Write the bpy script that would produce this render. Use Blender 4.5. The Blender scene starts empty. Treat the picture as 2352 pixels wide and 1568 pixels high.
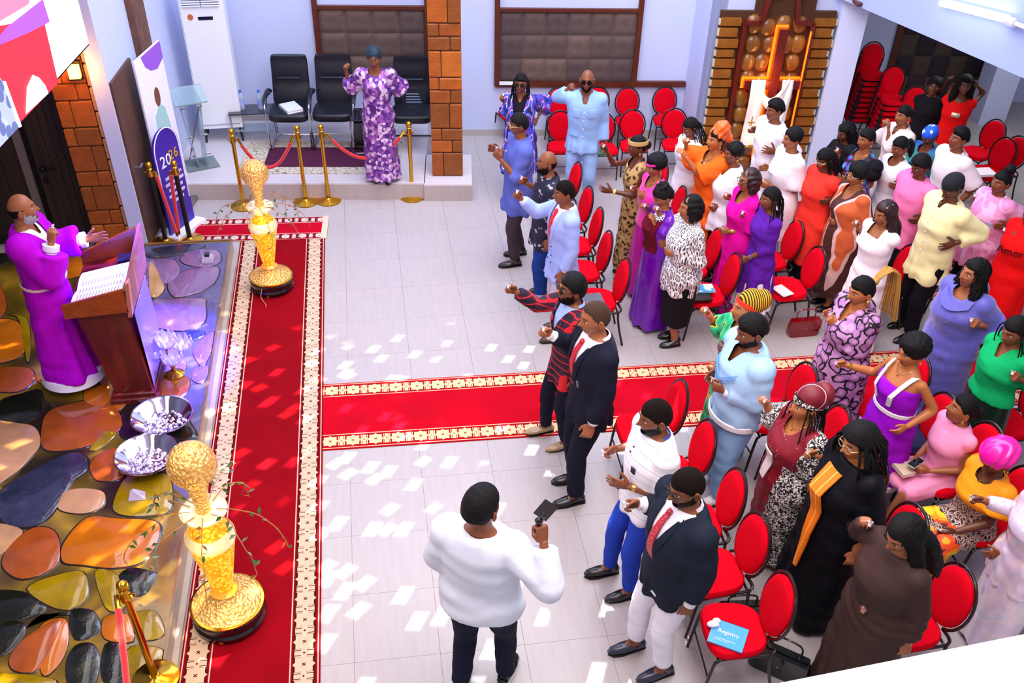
import bpy, bmesh, math, random
import numpy as np
from mathutils import Vector, Matrix

# ---------------------------------------------------------------- camera, world, lights, exposure
SC = bpy.context.scene
COL = SC.collection
rad = math.radians
CAM_H = 5.879
F_PX, PITCH, ROLL, YAW, SHX, SHY = 2224.022, 39.292, 1.444, 9.068, -2.3, 141.6
def _axes():
    p, r, y = rad(PITCH), rad(ROLL), rad(YAW)
    fw = np.array([math.sin(y)*math.cos(p), math.cos(y)*math.cos(p), -math.sin(p)])
    ri = np.array([math.cos(y), -math.sin(y), 0.0]); up = np.cross(ri, fw)
    return ri*math.cos(r)+up*math.sin(r), -ri*math.sin(r)+up*math.cos(r), fw
AX_R, AX_U, AX_F = _axes()
cam = bpy.data.cameras.new('camera'); camo = bpy.data.objects.new('camera', cam); COL.objects.link(camo)
m = Matrix.Identity(4)
for i in range(3):
    m[i][0] = AX_R[i]; m[i][1] = AX_U[i]; m[i][2] = -AX_F[i]
m[0][3] = 0; m[1][3] = 0; m[2][3] = CAM_H
camo.matrix_world = m
cam.sensor_width = 36; cam.lens = 36*F_PX/2352; cam.shift_x = -SHX/2352; cam.shift_y = SHY/2352
cam.clip_start = .05; cam.clip_end = 100
SC.camera = camo

W = bpy.data.worlds.new('world'); SC.world = W; W.use_nodes = True
W.node_tree.nodes['Background'].inputs[0].default_value = (.86, .88, 1.0, 1)
W.node_tree.nodes['Background'].inputs[1].default_value = .45
SC.view_settings.view_transform = 'Standard'; SC.view_settings.look = 'None'
SC.view_settings.gamma = 1; SC.view_settings.use_curve_mapping = False
SC.view_settings.exposure = 0.2

def area(name, loc, rot, sx, sy, power, col):
    l = bpy.data.lights.new(name, 'AREA'); l.shape = 'RECTANGLE'; l.size = sx; l.size_y = sy
    l.energy = power; l.color = col
    o = bpy.data.objects.new(name, l); COL.objects.link(o); o.location = loc; o.rotation_euler = rot
    return o
def spot(name, loc, target, power, col, angle, blend=.5, soft=.1):
    l = bpy.data.lights.new(name, 'SPOT'); l.energy = power; l.color = col; l.spot_size = rad(angle)
    l.spot_blend = blend; l.shadow_soft_size = soft
    o = bpy.data.objects.new(name, l); COL.objects.link(o); o.location = loc
    o.rotation_euler = (Vector(target)-Vector(loc)).to_track_quat('-Z', 'Y').to_euler()
    return o
area('ceiling_lamp_stage', (-1.0, 7, 6.4), (0, 0, 0), 2, 6, 45, (.95, .95, 1.0))
area('ceiling_lamp_hall', (2.6, 6.5, 6.4), (0, 0, 0), 3.4, 7, 380, (1.0, .97, .97))
area('ceiling_lamp_rear', (1.5, 10.8, 6.4), (0, 0, 0), 7, 3, 380, (.72, .80, 1.0))
area('recess_lamp', (8.4, 11.2, 2.22), (0, 0, 0), 2.4, 1.2, 34, (.9, .92, 1.0))  # unseen fill light, added to brighten the dark recess
area('ceiling_lamp_front', (1, 3, 6.4), (0, 0, 0), 5, 2.5, 270, (1.0, .78, .72))
spot('stage_blue_spot', (-.6, 10.2, 5.6), (-2.45, 8.0, .2), 26000, (.10, .08, 1.0), 19, .7)
spot('stage_violet_spot', (-2.0, 5.0, 5.8), (-2.6, 6.5, .2), 900, (.25, .15, 1.0), 26, .9)
spot('stage_warm_spot', (-1.2, 3.2, 5.8), (-2.6, 5.0, .2), 260, (1.0, .82, .5), 46, .8)

def gobo(o, scale, thr, seed, stretch=(1, 1, 1)):
    l = o.data; l.use_nodes = True; nt = l.node_tree; L = nt.links.new; em = nt.nodes['Emission']
    tc = nt.nodes.new('ShaderNodeTexCoord'); sp = nt.nodes.new('ShaderNodeSeparateXYZ'); L(tc.outputs['Normal'], sp.inputs[0])
    def M(op, a, b):
        n = nt.nodes.new('ShaderNodeMath'); n.operation = op
        for i, v in enumerate((a, b)):
            if isinstance(v, (int, float)): n.inputs[i].default_value = v
            else: L(v, n.inputs[i])
        return n.outputs[0]
    cb = nt.nodes.new('ShaderNodeCombineXYZ'); L(M('DIVIDE', sp.outputs[0], sp.outputs[2]), cb.inputs[0]); L(M('DIVIDE', sp.outputs[1], sp.outputs[2]), cb.inputs[1]); cb.inputs[2].default_value = seed
    mp = nt.nodes.new('ShaderNodeMapping'); mp.inputs['Scale'].default_value = stretch; mp.inputs['Rotation'].default_value = (0, 0, .5); L(cb.outputs[0], mp.inputs[0])
    v = nt.nodes.new('ShaderNodeTexVoronoi'); v.voronoi_dimensions = '2D'; v.distance = 'MANHATTAN'; v.inputs['Scale'].default_value = scale; L(mp.outputs[0], v.inputs['Vector'])
    n = nt.nodes.new('ShaderNodeTexNoise'); n.inputs['Scale'].default_value = scale*.35; L(mp.outputs[0], n.inputs['Vector'])
    mr = nt.nodes.new('ShaderNodeMapRange'); mr.inputs['From Min'].default_value = thr; mr.inputs['From Max'].default_value = thr*.45; L(v.outputs['Distance'], mr.inputs[0])
    m2 = nt.nodes.new('ShaderNodeMapRange'); m2.inputs['From Min'].default_value = .44; m2.inputs['From Max'].default_value = .50; L(n.outputs['Fac'], m2.inputs[0])
    L(M('MULTIPLY', mr.outputs[0], m2.outputs[0]), em.inputs['Strength'])
gobo(spot('patch_light_floor', (1.6, 7.6, 6.3), (.3, 6.0, 0), 7500, (1.0, .97, .93), 46, .3, .01), 22, .25, 2.0, (1, .6, 1))  # masked spot added in place of sunlight through a patterned window
gobo(spot('patch_light_stage', (-.2, 7.4, 6.3), (-2.4, 6.2, 0), 7000, (1.0, .80, .45), 52, .3, .01), 20, .25, 5.0, (1, .6, 1))  # second added spot, for the bright patches on the stage
# ---------------------------------------------------------------- helpers: picking places on planes
def ray(px, py):
    return AX_F*F_PX + AX_R*(px-1176-SHX) - AX_U*(py-784-SHY)
def G(px, py, z=0.0):
    d = ray(px, py); t = (z-CAM_H)/d[2]
    return Vector((d[0]*t, d[1]*t, z))
def YP(px, py, y):
    d = ray(px, py); t = y/d[1]
    return Vector((d[0]*t, y, CAM_H+d[2]*t))
def XP(px, py, x):
    d = ray(px, py); t = x/d[0]
    return Vector((x, d[1]*t, CAM_H+d[2]*t))
def UP(px, py, x, y):
    d = ray(px, py); t = (d[0]*x+d[1]*y)/(d[0]**2+d[1]**2)
    return CAM_H+t*d[2]

# the rear part of the hall stands about six degrees askew to the stage; it is built square and then turned
BA = -.1; BPX, BPY = 1.33, 13.23
BROT = Matrix.Translation((BPX, BPY, 0)) @ Matrix.Rotation(BA, 4, 'Z') @ Matrix.Translation((-BPX, -BPY, 0)); BINV = BROT.inverted()
def toL(v): return BINV @ Vector(v)
def YPL(px, py, y):
    o = BINV @ Vector((0, 0, CAM_H)); d = Matrix.Rotation(-BA, 3, 'Z') @ Vector(ray(px, py)); return o+d*((y-o.y)/d.y)
def XPL(px, py, x):
    o = BINV @ Vector((0, 0, CAM_H)); d = Matrix.Rotation(-BA, 3, 'Z') @ Vector(ray(px, py)); return o+d*((x-o.x)/d.x)
def turn_back(before):
    bpy.context.view_layer.update()
    for o in list(COL.objects):
        if o.name not in before and o.parent is None: o.matrix_world = BROT @ o.matrix_world
# ---------------------------------------------------------------- materials
def lin(h):
    h = h.lstrip('#'); o = []
    for i in (0, 2, 4):
        c = int(h[i:i+2], 16)/255
        o.append(c/12.92 if c <= .04045 else ((c+.055)/1.055)**2.4)
    return (o[0], o[1], o[2], 1)
MATS = {}
def mat(name, col='#808080', rough=.6, metal=0.0, bump=0.0, bscale=60.0, var=0.0, vscale=4.0, emit=None, estr=0,
        trans=0.0, alpha=1.0, coat=0.0, sheen=0.0, spec=.5, pat=None, cols=None, scale=10.0, stretch=(1, 1, 1), dist=0.0,
        stops=None, ior=1.45):
    if name in MATS: return MATS[name]
    m = bpy.data.materials.new(name); m.use_nodes = True; MATS[name] = m
    nt = m.node_tree; b = nt.nodes['Principled BSDF']; L = nt.links.new
    b.inputs['Roughness'].default_value = rough; b.inputs['Metallic'].default_value = metal
    b.inputs['Base Color'].default_value = lin(col) if isinstance(col, str) else col
    b.inputs['Specular IOR Level'].default_value = spec
    b.inputs['IOR'].default_value = ior
    b.inputs['Transmission Weight'].default_value = trans; b.inputs['Alpha'].default_value = alpha
    b.inputs['Coat Weight'].default_value = coat; b.inputs['Sheen Weight'].default_value = sheen
    if emit: b.inputs['Emission Color'].default_value = lin(emit); b.inputs['Emission Strength'].default_value = estr
    tc = nt.nodes.new('ShaderNodeTexCoord'); mp = nt.nodes.new('ShaderNodeMapping'); mp.inputs['Scale'].default_value = stretch
    L(tc.outputs['Object'], mp.inputs[0]); vec = mp.outputs[0]
    colsock = None
    if pat:
        if dist:
            nz = nt.nodes.new('ShaderNodeTexNoise'); nz.inputs['Scale'].default_value = scale*.6; L(vec, nz.inputs[0])
            mx = nt.nodes.new('ShaderNodeMixRGB'); mx.blend_type = 'ADD'; mx.inputs[0].default_value = dist
            L(vec, mx.inputs[1]); L(nz.outputs['Color'], mx.inputs[2]); vec = mx.outputs[0]
        if pat == 'voronoi' or pat == 'edge' or pat == 'cell':
            t = nt.nodes.new('ShaderNodeTexVoronoi'); t.inputs['Scale'].default_value = scale
            if pat == 'edge': t.feature = 'DISTANCE_TO_EDGE'
            L(vec, t.inputs['Vector']); out = t.outputs['Distance']
            if pat == 'cell':
                sp = nt.nodes.new('ShaderNodeSeparateColor'); L(t.outputs['Color'], sp.inputs[0]); out = sp.outputs[0]
        elif pat == 'noise':
            t = nt.nodes.new('ShaderNodeTexNoise'); t.inputs['Scale'].default_value = scale; t.inputs['Detail'].default_value = 1
            L(vec, t.inputs['Vector']); out = t.outputs['Fac']
        elif pat == 'wave':
            t = nt.nodes.new('ShaderNodeTexWave'); t.inputs['Scale'].default_value = scale; t.inputs['Distortion'].default_value = 0
            t.bands_direction = 'DIAGONAL'; L(vec, t.inputs['Vector']); out = t.outputs['Fac']
        elif pat in ('wavex', 'wavey', 'wavez'):
            t = nt.nodes.new('ShaderNodeTexWave'); t.inputs['Scale'].default_value = scale
            t.bands_direction = pat[-1].upper(); L(vec, t.inputs['Vector']); out = t.outputs['Fac']
        elif pat == 'plaid':
            o2 = []
            for bd in ('Z', 'DIAGONAL'):
                t = nt.nodes.new('ShaderNodeTexWave'); t.inputs['Scale'].default_value = scale if bd == 'Z' else scale*.75
                t.bands_direction = bd
                if bd == 'DIAGONAL':
                    m2 = nt.nodes.new('ShaderNodeMapping'); m2.inputs['Scale'].default_value = (1, 1, 0); L(vec, m2.inputs[0]); L(m2.outputs[0], t.inputs['Vector'])
                else: L(vec, t.inputs['Vector'])
                o2.append(t.outputs['Fac'])
            mm = nt.nodes.new('ShaderNodeMath'); mm.operation = 'MAXIMUM'; L(o2[0], mm.inputs[0]); L(o2[1], mm.inputs[1]); out = mm.outputs[0]
        r = nt.nodes.new('ShaderNodeValToRGB'); r.color_ramp.interpolation = 'CONSTANT' if not stops or stops[0] != 'L' else 'LINEAR'
        st = [s for s in stops if s != 'L'] if stops else [i/len(cols) for i in range(len(cols))]
        el = r.color_ramp.elements
        while len(el) < len(cols): el.new(.5)
        for i, c in enumerate(cols): el[i].position = st[i]; el[i].color = lin(c)
        L(out, r.inputs[0]); colsock = r.outputs[0]
    if var:
        n2 = nt.nodes.new('ShaderNodeTexNoise'); n2.inputs['Scale'].default_value = vscale; n2.inputs['Detail'].default_value = 5; L(mp.outputs[0], n2.inputs[0])
        hs = nt.nodes.new('ShaderNodeHueSaturation')
        mr = nt.nodes.new('ShaderNodeMapRange'); mr.inputs['From Min'].default_value = .25; mr.inputs['From Max'].default_value = .75
        mr.inputs['To Min'].default_value = 1-var; mr.inputs['To Max'].default_value = 1+var; L(n2.outputs['Fac'], mr.inputs[0])
        L(mr.outputs[0], hs.inputs['Value'])
        if colsock: L(colsock, hs.inputs['Color'])
        else: hs.inputs['Color'].default_value = b.inputs['Base Color'].default_value
        colsock = hs.outputs[0]
    if colsock: L(colsock, b.inputs['Base Color'])
    if bump:
        n3 = nt.nodes.new('ShaderNodeTexNoise'); n3.inputs['Scale'].default_value = bscale; n3.inputs['Detail'].default_value = 3
        L(mp.outputs[0], n3.inputs[0]); bp = nt.nodes.new('ShaderNodeBump'); bp.inputs['Strength'].default_value = bump; bp.inputs['Distance'].default_value = .01
        L(n3.outputs['Fac'], bp.inputs['Height']); L(bp.outputs[0], b.inputs['Normal'])
    return m

# ---------------------------------------------------------------- mesh helpers
class MB:
    """collects simple shapes; build() links them as ONE mesh object"""
    def __init__(s): s.v = []; s.f = []; s.mi = []; s.cur = 0
    def add(s, vs, fs, mi=None):
        n = len(s.v); s.v += [tuple(v) for v in vs]; s.f += [tuple(i+n for i in f) for f in fs]
        s.mi += [s.cur if mi is None else mi]*len(fs)
    def box(s, a, b, mi=None):
        x0, y0, z0 = a; x1, y1, z1 = b
        s.add([(x0, y0, z0), (x1, y0, z0), (x1, y1, z0), (x0, y1, z0), (x0, y0, z1), (x1, y0, z1), (x1, y1, z1), (x0, y1, z1)],
              [(0, 3, 2, 1), (4, 5, 6, 7), (0, 1, 5, 4), (1, 2, 6, 5), (2, 3, 7, 6), (3, 0, 4, 7)], mi)
    def hexa(s, q, mi=None):
        s.add(q, [(0, 3, 2, 1), (4, 5, 6, 7), (0, 1, 5, 4), (1, 2, 6, 5), (2, 3, 7, 6), (3, 0, 4, 7)], mi)
    def ball(s, c, r, n=10, m=8, mi=None):
        rx, ry, rz = (r, r, r) if not isinstance(r, (tuple, list)) else r
        vs = [(c[0], c[1], c[2]+rz)]
        for j in range(1, m):
            t = math.pi*j/m
            for i in range(n):
                p = 2*math.pi*i/n; vs.append((c[0]+rx*math.sin(t)*math.cos(p), c[1]+ry*math.sin(t)*math.sin(p), c[2]+rz*math.cos(t)))
        vs.append((c[0], c[1], c[2]-rz)); fs = []
        for i in range(n): fs.append((0, 1+i, 1+(i+1) % n))
        for j in range(m-2):
            for i in range(n):
                a = 1+j*n+i; b_ = 1+j*n+(i+1) % n; fs.append((a, a+n, b_+n, b_))
        e = len(vs)-1; k = 1+(m-2)*n
        for i in range(n): fs.append((e, k+(i+1) % n, k+i))
        s.add(vs, fs, mi)
    def rings(s, R, mi=None, cap=True, closed=False):
        n = len(R[0]); vs = [p for r in R for p in r]; fs = []
        for j in range(len(R)-1):
            for i in range(n):
                a = j*n+i; b_ = j*n+(i+1) % n; fs.append((a, b_, b_+n, a+n))
        if closed:
            j = len(R)-1
            for i in range(n): fs.append((j*n+i, j*n+(i+1) % n, (i+1) % n, i))
        elif cap:
            fs.append(tuple(reversed(range(n)))); fs.append(tuple((len(R)-1)*n+i for i in range(n)))
        s.add(vs, fs, mi)
    def tube(s, P, R, n=10, mi=None, cap=True, closed=False, flat=None):
        P = [Vector(p) for p in P]
        if not isinstance(R, (list, tuple)): R = [R]*len(P)
        rings = []; ref = None
        for i, p in enumerate(P):
            if closed: t = P[(i+1) % len(P)]-P[i-1]
            else: t = P[min(i+1, len(P)-1)]-P[max(i-1, 0)]
            if t.length < 1e-9: t = Vector((0, 0, 1))
            t.normalize()
            if ref is None:
                ref = Vector((0, 0, 1)) if abs(t.z) < .9 else Vector((1, 0, 0))
                if flat is not None: ref = Vector(flat[2]) if len(flat) > 2 else ref
            u = ref-t*ref.dot(t)
            if u.length < 1e-6: u = t.orthogonal()
            u.normalize(); w = t.cross(u); ref = u
            fa, fb = (flat[0], flat[1]) if flat is not None else (1, 1)
            rings.append([tuple(p+u*(R[i]*fa*math.cos(2*math.pi*k/n))+w*(R[i]*fb*math.sin(2*math.pi*k/n))) for k in range(n)])
        s.rings(rings, mi, cap, closed)
    def capsule(s, a, b, ra, rb, n=10, mi=None):
        a = Vector(a); b = Vector(b)
        s.tube([a+(a-b).normalized()*ra*.6, a, b, b+(b-a).normalized()*rb*.6], [ra*.6, ra, rb, rb*.6], n, mi)
    def lathe(s, prof, c=(0, 0, 0), n=24, mi=None, cap=True):
        s.rings([[(c[0]+r*math.cos(2*math.pi*k/n), c[1]+r*math.sin(2*math.pi*k/n), c[2]+z) for k in range(n)] for r, z in prof], mi, cap)
    def prism(s, poly, z0, z1, mi=None, inset=0.0, iz=0.0):
        n = len(poly); cx = sum(p[0] for p in poly)/n; cy = sum(p[1] for p in poly)/n
        R = [[(p[0], p[1], z0) for p in poly], [(p[0], p[1], z1-iz) for p in poly]]
        if inset:
            q = []
            for p in poly:
                dx, dy = p[0]-cx, p[1]-cy; l = math.hypot(dx, dy) or 1
                q.append((p[0]-dx/l*inset, p[1]-dy/l*inset, z1))
            R.append(q)
        s.rings(R, mi)
    def xf(s, M, start=0):
        for i in range(start, len(s.v)): s.v[i] = tuple(M @ Vector(s.v[i]))
    def mesh(s, name, mats):
        me = bpy.data.meshes.new(name); me.from_pydata(s.v, [], s.f)
        for mm in (mats if isinstance(mats, (list, tuple)) else [mats]): me.materials.append(mm)
        if any(s.mi): me.polygons.foreach_set('material_index', s.mi)
        return me
    def build(s, name, mats, parent=None, smooth=True, loc=None, rz=0, fixn=True):
        me = s.mesh(name, mats)
        if fixn:
            bm = bmesh.new(); bm.from_mesh(me); bmesh.ops.recalc_face_normals(bm, faces=bm.faces); bm.to_mesh(me); bm.free()
        o = bpy.data.objects.new(name, me); COL.objects.link(o)
        if smooth:
            me.polygons.foreach_set('use_smooth', [True]*len(me.polygons))
            me.set_sharp_from_angle(angle=rad(38))
        if parent is not None: o.parent = parent
        if loc is not None: o.location = loc
        if rz: o.rotation_euler.z = rz
        return o
def tag(o, label=None, cat=None, group=None, kind=None):
    if label: o['label'] = label
    if cat: o['category'] = cat
    if group: o['group'] = group
    if kind: o['kind'] = kind
    return o
def thing(name, label, cat, loc=(0, 0, 0), rz=0, group=None):
    o = bpy.data.objects.new(name, None); COL.objects.link(o); o.location = loc; o.rotation_euler = (0, 0, rz)
    o.empty_display_size = .1
    return tag(o, label, cat, group)
def dup(root, loc, rz, label=None, group=None):
    r = root.copy(); COL.objects.link(r); r.location = loc; r.rotation_euler = (0, 0, rz)
    if label: r['label'] = label
    if group: r['group'] = group
    for ch in list(root.children):
        c = ch.copy(); COL.objects.link(c); c.parent = r
        for g in ch.children:
            d = g.copy(); COL.objects.link(d); d.parent = c
    return r
def struct(name, mb, mats, parent=None, smooth=False):
    o = mb.build(name, mats, parent, smooth)
    if parent is None: o['kind'] = 'structure'
    return o
def piece(name, mesh, parent, loc=(0, 0, 0), rz=0, scale=None):
    o = bpy.data.objects.new(name, mesh); COL.objects.link(o); o.parent = parent; o.location = loc
    if rz: o.rotation_euler.z = rz
    if scale: o.scale = scale
    return o
def smoothm(me, ang=38):
    me.polygons.foreach_set('use_smooth', [True]*len(me.polygons)); me.set_sharp_from_angle(angle=rad(ang)); return me
rnd = random.Random(7)
def catmull(P, k=4, closed=True):
    n = len(P); out = []
    rng = range(n) if closed else range(n-1)
    for i in rng:
        p0, p1, p2, p3 = (P[(i-1) % n], P[i], P[(i+1) % n], P[(i+2) % n]) if closed else (P[max(i-1, 0)], P[i], P[i+1], P[min(i+2, n-1)])
        for j in range(k):
            t = j/k
            out.append(tuple(.5*((2*b)+(-a+c)*t+(2*a-5*b+4*c-d)*t*t+(-a+3*b-3*c+d)*t**3) for a, b, c, d in zip(p0, p1, p2, p3)))
    if not closed: out.append(tuple(P[-1]))
    return out
# ---------------------------------------------------------------- people: body volumes, garments, head, hands
def smooth01(x): x = np.clip(x, 0, 1); return x*x*(3-2*x)
MALE = [(.80, .155, .112, 0), (.90, .168, .118, -.005), (1.0, .160, .112, 0), (1.08, .155, .108, .005), (1.2, .170, .118, .008),
        (1.3, .184, .125, .005), (1.38, .188, .115, -.004), (1.44, .165, .088, -.012), (1.485, .105, .07, -.018), (1.515, .065, .062, -.012)]
FEM = [(.80, .172, .122, -.01), (.90, .186, .132, -.015), (1.0, .168, .116, -.005), (1.09, .140, .10, 0), (1.2, .150, .118, .010),
       (1.28, .160, .138, .022), (1.36, .165, .112, .008), (1.43, .150, .082, -.008), (1.475, .09, .065, -.014), (1.515, .056, .055, -.01)]
def prof(P, z):
    Z = [p[0] for p in P]
    return tuple(float(np.interp(z, Z, [p[k] for p in P])) for k in (1, 2, 3))
_tmp = []
def remesh(mb, voxel, it=4, fac=.5):
    me = bpy.data.meshes.new('t'); me.from_pydata(mb.v, [], mb.f)
    o = bpy.data.objects.new('t', me); COL.objects.link(o)
    r = o.modifiers.new('r', 'REMESH'); r.mode = 'VOXEL'; r.voxel_size = voxel
    if it: s = o.modifiers.new('s', 'SMOOTH'); s.iterations = it; s.factor = fac
    dg = bpy.context.evaluated_depsgraph_get()
    e = bpy.data.meshes.new_from_object(o.evaluated_get(dg))
    n = len(e.vertices); v = np.empty(n*3); e.vertices.foreach_get('co', v); v = v.reshape(-1, 3)
    f = np.empty(len(e.polygons)*4, dtype=int)
    tot = len(e.loops)
    l = np.empty(tot, dtype=int); e.loops.foreach_get('vertex_index', l)
    if tot == len(e.polygons)*4: f = l.reshape(-1, 4)
    else: f = np.array([list(p.vertices)[:4] if len(p.vertices) >= 4 else list(p.vertices)+[p.vertices[-1]] for p in e.polygons])
    bpy.data.objects.remove(o); bpy.data.meshes.remove(me); bpy.data.meshes.remove(e)
    return v, f
def cut(v, f, F, vox):
    """drop the part where F>0, with a clean edge"""
    for _ in range(2):
        val = F(v); h = 1e-3
        g = np.stack([(F(v+np.eye(3)[k]*h)-val)/h for k in range(3)], 1); gg = (g**2).sum(1)+1e-6
        near = np.abs(val) < .62*vox*np.sqrt(gg)
        v[near] -= (val/gg)[near][:, None]*g[near]
    val = F(v)
    keep = val[f].mean(1) <= 1e-4
    return v, f[keep]
def sines(v, a, b, c, seed=0):
    r = np.random.RandomState(seed); o = np.zeros(len(v))
    for i in range(4):
        p = r.rand(3)*6.28; k = .6+r.rand(3)*.9
        o += np.sin(v[:, 0]*a*k[0]+p[0]+1.7*np.sin(v[:, 2]*c*.5+p[2]))*np.sin(v[:, 1]*b*k[1]+p[1])*np.sin(v[:, 2]*c*k[2]+p[2]+v[:, 1]*b*.4)
    return o/2
def vnormals(v, f):
    n = np.zeros_like(v); fn = np.cross(v[f[:, 2]]-v[f[:, 0]], v[f[:, 3]]-v[f[:, 1]])
    for k in range(4): np.add.at(n, f[:, k], fn)
    return n/(np.linalg.norm(n, axis=1)[:, None]+1e-12)
def nobj(name, v, f, mats, parent, mi=None):
    me = bpy.data.meshes.new(name)
    me.from_pydata([tuple(p) for p in v.tolist()], [], [tuple(dict.fromkeys(q)) for q in (f.tolist() if hasattr(f, 'tolist') else f)])
    for mm in (mats if isinstance(mats, (list, tuple)) else [mats]): me.materials.append(mm)
    if mi is not None: me.polygons.foreach_set('material_index', mi)
    me.polygons.foreach_set('use_smooth', [True]*len(me.polygons))
    o = bpy.data.objects.new(name, me); COL.objects.link(o)
    if parent is not None: o.parent = parent
    return o
# --- head (x forward, y left, z up, about its own centre)
def make_head(female=False):
    nu, nv = 44, 46; v = []
    for j in range(nv+1):
        el = math.pi*(j/nv); el = el
        for i in range(nu):
            a = 2*math.pi*i/nu; a = a-.5*math.sin(a)
            v.append((math.sin(el)*math.cos(a), math.sin(el)*math.sin(a), math.cos(el)))
    u = np.array(v); X, Y, Z = u[:, 0], u[:, 1], u[:, 2]
    x = X*.098; y = Y*.0765; z = Z*.119
    low = smooth01(-Z/.9)
    y = y*(1-.30*low*(.55+.45*smooth01((X+.3)))); y = y*(1+.04*smooth01(Z)*smooth01(-X+.3))
    x = np.where(X < 0, x*(1-.42*smooth01(-Z*1.4-.1)), x*(1-.05*low))
    x = x-.008*smooth01(X*1.5-.5)*(1-low)
    fr = smooth01(X*2.2)
    gs = lambda t, s: np.exp(-(t/s)**2)
    d = (.024*gs(y, .0105)*(gs(z+.020, .016)+.42*gs(z-.006, .02)) + .010*gs(y, .019)*gs(z+.026, .011)
         - .012*gs(np.abs(y)-.031, .016)*gs(z-.011, .013)+.006*gs(z-.034, .011)*gs(y, .05)
         + .0095*gs(y, .021)*(gs(z+.051, .0065)+1.05*gs(z+.065, .0075))-.005*gs(y, .022)*gs(z+.058, .003)
         + .013*gs(y, .028)*gs(z+.096, .022)+.004*gs(np.abs(y)-.042, .018)*gs(z+.02, .02))
    x = x+d*fr
    V = np.stack([x, y, z], 1); F = []; mi = []
    for j in range(nv):
        for i in range(nu):
            q = (j*nu+i, (j+1)*nu+i, (j+1)*nu+(i+1) % nu, j*nu+(i+1) % nu); F.append(q)
            c = V[list(q)].mean(0); k = 0
            if c[0] > .05 and abs(c[1]) < .024-abs(c[2]+.059)*.6 and -.0725 < c[2] < -.0465: k = 1
            mi.append(k)
    mb = MB(); mb.add(V.tolist(), F); mb.mi = mi
    for s in (-1, 1):
        mb.ball((.0728, s*.031, .0075), (.0108, .0128, .0046), 10, 8, 2)
        mb.ball((.0800, s*.031, .0072), (.0048, .0066, .0050), 8, 6, 3)
        mb.tube([(.0885, s*.014, .0305), (.088, s*.026, .0345), (.083, s*.038, .0350), (.073, s*.050, .0305)], [.0022, .0030, .0028, .0014], 6, 3)
        n0 = len(mb.v); mb.ball((0, 0, 0), (.019, .007, .031), 10, 8, 0); mb.tube([(.014*math.cos(t), .006*s, .026*math.sin(t)) for t in np.linspace(-1.3, 4.2, 9)], .0042, 6, 0)
        mb.xf(Matrix.Translation((-.008, s*.080, -.006)) @ Matrix.Rotation(s*-.35, 4, 'Z') @ Matrix.Rotation(.15, 4, 'Y'), n0)
    return mb, V, np.array(F)
HEAD_MB, HEAD_V, HEAD_F = make_head()
HN = vnormals(HEAD_V, HEAD_F)
# --- hands (left hand: x to the fingers, z to the thumb side, palm faces -y)
def hand_proto(curls, thumb, spread=1.0):
    mb = MB()
    mb.tube([(-.03, 0, 0), (0, 0, 0), (.03, -.002, 0), (.065, -.002, 0), (.088, -.001, 0), (.094, 0, 0)], [.024, .0265, .037, .041, .040, .028], 12, flat=(1, .42))
    for k, (z, L, r) in enumerate(((.030, .074, .0088), (.010, .083, .009), (-.010, .077, .0086), (-.029, .060, .0077))):
        p = Vector((.082, 0, z)); a = 0; yaw = (z/.03)*.08*spread; pts = [Vector((.06, 0, z*.9)), p.copy()]
        for s, c in zip((.45, .3, .25), curls[k]):
            a += rad(c); d = Vector((math.cos(a)*math.cos(yaw), -math.sin(a), math.cos(a)*math.sin(yaw)))
            p = p+d*L*s; pts.append(p.copy())
        mb.tube(pts+[pts[-1]+(pts[-1]-pts[-2])*.12], [r, r*1.05, r, r*.95, r*.85, r*.4], 8)
    pts = [Vector(q) for q in thumb]
    mb.tube(pts+[pts[-1]+(pts[-1]-pts[-2])*.15], [.014, .0125, .0105, .0095, .004], 8)
    v, f = remesh(mb, .0052, 2, .4)
    return v, f
HANDS = {
 'hold': hand_proto([(42, 48, 28), (52, 55, 30), (64, 66, 40), (72, 70, 45)], [(.018, -.004, .026), (.048, -.022, .044), (.076, -.036, .038), (.098, -.044, .030)]),
 'relax': hand_proto([(18, 26, 16), (24, 30, 18), (28, 34, 20), (32, 36, 22)], [(.015, -.003, .026), (.045, -.014, .050), (.070, -.022, .058), (.090, -.028, .056)]),
 'open': hand_proto([(4, 8, 5), (5, 8, 5), (6, 10, 6), (8, 12, 8)], [(.015, -.002, .026), (.042, -.010, .056), (.062, -.014, .076), (.080, -.016, .088)], 2.2),
 'fist': hand_proto([(70, 85, 55), (74, 88, 55), (78, 88, 55), (80, 88, 55)], [(.018, -.006, .026), (.050, -.026, .040), (.072, -.042, .024), (.080, -.048, .004)]),
}
def ik(S, T, l1, l2, pole):
    d = T-S; L = d.length
    if L > (l1+l2)*.985: d = d*((l1+l2)*.985/L); L = d.length; T = S+d
    L = max(L, abs(l1-l2)+.03)
    a = math.acos(max(-1, min(1, (l1*l1+L*L-l2*l2)/(2*l1*L)))); u = d.normalized()
    w = (pole-u*pole.dot(u)); w = w.normalized() if w.length > 1e-5 else u.orthogonal()
    return S+(u*math.cos(a)+w*math.sin(a))*l1, T
SKIN = {k: mat('skin_'+k, c, rough=.42, spec=.5, var=.08, vscale=20) for k, c in
        dict(deep='#63341f', dark='#80482b', mid='#9c5d38', warm='#b56e3e', light='#c07a48').items()}
LIP = mat('lip_skin', '#7a3a34', rough=.35); EYEW = mat('eye_white', '#b5a8a0', rough=.3); DARK = mat('eye_dark', '#120a08', rough=.25)
HAIR = mat('hair_black', '#060506', rough=.6, bump=.6, bscale=180, spec=.25); HAIRG = mat('hair_stubble', '#130c09', rough=.9, bump=.3, bscale=300, spec=.15)
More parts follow.
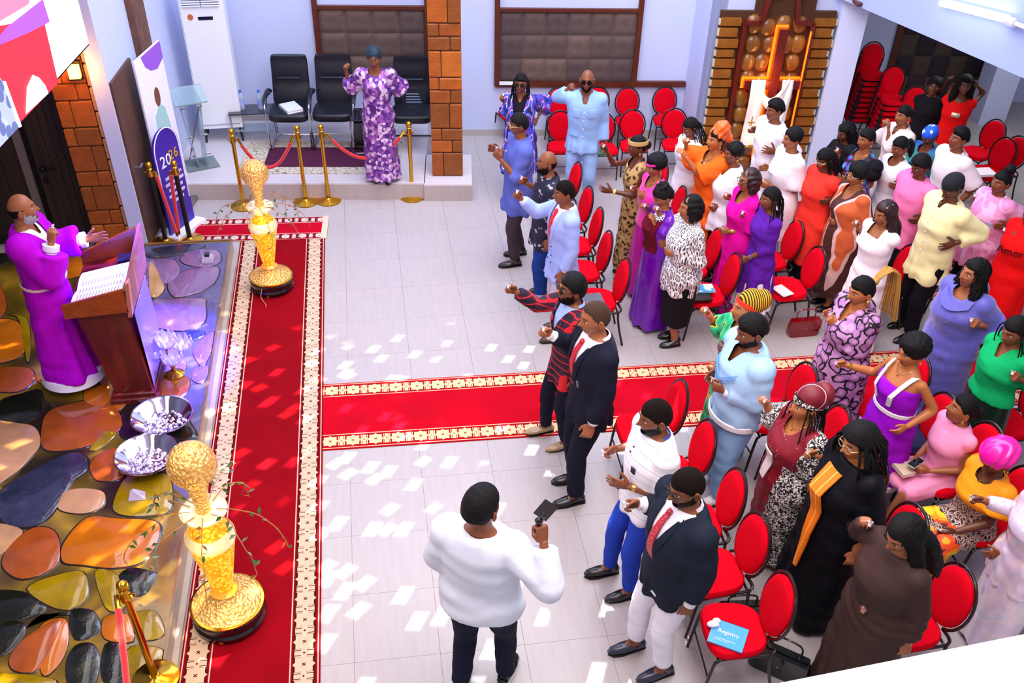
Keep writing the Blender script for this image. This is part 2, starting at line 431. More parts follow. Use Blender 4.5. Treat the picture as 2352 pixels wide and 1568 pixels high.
def head_frame(base, yaw, pitch, s): return Matrix.Translation(base) @ Matrix.Rotation(rad(yaw), 4, 'Z') @ Matrix.Rotation(rad(pitch), 4, 'Y') @ Matrix.Scale(s, 4)
def scalp(off, hl=.052, back=-.075, side=.0, noise=0.0, ns=60, bumps=0, seed=1, keep=None, crown=1.0):
    """a shell grown out of the scalp; meets the skin at the hair line"""
    V = HEAD_V; X = V[:, 0]/.098
    t = np.where(X > 0, side+(hl-side)*smooth01(X*1.25), side+(back-side)*smooth01(-X*1.3))
    dist = V[:, 2]-t
    m = dist > -.006
    if keep is not None: m = m & keep(V)
    fm = m[HEAD_F].all(1)
    g = smooth01((dist+.006)/.028)
    o = off*g*(1+(crown-1)*smooth01(V[:, 2]/.1))
    if noise: o = o+noise*g*sines(V, ns, ns, ns, seed)
    W_ = V+HN*np.maximum(o, .0008)[:, None]
    F = HEAD_F[fm]; used = np.unique(F); mp = -np.ones(len(V), int); mp[used] = np.arange(len(used))
    return W_[used], mp[F]
def strands(mb, roots, n, L, r, dirf, rr, seg=7, wave=.0):
    for i in range(n):
        p = Vector(roots(i)); pts = [p]
        for k in range(seg):
            d = Vector(dirf(i, k/seg, p)); p = p+d.normalized()*(L[i]/seg if isinstance(L, list) else L/seg)
            if wave: p = p+Vector((rr.uniform(-wave, wave), rr.uniform(-wave, wave), 0))
            pts.append(p)
        mb.tube(pts, [r*(1-.45*k/seg) for k in range(len(pts))], 5)

def make_hair(kind, hm, parent, M, col=None, seed=1):
    rr = random.Random(seed); H = col or HAIR
    T = lambda v: np.array([tuple(M @ Vector(p)) for p in v])
    def shell(name, *a, mt=None, **k):
        v, f = scalp(*a, **k); return nobj(name, T(v), f, mt or H, parent)
    def blob(name, mb, vox, it=2, mt=None, fz=0, fs=60):
        v, f = remesh(mb, vox, it, .5)
        if fz: v = v+vnormals(v, f)*(fz*sines(v, fs, fs, fs, seed))[:, None]
        return nobj(name, T(v), f, mt or H, parent)
    if kind == 'bald': shell('hair', .002, hl=.085, side=.01, back=-.07, mt=HAIRG, keep=lambda V: V[:, 2] < .03)
    elif kind == 'crop': shell('hair', .006, mt=HAIRG, noise=.001, ns=200)
    elif kind == 'thin': shell('hair', .003, hl=.075, mt=mat('hair_thin', '#3a2418', rough=.9), noise=.001, ns=200)
    elif kind == 'short': shell('hair', .013, noise=.0015, ns=160)
    elif kind == 'fade': shell('hair', .022, hl=.062, side=.03, back=-.02, noise=.003, ns=190); shell('stubble', .003, mt=HAIRG)
    elif kind == 'flat': shell('hair', .018, noise=.002, ns=150, crown=1.3)
    elif kind == 'afro':
        mb = MB(); mb.ball((-.022, 0, .045), (.108, .110, .098), 18, 14); mb.ball((.02, 0, .075), (.07, .085, .055), 12, 8); blob('hair', mb, .011, 2, fz=.006, fs=90)
    elif kind == 'afrosmall':
        mb = MB(); mb.ball((-.018, 0, .04), (.10, .096, .095), 18, 14); blob('hair', mb, .010, 2, fz=.004, fs=110)
    elif kind == 'bob':
        mb = MB(); mb.ball((-.018, 0, .02), (.106, .098, .112), 18, 14)
        for s in (-1, 1): mb.capsule((-.02, s*.075, .02), (-.005, s*.082, -.095), .04, .032)
        mb.capsule((-.07, 0, .02), (-.075, 0, -.10), .075, .06)
        v, f = remesh(mb, .0105, 3, .5)
        v, f = cut(v, f, lambda p: np.minimum(np.minimum(p[:, 0]-.045, .068-np.abs(p[:, 1])), .062-p[:, 2]), .0105)
        v = v+vnormals(v, f)*(.005*np.sin(v[:, 2]*90+4*np.sin(v[:, 1]*30)))[:, None]
        nobj('hair', T(v), f, H, parent)
    elif kind in ('long', 'longfront', 'curlylong', 'wig'):
        mb = MB(); mb.ball((-.016, 0, .02), (.104, .096, .110), 18, 14)
        shell('scalp_hair', .012, hl=.06)
        ln = {'long': .36, 'longfront': .42, 'curlylong': .22, 'wig': .34}[kind]
        mb.tube([(-.06, 0, .03), (-.085, 0, -.08), (-.11, 0, -.15), (-.12, 0, -.1-ln*.6), (-.115, 0, -.1-ln)], [.07, .085, .1, .09, .05], 14, flat=(.5, 1, (1, 0, 0)))
        for s in (-1, 1):
            if kind == 'longfront': mb.tube([(-.02, s*.07, .03), (.0, s*.088, -.08), (.03, s*.105, -.17), (.07, s*.10, -.3), (.08, s*.09, -.40)], [.04, .042, .05, .045, .02], 10)
            else: mb.tube([(-.02, s*.07, .03), (-.01, s*.088, -.08), (-.01, s*.10, -.15), (-.0, s*.11, -.1-ln*.45)], [.04, .042, .045, .02], 10)
        v, f = remesh(mb, .012, 3, .5)
        v, f = cut(v, f, lambda p: np.minimum(np.minimum(p[:, 0]-.04, .062-np.abs(p[:, 1])), np.minimum(.066-p[:, 2], p[:, 2]+.3)), .012)
        amp = .010 if kind == 'curlylong' else .004
        ang = np.arctan2(v[:, 1], v[:, 0]+.02)
        v = v+vnormals(v, f)*(amp*np.sin(ang*34+2*np.sin(v[:, 2]*25)))[:, None]
        nobj('hair', T(v), f, H, parent)
    elif kind in ('braids', 'locs', 'twists', 'cornpony', 'goldpony'):
        shell('hair', .010 if kind != 'twists' else .034, noise=.003, ns=120)
        mb = MB(); n = {'braids': 24, 'locs': 30, 'twists': 64, 'cornpony': 14, 'goldpony': 26}[kind]
        if kind in ('cornpony', 'goldpony'):
            mb.ball((-.105, 0, .055 if kind == 'goldpony' else .0), .03, 10, 8)
            zt = .06 if kind == 'goldpony' else 0
            strands(mb, lambda i: (-.105+rr.uniform(-.01, .01), rr.uniform(-.02, .02), zt), n, .62 if kind == 'goldpony' else .5, .007,
                    lambda i, t, p: (-.5*(1-t)**3, math.sin(i*2.4)*.10, .5*(1-t*3)-t*1.5 if t < .33 else -1), rr, 9)
        else:
            L = {'braids': .46, 'locs': .24, 'twists': .30}[kind]; th = {'braids': .006, 'locs': .0085, 'twists': .0085}[kind]
            def root(i):
                a = math.pi*(.36+1.28*(i+.5)/n) + rr.uniform(-.1, .1); z = rr.uniform(-.01, .07); q = math.sqrt(max(0, 1-(z/.12)**2))
                return (.098*q*math.cos(a), .080*q*math.sin(a), z)
            def dr(i, t, p):
                v = Vector((p[0], p[1], 0)).normalized(); out = (.38 if kind != 'twists' else 1.3)*(1-t*3) if t < .33 else (.05 if p[2] > -.12 else .25 if p[2] > -.18 else -.05)
                return (v.x*out, v.y*out, -1+ (.5 if t < .12 else 0))
            strands(mb, root, n, L, th, dr, rr, 8, .004)
        mb.xf(M); mb.build('braids', H if kind != 'goldpony' else mat('hair_gold', '#b98a3c', rough=.5, bump=.5, bscale=200), parent, fixn=False)
    elif kind in ('bun', 'pony', 'topbun'):
        shell('hair', .010, noise=.001, ns=100)
        mb = MB()
        if kind == 'topbun': mb.ball((-.06, 0, .13), (.055, .055, .05), 12, 10)
        elif kind == 'bun': mb.ball((-.115, 0, .01), (.04, .045, .045), 12, 10)
        else: mb.tube([(-.09, 0, .03), (-.13, 0, .03), (-.15, 0, -.03), (-.15, 0, -.12), (-.14, 0, -.19)], [.02, .03, .042, .038, .012], 10)
        blob('bun', mb, .009, 2, fz=.004, fs=100)
    elif kind == 'updo':
        shell('hair', .016, noise=.004, ns=110)
        mb = MB(); [mb.ball((-.03+.05*math.cos(a), .05*math.sin(a), .112), .024, 8, 6) for a in np.arange(0, 6.2, .9)]; mb.ball((-.03, 0, .12), .04, 8, 6)
        blob('curls', mb, .008, 2, fz=.004, fs=120)
def make_beard(M, parent, mt, full=True):
    def keep(V):
        k = (V[:, 2] < (-.030+np.where(V[:, 0] > .06, -.012, 0)+np.where(V[:, 0] < .02, .03, 0))) & (V[:, 0] > -.012) & (V[:, 2] > -.119)
        lips = (np.abs(V[:, 1]) < .024) & (V[:, 2] > -.074) & (V[:, 2] < -.046) & (V[:, 0] > .05)
        return k & ~lips
    m = keep(HEAD_V); F = HEAD_F[m[HEAD_F].all(1)]; used = np.unique(F); mp = -np.ones(len(HEAD_V), int); mp[used] = np.arange(len(used))
    o = (.012 if full else .004)*smooth01((-.03-HEAD_V[:, 2])/.04)+.002
    Wv = (HEAD_V+HN*o[:, None]+HN*(.002*sines(HEAD_V, 200, 200, 200, 3))[:, None])[used]
    nobj('beard', np.array([tuple(M @ Vector(p)) for p in Wv]), mp[F], mt, parent)

MD = {}
PEOPLE = {}
def person(pid, label, hp, h, skin='dark', sex='m', hd=180, base=None, bz=0.0, fat=1.0, hair='short', haircol=None, top=None, bottom=None,
           L='down', R='down', Lp='relax', Rp='relax', face=(0, 0), beard=None, glasses=None, hat=None, feet=None, shoe=('black', 'flat'),
           seated=False, jacket=None, extras=(), Lt=None, Rt=None, Lo=0.0, Ro=0.0, group=None, headoff=(0, 0), lean=0.0):
    """hp: where the crown of the head shows; hd: heading in degrees; L / R: where that hand is"""
    s = h/1.75
    if base is None:
        g = G(hp[0], hp[1], bz+(h if not seated else h-.40*s)-.015); base = (g.x, g.y)
    base = Vector((base[0], base[1], bz)); th = rad(hd)
    # the crown sits a little ahead of the feet; shift so that the head is over the picked point
    root = thing('person', label, 'person', base, th, group)
    PEOPLE[pid] = root
    Mi = (Matrix.Translation(base) @ Matrix.Rotation(th, 4, 'Z')).inverted()
    PR = MALE if sex == 'm' else FEM
    far_ = min(1, max(0, (base.y-6)/3)); bw = 1.10-.13*far_
    zo = -.42 if seated else 0.0
    def sec(z):
        w, d, xo = prof(PR, z)
        k = bw+(fat-1)*float(smooth01((1.46-z)/.2)); kd = bw+(fat-1)*1.5*float(smooth01((1.42-z)/.25))
        return w*k, d*kd, xo+(kd-1)*.03
    P3 = lambda x, y, z: Vector((x+lean*(z-.9), y, z+zo))*s
    def body_tube(mb, z0, z1, e, n=18, step=.055, extra=None):
        k = max(2, int((z1-z0)/step)+1); rs = []
        for i in range(k):
            z = z0+(z1-z0)*i/(k-1); w, d, xo = sec(z); ee = e(z) if callable(e) else e
            c = P3(xo, 0, z)
            rs.append([(c.x+(d+ee)*s*math.cos(2*math.pi*j/n), c.y+(w+ee)*s*math.sin(2*math.pi*j/n)*(1-.06*math.cos(4*math.pi*j/n)), c.z) for j in range(n)])
        mb.rings(rs)
    # joints
    sw = (.186 if sex == 'm' else .162)*(1+(fat-1)*.5)
    lim = 1.08 if sex == 'm' else .97; lim *= (1+(fat-1)*.9)*(1-.09*far_); sw *= 1-.08*far_
    Sh = {1: P3(-.01, sw, 1.405), -1: P3(-.01, -sw, 1.405)}
    hdv = Vector((math.cos(th), math.sin(th), 0)); lv = Vector((-hdv.y, hdv.x, 0))
    arms = {}
    for side, tgt, off, hint, dflt in ((1, L, Lo, Lt, .3), (-1, R, Ro, Rt, .3)):
        S = Sh[side]; l1 = .285*s; l2 = (.255+.085)*s
        pole = Vector((-.45, side*.35, -1))
        if tgt == 'down': T = S+Vector((.05*s, side*(.10+.12*(fat-1))*s, -.60*s)); pole = Vector((-1, side*.1, 0))
        elif tgt == 'lap': T = P3(.34, side*.05, .98)
        elif tgt == 'front': T = P3(.26, side*.04, 1.05); pole = Vector((-.6, side*.9, -.6))
        elif tgt == 'chest': T = P3(.27, side*.05, 1.22); pole = Vector((-.3, side*.8, -.8))
        elif len(tgt) == 4 and tgt[3] == 'l': T = P3(*tgt[:3])
        else:
            Sw = root_w = Matrix.Translation(base) @ Matrix.Rotation(th, 4, 'Z') @ S
            n = Vector((Sw.x, Sw.y, 0)).normalized()
            d = Vector(ray(tgt[0], tgt[1])); cp = Vector((0, 0, CAM_H))
            t = ((Sw-n*off)-cp).dot(n)/d.dot(n); T = Mi @ (cp+d*t)
            wb = (sec(max(.85, min(1.4, T.z/s-zo)))[0]+.055)*s
            if T.x < .17*s and abs(T.y) < wb and T.z < 1.35*s: T.y = side*wb
        E, T = ik(S, T, l1, l2, pole)
        D = (T-E).normalized(); Wr = T-D*.085*s
        t = Vector((0, 0, 1)) if abs(D.z) < .75 else Vector((-.9 if D.z > 0 else .9, -side*.45, 0))
        if hint: t = Vector(hint)
        arms[side] = (S, E, Wr, D, t)
    # legs
    Hj = {1: P3(-.01, .092, .90), -1: P3(-.01, -.092, .90)}
    skirted = (not seated) and ((top and top.get('hem', 1) < .6) or (bottom and bottom.get('kind') == 'skirt') or (jacket and jacket.get('hem', 1) < .5))
    if feet is None: feet = (((.0, .075), (-.04, -.075)) if skirted else ((.05, .11), (-.06, -.11))) if not seated else ((.42, .12), (.40, -.12))
    Ank = {1: Vector((feet[0][0]*s, feet[0][1]*s, .085*s)), -1: Vector((feet[1][0]*s, feet[1][1]*s, .085*s))}
    legs = {}
    for side in (1, -1):
        pole = Vector((1, side*.12, .0)) if not seated else Vector((.6, side*.15, 1))
        K, A = ik(Hj[side], Ank[side], .418*s, .408*s, pole); legs[side] = (Hj[side], K, A)
    near = base.y < 9
    vox = (.0155 if near else .019)*s
    # ---- body, one continuous surface
    mb = MB(); body_tube(mb, .80, 1.50, -.014)
    nb = P3(-.012, 0, 1.46); hc = P3(.018+headoff[0], headoff[1], 1.632)
    hs = (.5*s+.52)*(1.12-.13*far_)
    mb.tube([nb, nb+(hc-nb)*.45, hc+Vector((-.026, 0, -.04))*s], [.066*s*lim, .054*s*(lim+.04), .05*s], 12)
    for side in (1, -1):
        S, E, Wr, D, t = arms[side]
        mb.capsule(S, E, .047*s*lim, .039*s*lim); mb.tube([E, E+(Wr-E)*.3, Wr, Wr+D*.02*s], [.040*s*lim, .041*s*lim, .0245*s*lim, .023*s*lim], 10)
        Hp, K, A = legs[side]
        mb.capsule(Hp, K, (.074 if skirted else .088)*s*lim, .056*s*lim); mb.tube([K, K+(A-K)*.3, A, A+Vector((0, 0, -.03*s))], [.056*s*lim, .057*s*lim, .036*s*lim, .034*s], 10)
        mb.tube([A+Vector((-.055, 0, -.05))*s, A+Vector((0, 0, -.035))*s, A+Vector((.08, side*.01, -.055))*s, A+Vector((.16, side*.02, -.062))*s], [.028*s, .04*s, .036*s, .018*s], 8)
    bv, bf = remesh(mb, vox, 3, .5)
    out = MB(); out.add(bv.tolist(), bf.tolist(), 0)
    MH = head_frame(hc, face[0], face[1], hs)
    n0 = len(out.v); out.add(HEAD_MB.v, HEAD_MB.f); out.mi[-len(HEAD_MB.f):] = HEAD_MB.mi; out.xf(MH, n0)
    hand_pos = {}
    for side, pose in ((1, Lp), (-1, Rp)):
        S, E, Wr, D, t = arms[side]
        Z = (t-D*t.dot(D)).normalized(); Y = Z.cross(D)
        v, f = HANDS[pose]; k = s*(1.04 if sex == 'm' else .93)
        fl = 1 if side == 1 else -1
        Mh = Matrix(((D.x, Y.x*fl, Z.x, Wr.x), (D.y, Y.y*fl, Z.y, Wr.y), (D.z, Y.z*fl, Z.z, Wr.z), (0, 0, 0, 1)))
        n0 = len(out.v); w = v*k; out.add(w.tolist(), f.tolist() if side == 1 else f[:, ::-1].tolist(), 0)
        for i in range(n0, len(out.v)):
            p = out.v[i]; out.v[i] = (D.x*p[0]+Y.x*fl*p[1]+Z.x*p[2]+Wr.x, D.y*p[0]+Y.y*fl*p[1]+Z.y*p[2]+Wr.y, D.z*p[0]+Y.z*fl*p[1]+Z.z*p[2]+Wr.z)
        q = Vector((.108, -.040*1, .026))*k if pose == 'hold' else Vector((.07, -.03, .0))*k
        hand_pos[side] = Wr+D*q.x+Y*(q.y*fl)+Z*q.z
        root['_h%d' % side] = 0
    del root['_h1'], root['_h-1']
    me = out.mesh('body', [SKIN[skin], LIP, EYEW, DARK]); smoothm(me, 60)
    bo = bpy.data.objects.new('body', me); COL.objects.link(bo); bo.parent = root
    # ---- garments
    def sleeve(mb, side, frac, e, flare=0.0):
        S, E, Wr, D, t = arms[side]
        if frac <= 0: return
        a = min(frac, .5)*2; b = max(0, frac-.5)*2
        P1 = S+(E-S)*a; r0 = .056*s*lim+e; r1 = .045*s*lim+e+flare*(1 if b == 0 else .3)
        mb.ball(S, r0*1.08, 12, 10); mb.tube([S+(S-E).normalized()*.02, S, S+(P1-S)*.5, P1], [r0*.7, r0, (r0+r1)*.5, r1], 12)
        if b > 0:
            P2 = E+(Wr-E)*b; mb.ball(E, r1, 10, 8); mb.tube([E, E+(P2-E)*.5, P2], [r1, .039*s*lim+e+flare*.6, .031*s*lim+e+flare], 12)
    def garment(name, g):
        """g: mat, hem, sl (sleeve 0..1), e (ease), neck, flare, skirt (radius at hem), pleat"""
        e = g.get('e', .014)*s; mb = MB(); hem = g.get('hem', .82); topz = g.get('topz', 1.49)
        bot = max(hem, .84)
        fl = g.get('flare', 0)
        def ee(z):
            return e/s+fl*float(smooth01((1.2-z)/.4))+g.get('waist', 0)*math.exp(-((z-1.08)/.06)**2)
        body_tube(mb, bot, topz, ee)
        if hem < .84 and not seated:
            w, d, xo = sec(.86); sr = g.get('skirt', .2); k = 8; rs = []; n = 20
            sx = g.get('sx', 0)
            for i in range(k):
                t = i/(k-1); z = .92+(hem-.92)*t; q = t**g.get('curve', .8)
                rw = (w+e/s)*(1-q)+sr*q; rd = (d+e/s)*(1-q)+sr*.82*q
                c = P3(xo*(1-q)+sx*q, 0, z); rs.append([(c.x+rd*s*math.cos(2*math.pi*j/n), c.y+rw*s*math.sin(2*math.pi*j/n), c.z) for j in range(n)])
            mb.rings(rs)
        if seated and hem < .84:
            for side in (1, -1):
                Hp, K, A = legs[side]; q = .95
                mb.capsule(Hp, Hp+(K-Hp)*q, .10*s*lim+e, .085*s*lim+e)
                if hem < .4:
                    mb.tube([K, K+(A-K)*.5, K+(A-K)*.85], [.09*s+e, .11*s, .12*s], 12)
            mb.capsule((Hj[1]+Hj[-1])/2, (legs[1][1]+legs[-1][1])/2, .09*s, .075*s)
            if hem < .4: 
                c = (legs[1][1]+legs[-1][1])/2; a_ = (legs[1][2]+legs[-1][2])/2; mb.tube([c, c+(a_-c)*.85], [.10*s, .11*s], 12)
        for side in (1, -1):
            sl = g.get('sl', .9); sl = sl if not isinstance(sl, tuple) else sl[0 if side == 1 else 1]
            sleeve(mb, side, sl, e*g.get('se', 1.0), g.get('sflare', 0)*s)
            if g.get('puff'): mb.ball(Sh[side]+Vector((0, side*.02, .0)), (g['puff']*s,)*3, 12, 8)
        if g.get('cape'):   # loose kaftan: cloth hangs between arm and body
            for side in (1, -1):
                S, E, Wr, D, t = arms[side]; w, d, xo = sec(.95)
                hp_ = P3(0, side*(w+.02), .95)
                mid = S+(Wr-S)*.0
                for a_, b_ in ((S, hp_), (S+(E-S)*.6, hp_*.65+S*.35), (E, (hp_+E)*.5)):
                    mb.capsule(a_, b_, .05*s, .05*s)
        v, f = remesh(mb, vox, 4, .5)
        # neck line and other openings
        nk = g.get('neck', ('crew', .0)); cz = 1.475
        nc = P3(-.012, 0, cz)
        def F(p):
            x, y, z = p[:, 0], p[:, 1], p[:, 2]
            rx, ry = (.070*s, .072*s)
            if nk[0] == 'wide': ry = .118*s
            if nk[0] == 'boat': ry = .135*s
            f1 = 1-np.sqrt(((x-nc.x)/rx)**2+((y)/ry)**2); f1 = np.where(z < nc.z-.07*s, -1, f1)*.07*s
            if nk[0] == 'v':
                zb = nc.z-nk[1]*s; sl_ = nk[2] if len(nk) > 2 else .42
                f2 = np.minimum((z-zb)*sl_-np.abs(y), x-nc.x); f1 = np.maximum(f1, f2)
            elif nk[0] == 'scoop':
                f2 = 1-np.sqrt(((z-nc.z)/(nk[1]*s))**2+(y/((nk[2] if len(nk) > 2 else .085)*s))**2); f2 = np.minimum(f2*.1, (x-nc.x)); f1 = np.maximum(f1, f2)
            elif nk[0] == 'square':
                f2 = np.minimum(np.minimum(z-(nc.z-nk[1]*s), .085*s-np.abs(y)), x-nc.x); f1 = np.maximum(f1, f2)
            elif nk[0] == 'off':
                f2 = z-(nc.z-nk[1]*s); f1 = np.maximum(f1, f2)
            return f1
        if nk[0] != 'none': v, f = cut(v, f, F, vox)
        n = vnormals(v, f)
        z = v[:, 2]/s-zo
        amp = g.get('fold', .006)*s*1.25
        d = amp*sines(v, 9/s, 9/s, 22/s, sum(map(ord, pid)) % 997)*smooth01((1.40-z)/.12)
        if hem < .84 and not seated:
            ang = np.arctan2(v[:, 1], v[:, 0]); q = smooth01((1.0-z)/max(.05, 1.0-hem)); pl = g.get('pleat', 9)
            d = d+q*g.get('pa', .016)*s*np.sin(ang*pl+2.2*np.sin(z*2.2+ang*2))
        if g.get('ruche'): d = d+.006*s*np.sin(z*70+4*np.sin(v[:, 1]*8))*np.exp(-((z-1.0)/.13)**2)
        d = d+.0028*s*sines(v, 26/s, 26/s, 34/s, 11)*smooth01((1.42-z)/.1)
        mi = None; ms = g['mat']
        if g.get('region'):
            cc = v[f].mean(1)/s; cc[:, 2] -= zo; mi = g['region'][0](cc).astype(int); ms = [g['mat'], g['region'][1]]
        v = v+n*d[:, None]
        if mi is not None: mi = mi.tolist()
        return nobj(name, v, f, ms, root, mi)
    def surf(z, y, e=.016):
        w, d, xo = sec(z)
        if skirted and z < .92:
            gg = bottom if bottom and bottom.get('kind') == 'skirt' else top; q_ = ((.92-z)/(.92-gg.get('hem', 0)))**gg.get('curve', .8); sr_ = gg.get('skirt', .2)
            w = w*(1-q_)+sr_*q_; d = d*(1-q_)+(sr_*.82)*q_; xo = xo*(1-q_)
        yy = min(.98, abs(y)/(w+e)); return xo+lean*(z-.9)+(d+e)*math.sqrt(1-yy*yy)
    def patch(name, fn, nu, nv, mt, e=.02, th_=.004, smooth=True):
        """thin strip laid on the chest: fn(u,v)->(y,z) in body units"""
        mbp = MB(); fr, bk = [], []
        for j in range(nv+1):
            for i in range(nu+1):
                y, z = fn(i/nu, j/nv)[:2]; x = surf(z, y, e)
                fr.append(((x+th_)*s, y*s, (z+zo)*s)); bk.append(((x-.004)*s, y*s, (z+zo)*s))
        fs = []; n1 = nu+1; N = len(fr)
        for j in range(nv):
            for i in range(nu):
                a = j*n1+i; fs.append((a, a+1, a+1+n1, a+n1)); fs.append((N+a+n1, N+a+1+n1, N+a+1, N+a))
        for i in range(nu): fs.append((i+1, i, N+i, N+i+1)); a = nv*n1+i; fs.append((a, a+1, N+a+1, N+a))
        for j in range(nv): a = j*n1; fs.append((a, a+n1, N+a+n1, N+a)); a += nu; fs.append((a+n1, a, N+a, N+a+n1))
        mbp.add(fr+bk, fs); return mbp.build(name, mt, root, smooth)
    if top: garment(top.get('name', 'shirt'), top)
    if jacket:
        garment(jacket.get('name', 'jacket'), jacket)
    if bottom:
        bt = bottom
        if bt.get('kind', 'trousers') == 'trousers':
            mb = MB(); e = bt.get('e', .016)*s; body_tube(mb, .80, 1.0, bt.get('e', .016)*.7)
            hemf = bt.get('len', .99)
            for side in (1, -1):
                Hp, K, A = legs[side]
                rk = (bt.get('knee', .066))*s; ra = bt.get('ankle', .058)*s
                mb.capsule(Hp, K, .092*s*lim+e, rk+e*.6, 12); A2 = K+(A-K)*hemf
                mb.tube([K, K+(A2-K)*.5, A2], [rk+e*.6, (rk+ra)/2+e*.5, ra+e*.3], 12)
            v, f = remesh(mb, vox, 3, .5); n = vnormals(v, f)
            v = v+n*(.005*s*sines(v, 14, 14, 26, 5))[:, None]
            nobj('trousers', v, f, bt['mat'], root)
        else:
            mb = MB(); w, d, xo = sec(.9); e = bt.get('e', .012); hem = bt['hem']; sr = bt.get('skirt', .2); rs = []; n = 20; k = 10
            zt = bt.get('top', 1.06)
            for i in range(k):
                t = i/(k-1); z = zt+(hem-zt)*t
                if z > .86: w_, d_, xo_ = sec(z); rw, rd = w_+e, d_+e; xx = xo_
                else:
                    q = ((.86-z)/(.86-hem))**bt.get('curve', .9); rw = (w+e)*(1-q)+sr*q; rd = (d+e)*(1-q)+sr*.82*q; xx = xo*(1-q)
                c = P3(xx, 0, z); rs.append([(c.x+rd*s*math.cos(2*math.pi*j/n), c.y+rw*s*math.sin(2*math.pi*j/n), c.z) for j in range(n)])
            mb.rings(rs); v, f = remesh(mb, vox, 3, .5); nn = vnormals(v, f); z = v[:, 2]/s; ang = np.arctan2(v[:, 1], v[:, 0])
            q = smooth01((1.0-z)/(1.0-hem)); v = v+nn*(q*bt.get('pa', .012)*s*np.sin(ang*bt.get('pleat', 9)+2*np.sin(z*2+ang)))[:, None]
            nobj('skirt', v, f, bt['mat'], root)
    # ---- shoes
    sc, sk = shoe
    if shoe[0]:
        sm = mat('shoe_'+sc, {'black': '#0c0b0d', 'brown': '#3a2418', 'white': '#e8e6e2', 'tan': '#a98b6a', 'navy': '#23263a', 'silver': '#c9c2b4'}[sc], rough=.25 if sk != 'sneaker' else .5, coat=.3)
        for side in (1, -1):
            A = legs[side][2]; mb = MB(); ln = 1.0 if sex == 'm' else .88
            hl = .03 if sk == 'heel' else 0
            mb.tube([A+Vector((-.075*ln, 0, -.052+hl))*s, A+Vector((-.06*ln, 0, -.045+hl))*s, A+Vector((0, 0, -.04+hl*.8))*s, A+Vector((.09*ln, side*.008, -.055))*s, A+Vector((.165*ln, side*.01, -.062))*s, A+Vector((.195*ln, side*.01, -.066))*s],
                    [.02*s, .036*s, .044*s, .044*s, .032*s, .01*s], 10, flat=(.78, 1.0))
            if sk in ('flat', 'sneaker'): mb.tube([A+Vector((-.04, 0, -.03))*s, A+Vector((0.0, 0, .0))*s], [.04*s, .043*s], 10)
            v0 = len(mb.v)
            so = MB(); so.prism([((A.x+x_*ln*s*.96), (A.y+side*.006*s+y_*s*.92)) for x_, y_ in ((-.08, -.03), (-.09, 0), (-.08, .03), (0, .036), (.09, .046), (.165, .036), (.2, 0), (.165, -.032), (.09, -.044), (0, -.036))], 0, .016*s)
            if sk == 'heel': so.tube([A+Vector((-.055, 0, -.05))*s, Vector((A.x-.06*s, A.y, .0))], [.016*s, .008*s], 8)
            o = mb.build('shoe', sm, root); so.build('sole', mat('sole_'+('white' if sk == 'sneaker' else 'dark'), '#e9e9e9' if sk == 'sneaker' else '#15110f', rough=.7), o)
    # ---- head things
    if hair: make_hair(hair, None, root, MH, haircol, seed=len(PEOPLE)+3)
    if beard: make_beard(MH, root, beard if not isinstance(beard, str) else HAIRG, True)
    if glasses:
        mb = MB(); dark = glasses == 'dark'
        for sd in (-1, 1):
            c = Vector((.098, sd*.034, .008)); n = 14
            if dark: mb.tube([c+Vector((-.003, 0, 0)), c+Vector((.003, 0, 0))], [.027, .027], 14, 0)
            mb.tube([c+Vector((-abs(math.cos(a))*.004, .028*math.cos(a), .022*math.sin(a))) for a in np.linspace(0, 2*math.pi, 15)[:-1]], .0028, 6, 1, closed=True)
            mb.tube([(.092, sd*.06, .012), (.05, sd*.079, .012), (-.005, sd*.083, .008)], .0026, 6, 1)
        mb.tube([(.1, -.008, .012), (.1, .008, .012)], .0025, 6, 1)
        mb.xf(MH); mb.build('glasses', [DARK, DARK if glasses != 'clear' and glasses != 'gold' else mat('gold_rim', '#d9b98c', rough=.3, metal=.6)], root)
    if hat: hat(MH, root)
    info = dict(root=root, hand=hand_pos, M=Matrix.Translation(base) @ Matrix.Rotation(th, 4, 'Z'), s=s, patch=patch, surf=surf, P3=P3, MH=MH, arms=arms, sec=sec, zo=zo, legs=legs, lim=lim)
    for ex in extras: ex(info)
    return info
# ---------------------------------------------------------------- the setting
WHITE = mat('wall_paint', '#c6cff0', rough=.7, var=.02, vscale=2)
FLOORM = mat('floor_tile', '#aca4a4', rough=.33, var=.06, vscale=3, stretch=(8, .8, 1), spec=.5)
GROUT = mat('tile_grout', '#9c9490', rough=.8)
WOOD = mat('dark_wood', '#5a2410', rough=.4, var=.25, vscale=6, stretch=(6, 6, .6))
REDWOOD = mat('red_wood', '#5e1a10', rough=.3, var=.15, vscale=5, stretch=(5, 5, .6), coat=.2)
STAGE_Z = .15; PLAT_Z = .22
# floor with tiles of its own
mb = MB(); mb.box((-7.4, -1, -.10), (14, 17.5, -.012)); floor = struct('floor', mb, GROUT)
TS = .62; tm = MB(); tm.box((.001, .001, -.012), (TS-.001, TS-.001, 0)); tmesh = tm.mesh('tile', FLOORM)
rest = MB(); cnt = 0
for j in range(24):
    for i in range(-5, 19):
        x0 = .215+i*TS; y0 = -.03+j*TS
        if x0 < -1.9 and y0 < 9.6: continue
        if (y0 > 13.6 and x0 < 6.5) or y0 > 15.0 or (y0 > 11.6 and x0 < .3): continue
        if cnt < 296 and y0 > 2.9 and x0 < 7.6: piece('tile', tmesh, floor, (x0, y0, 0)); cnt += 1
        else: rest.box((x0+.002, y0+.002, -.012), (x0+TS-.002, y0+TS-.002, 0))
o = rest.build('tile_field', FLOORM, floor, False); o['kind'] = 'stuff'
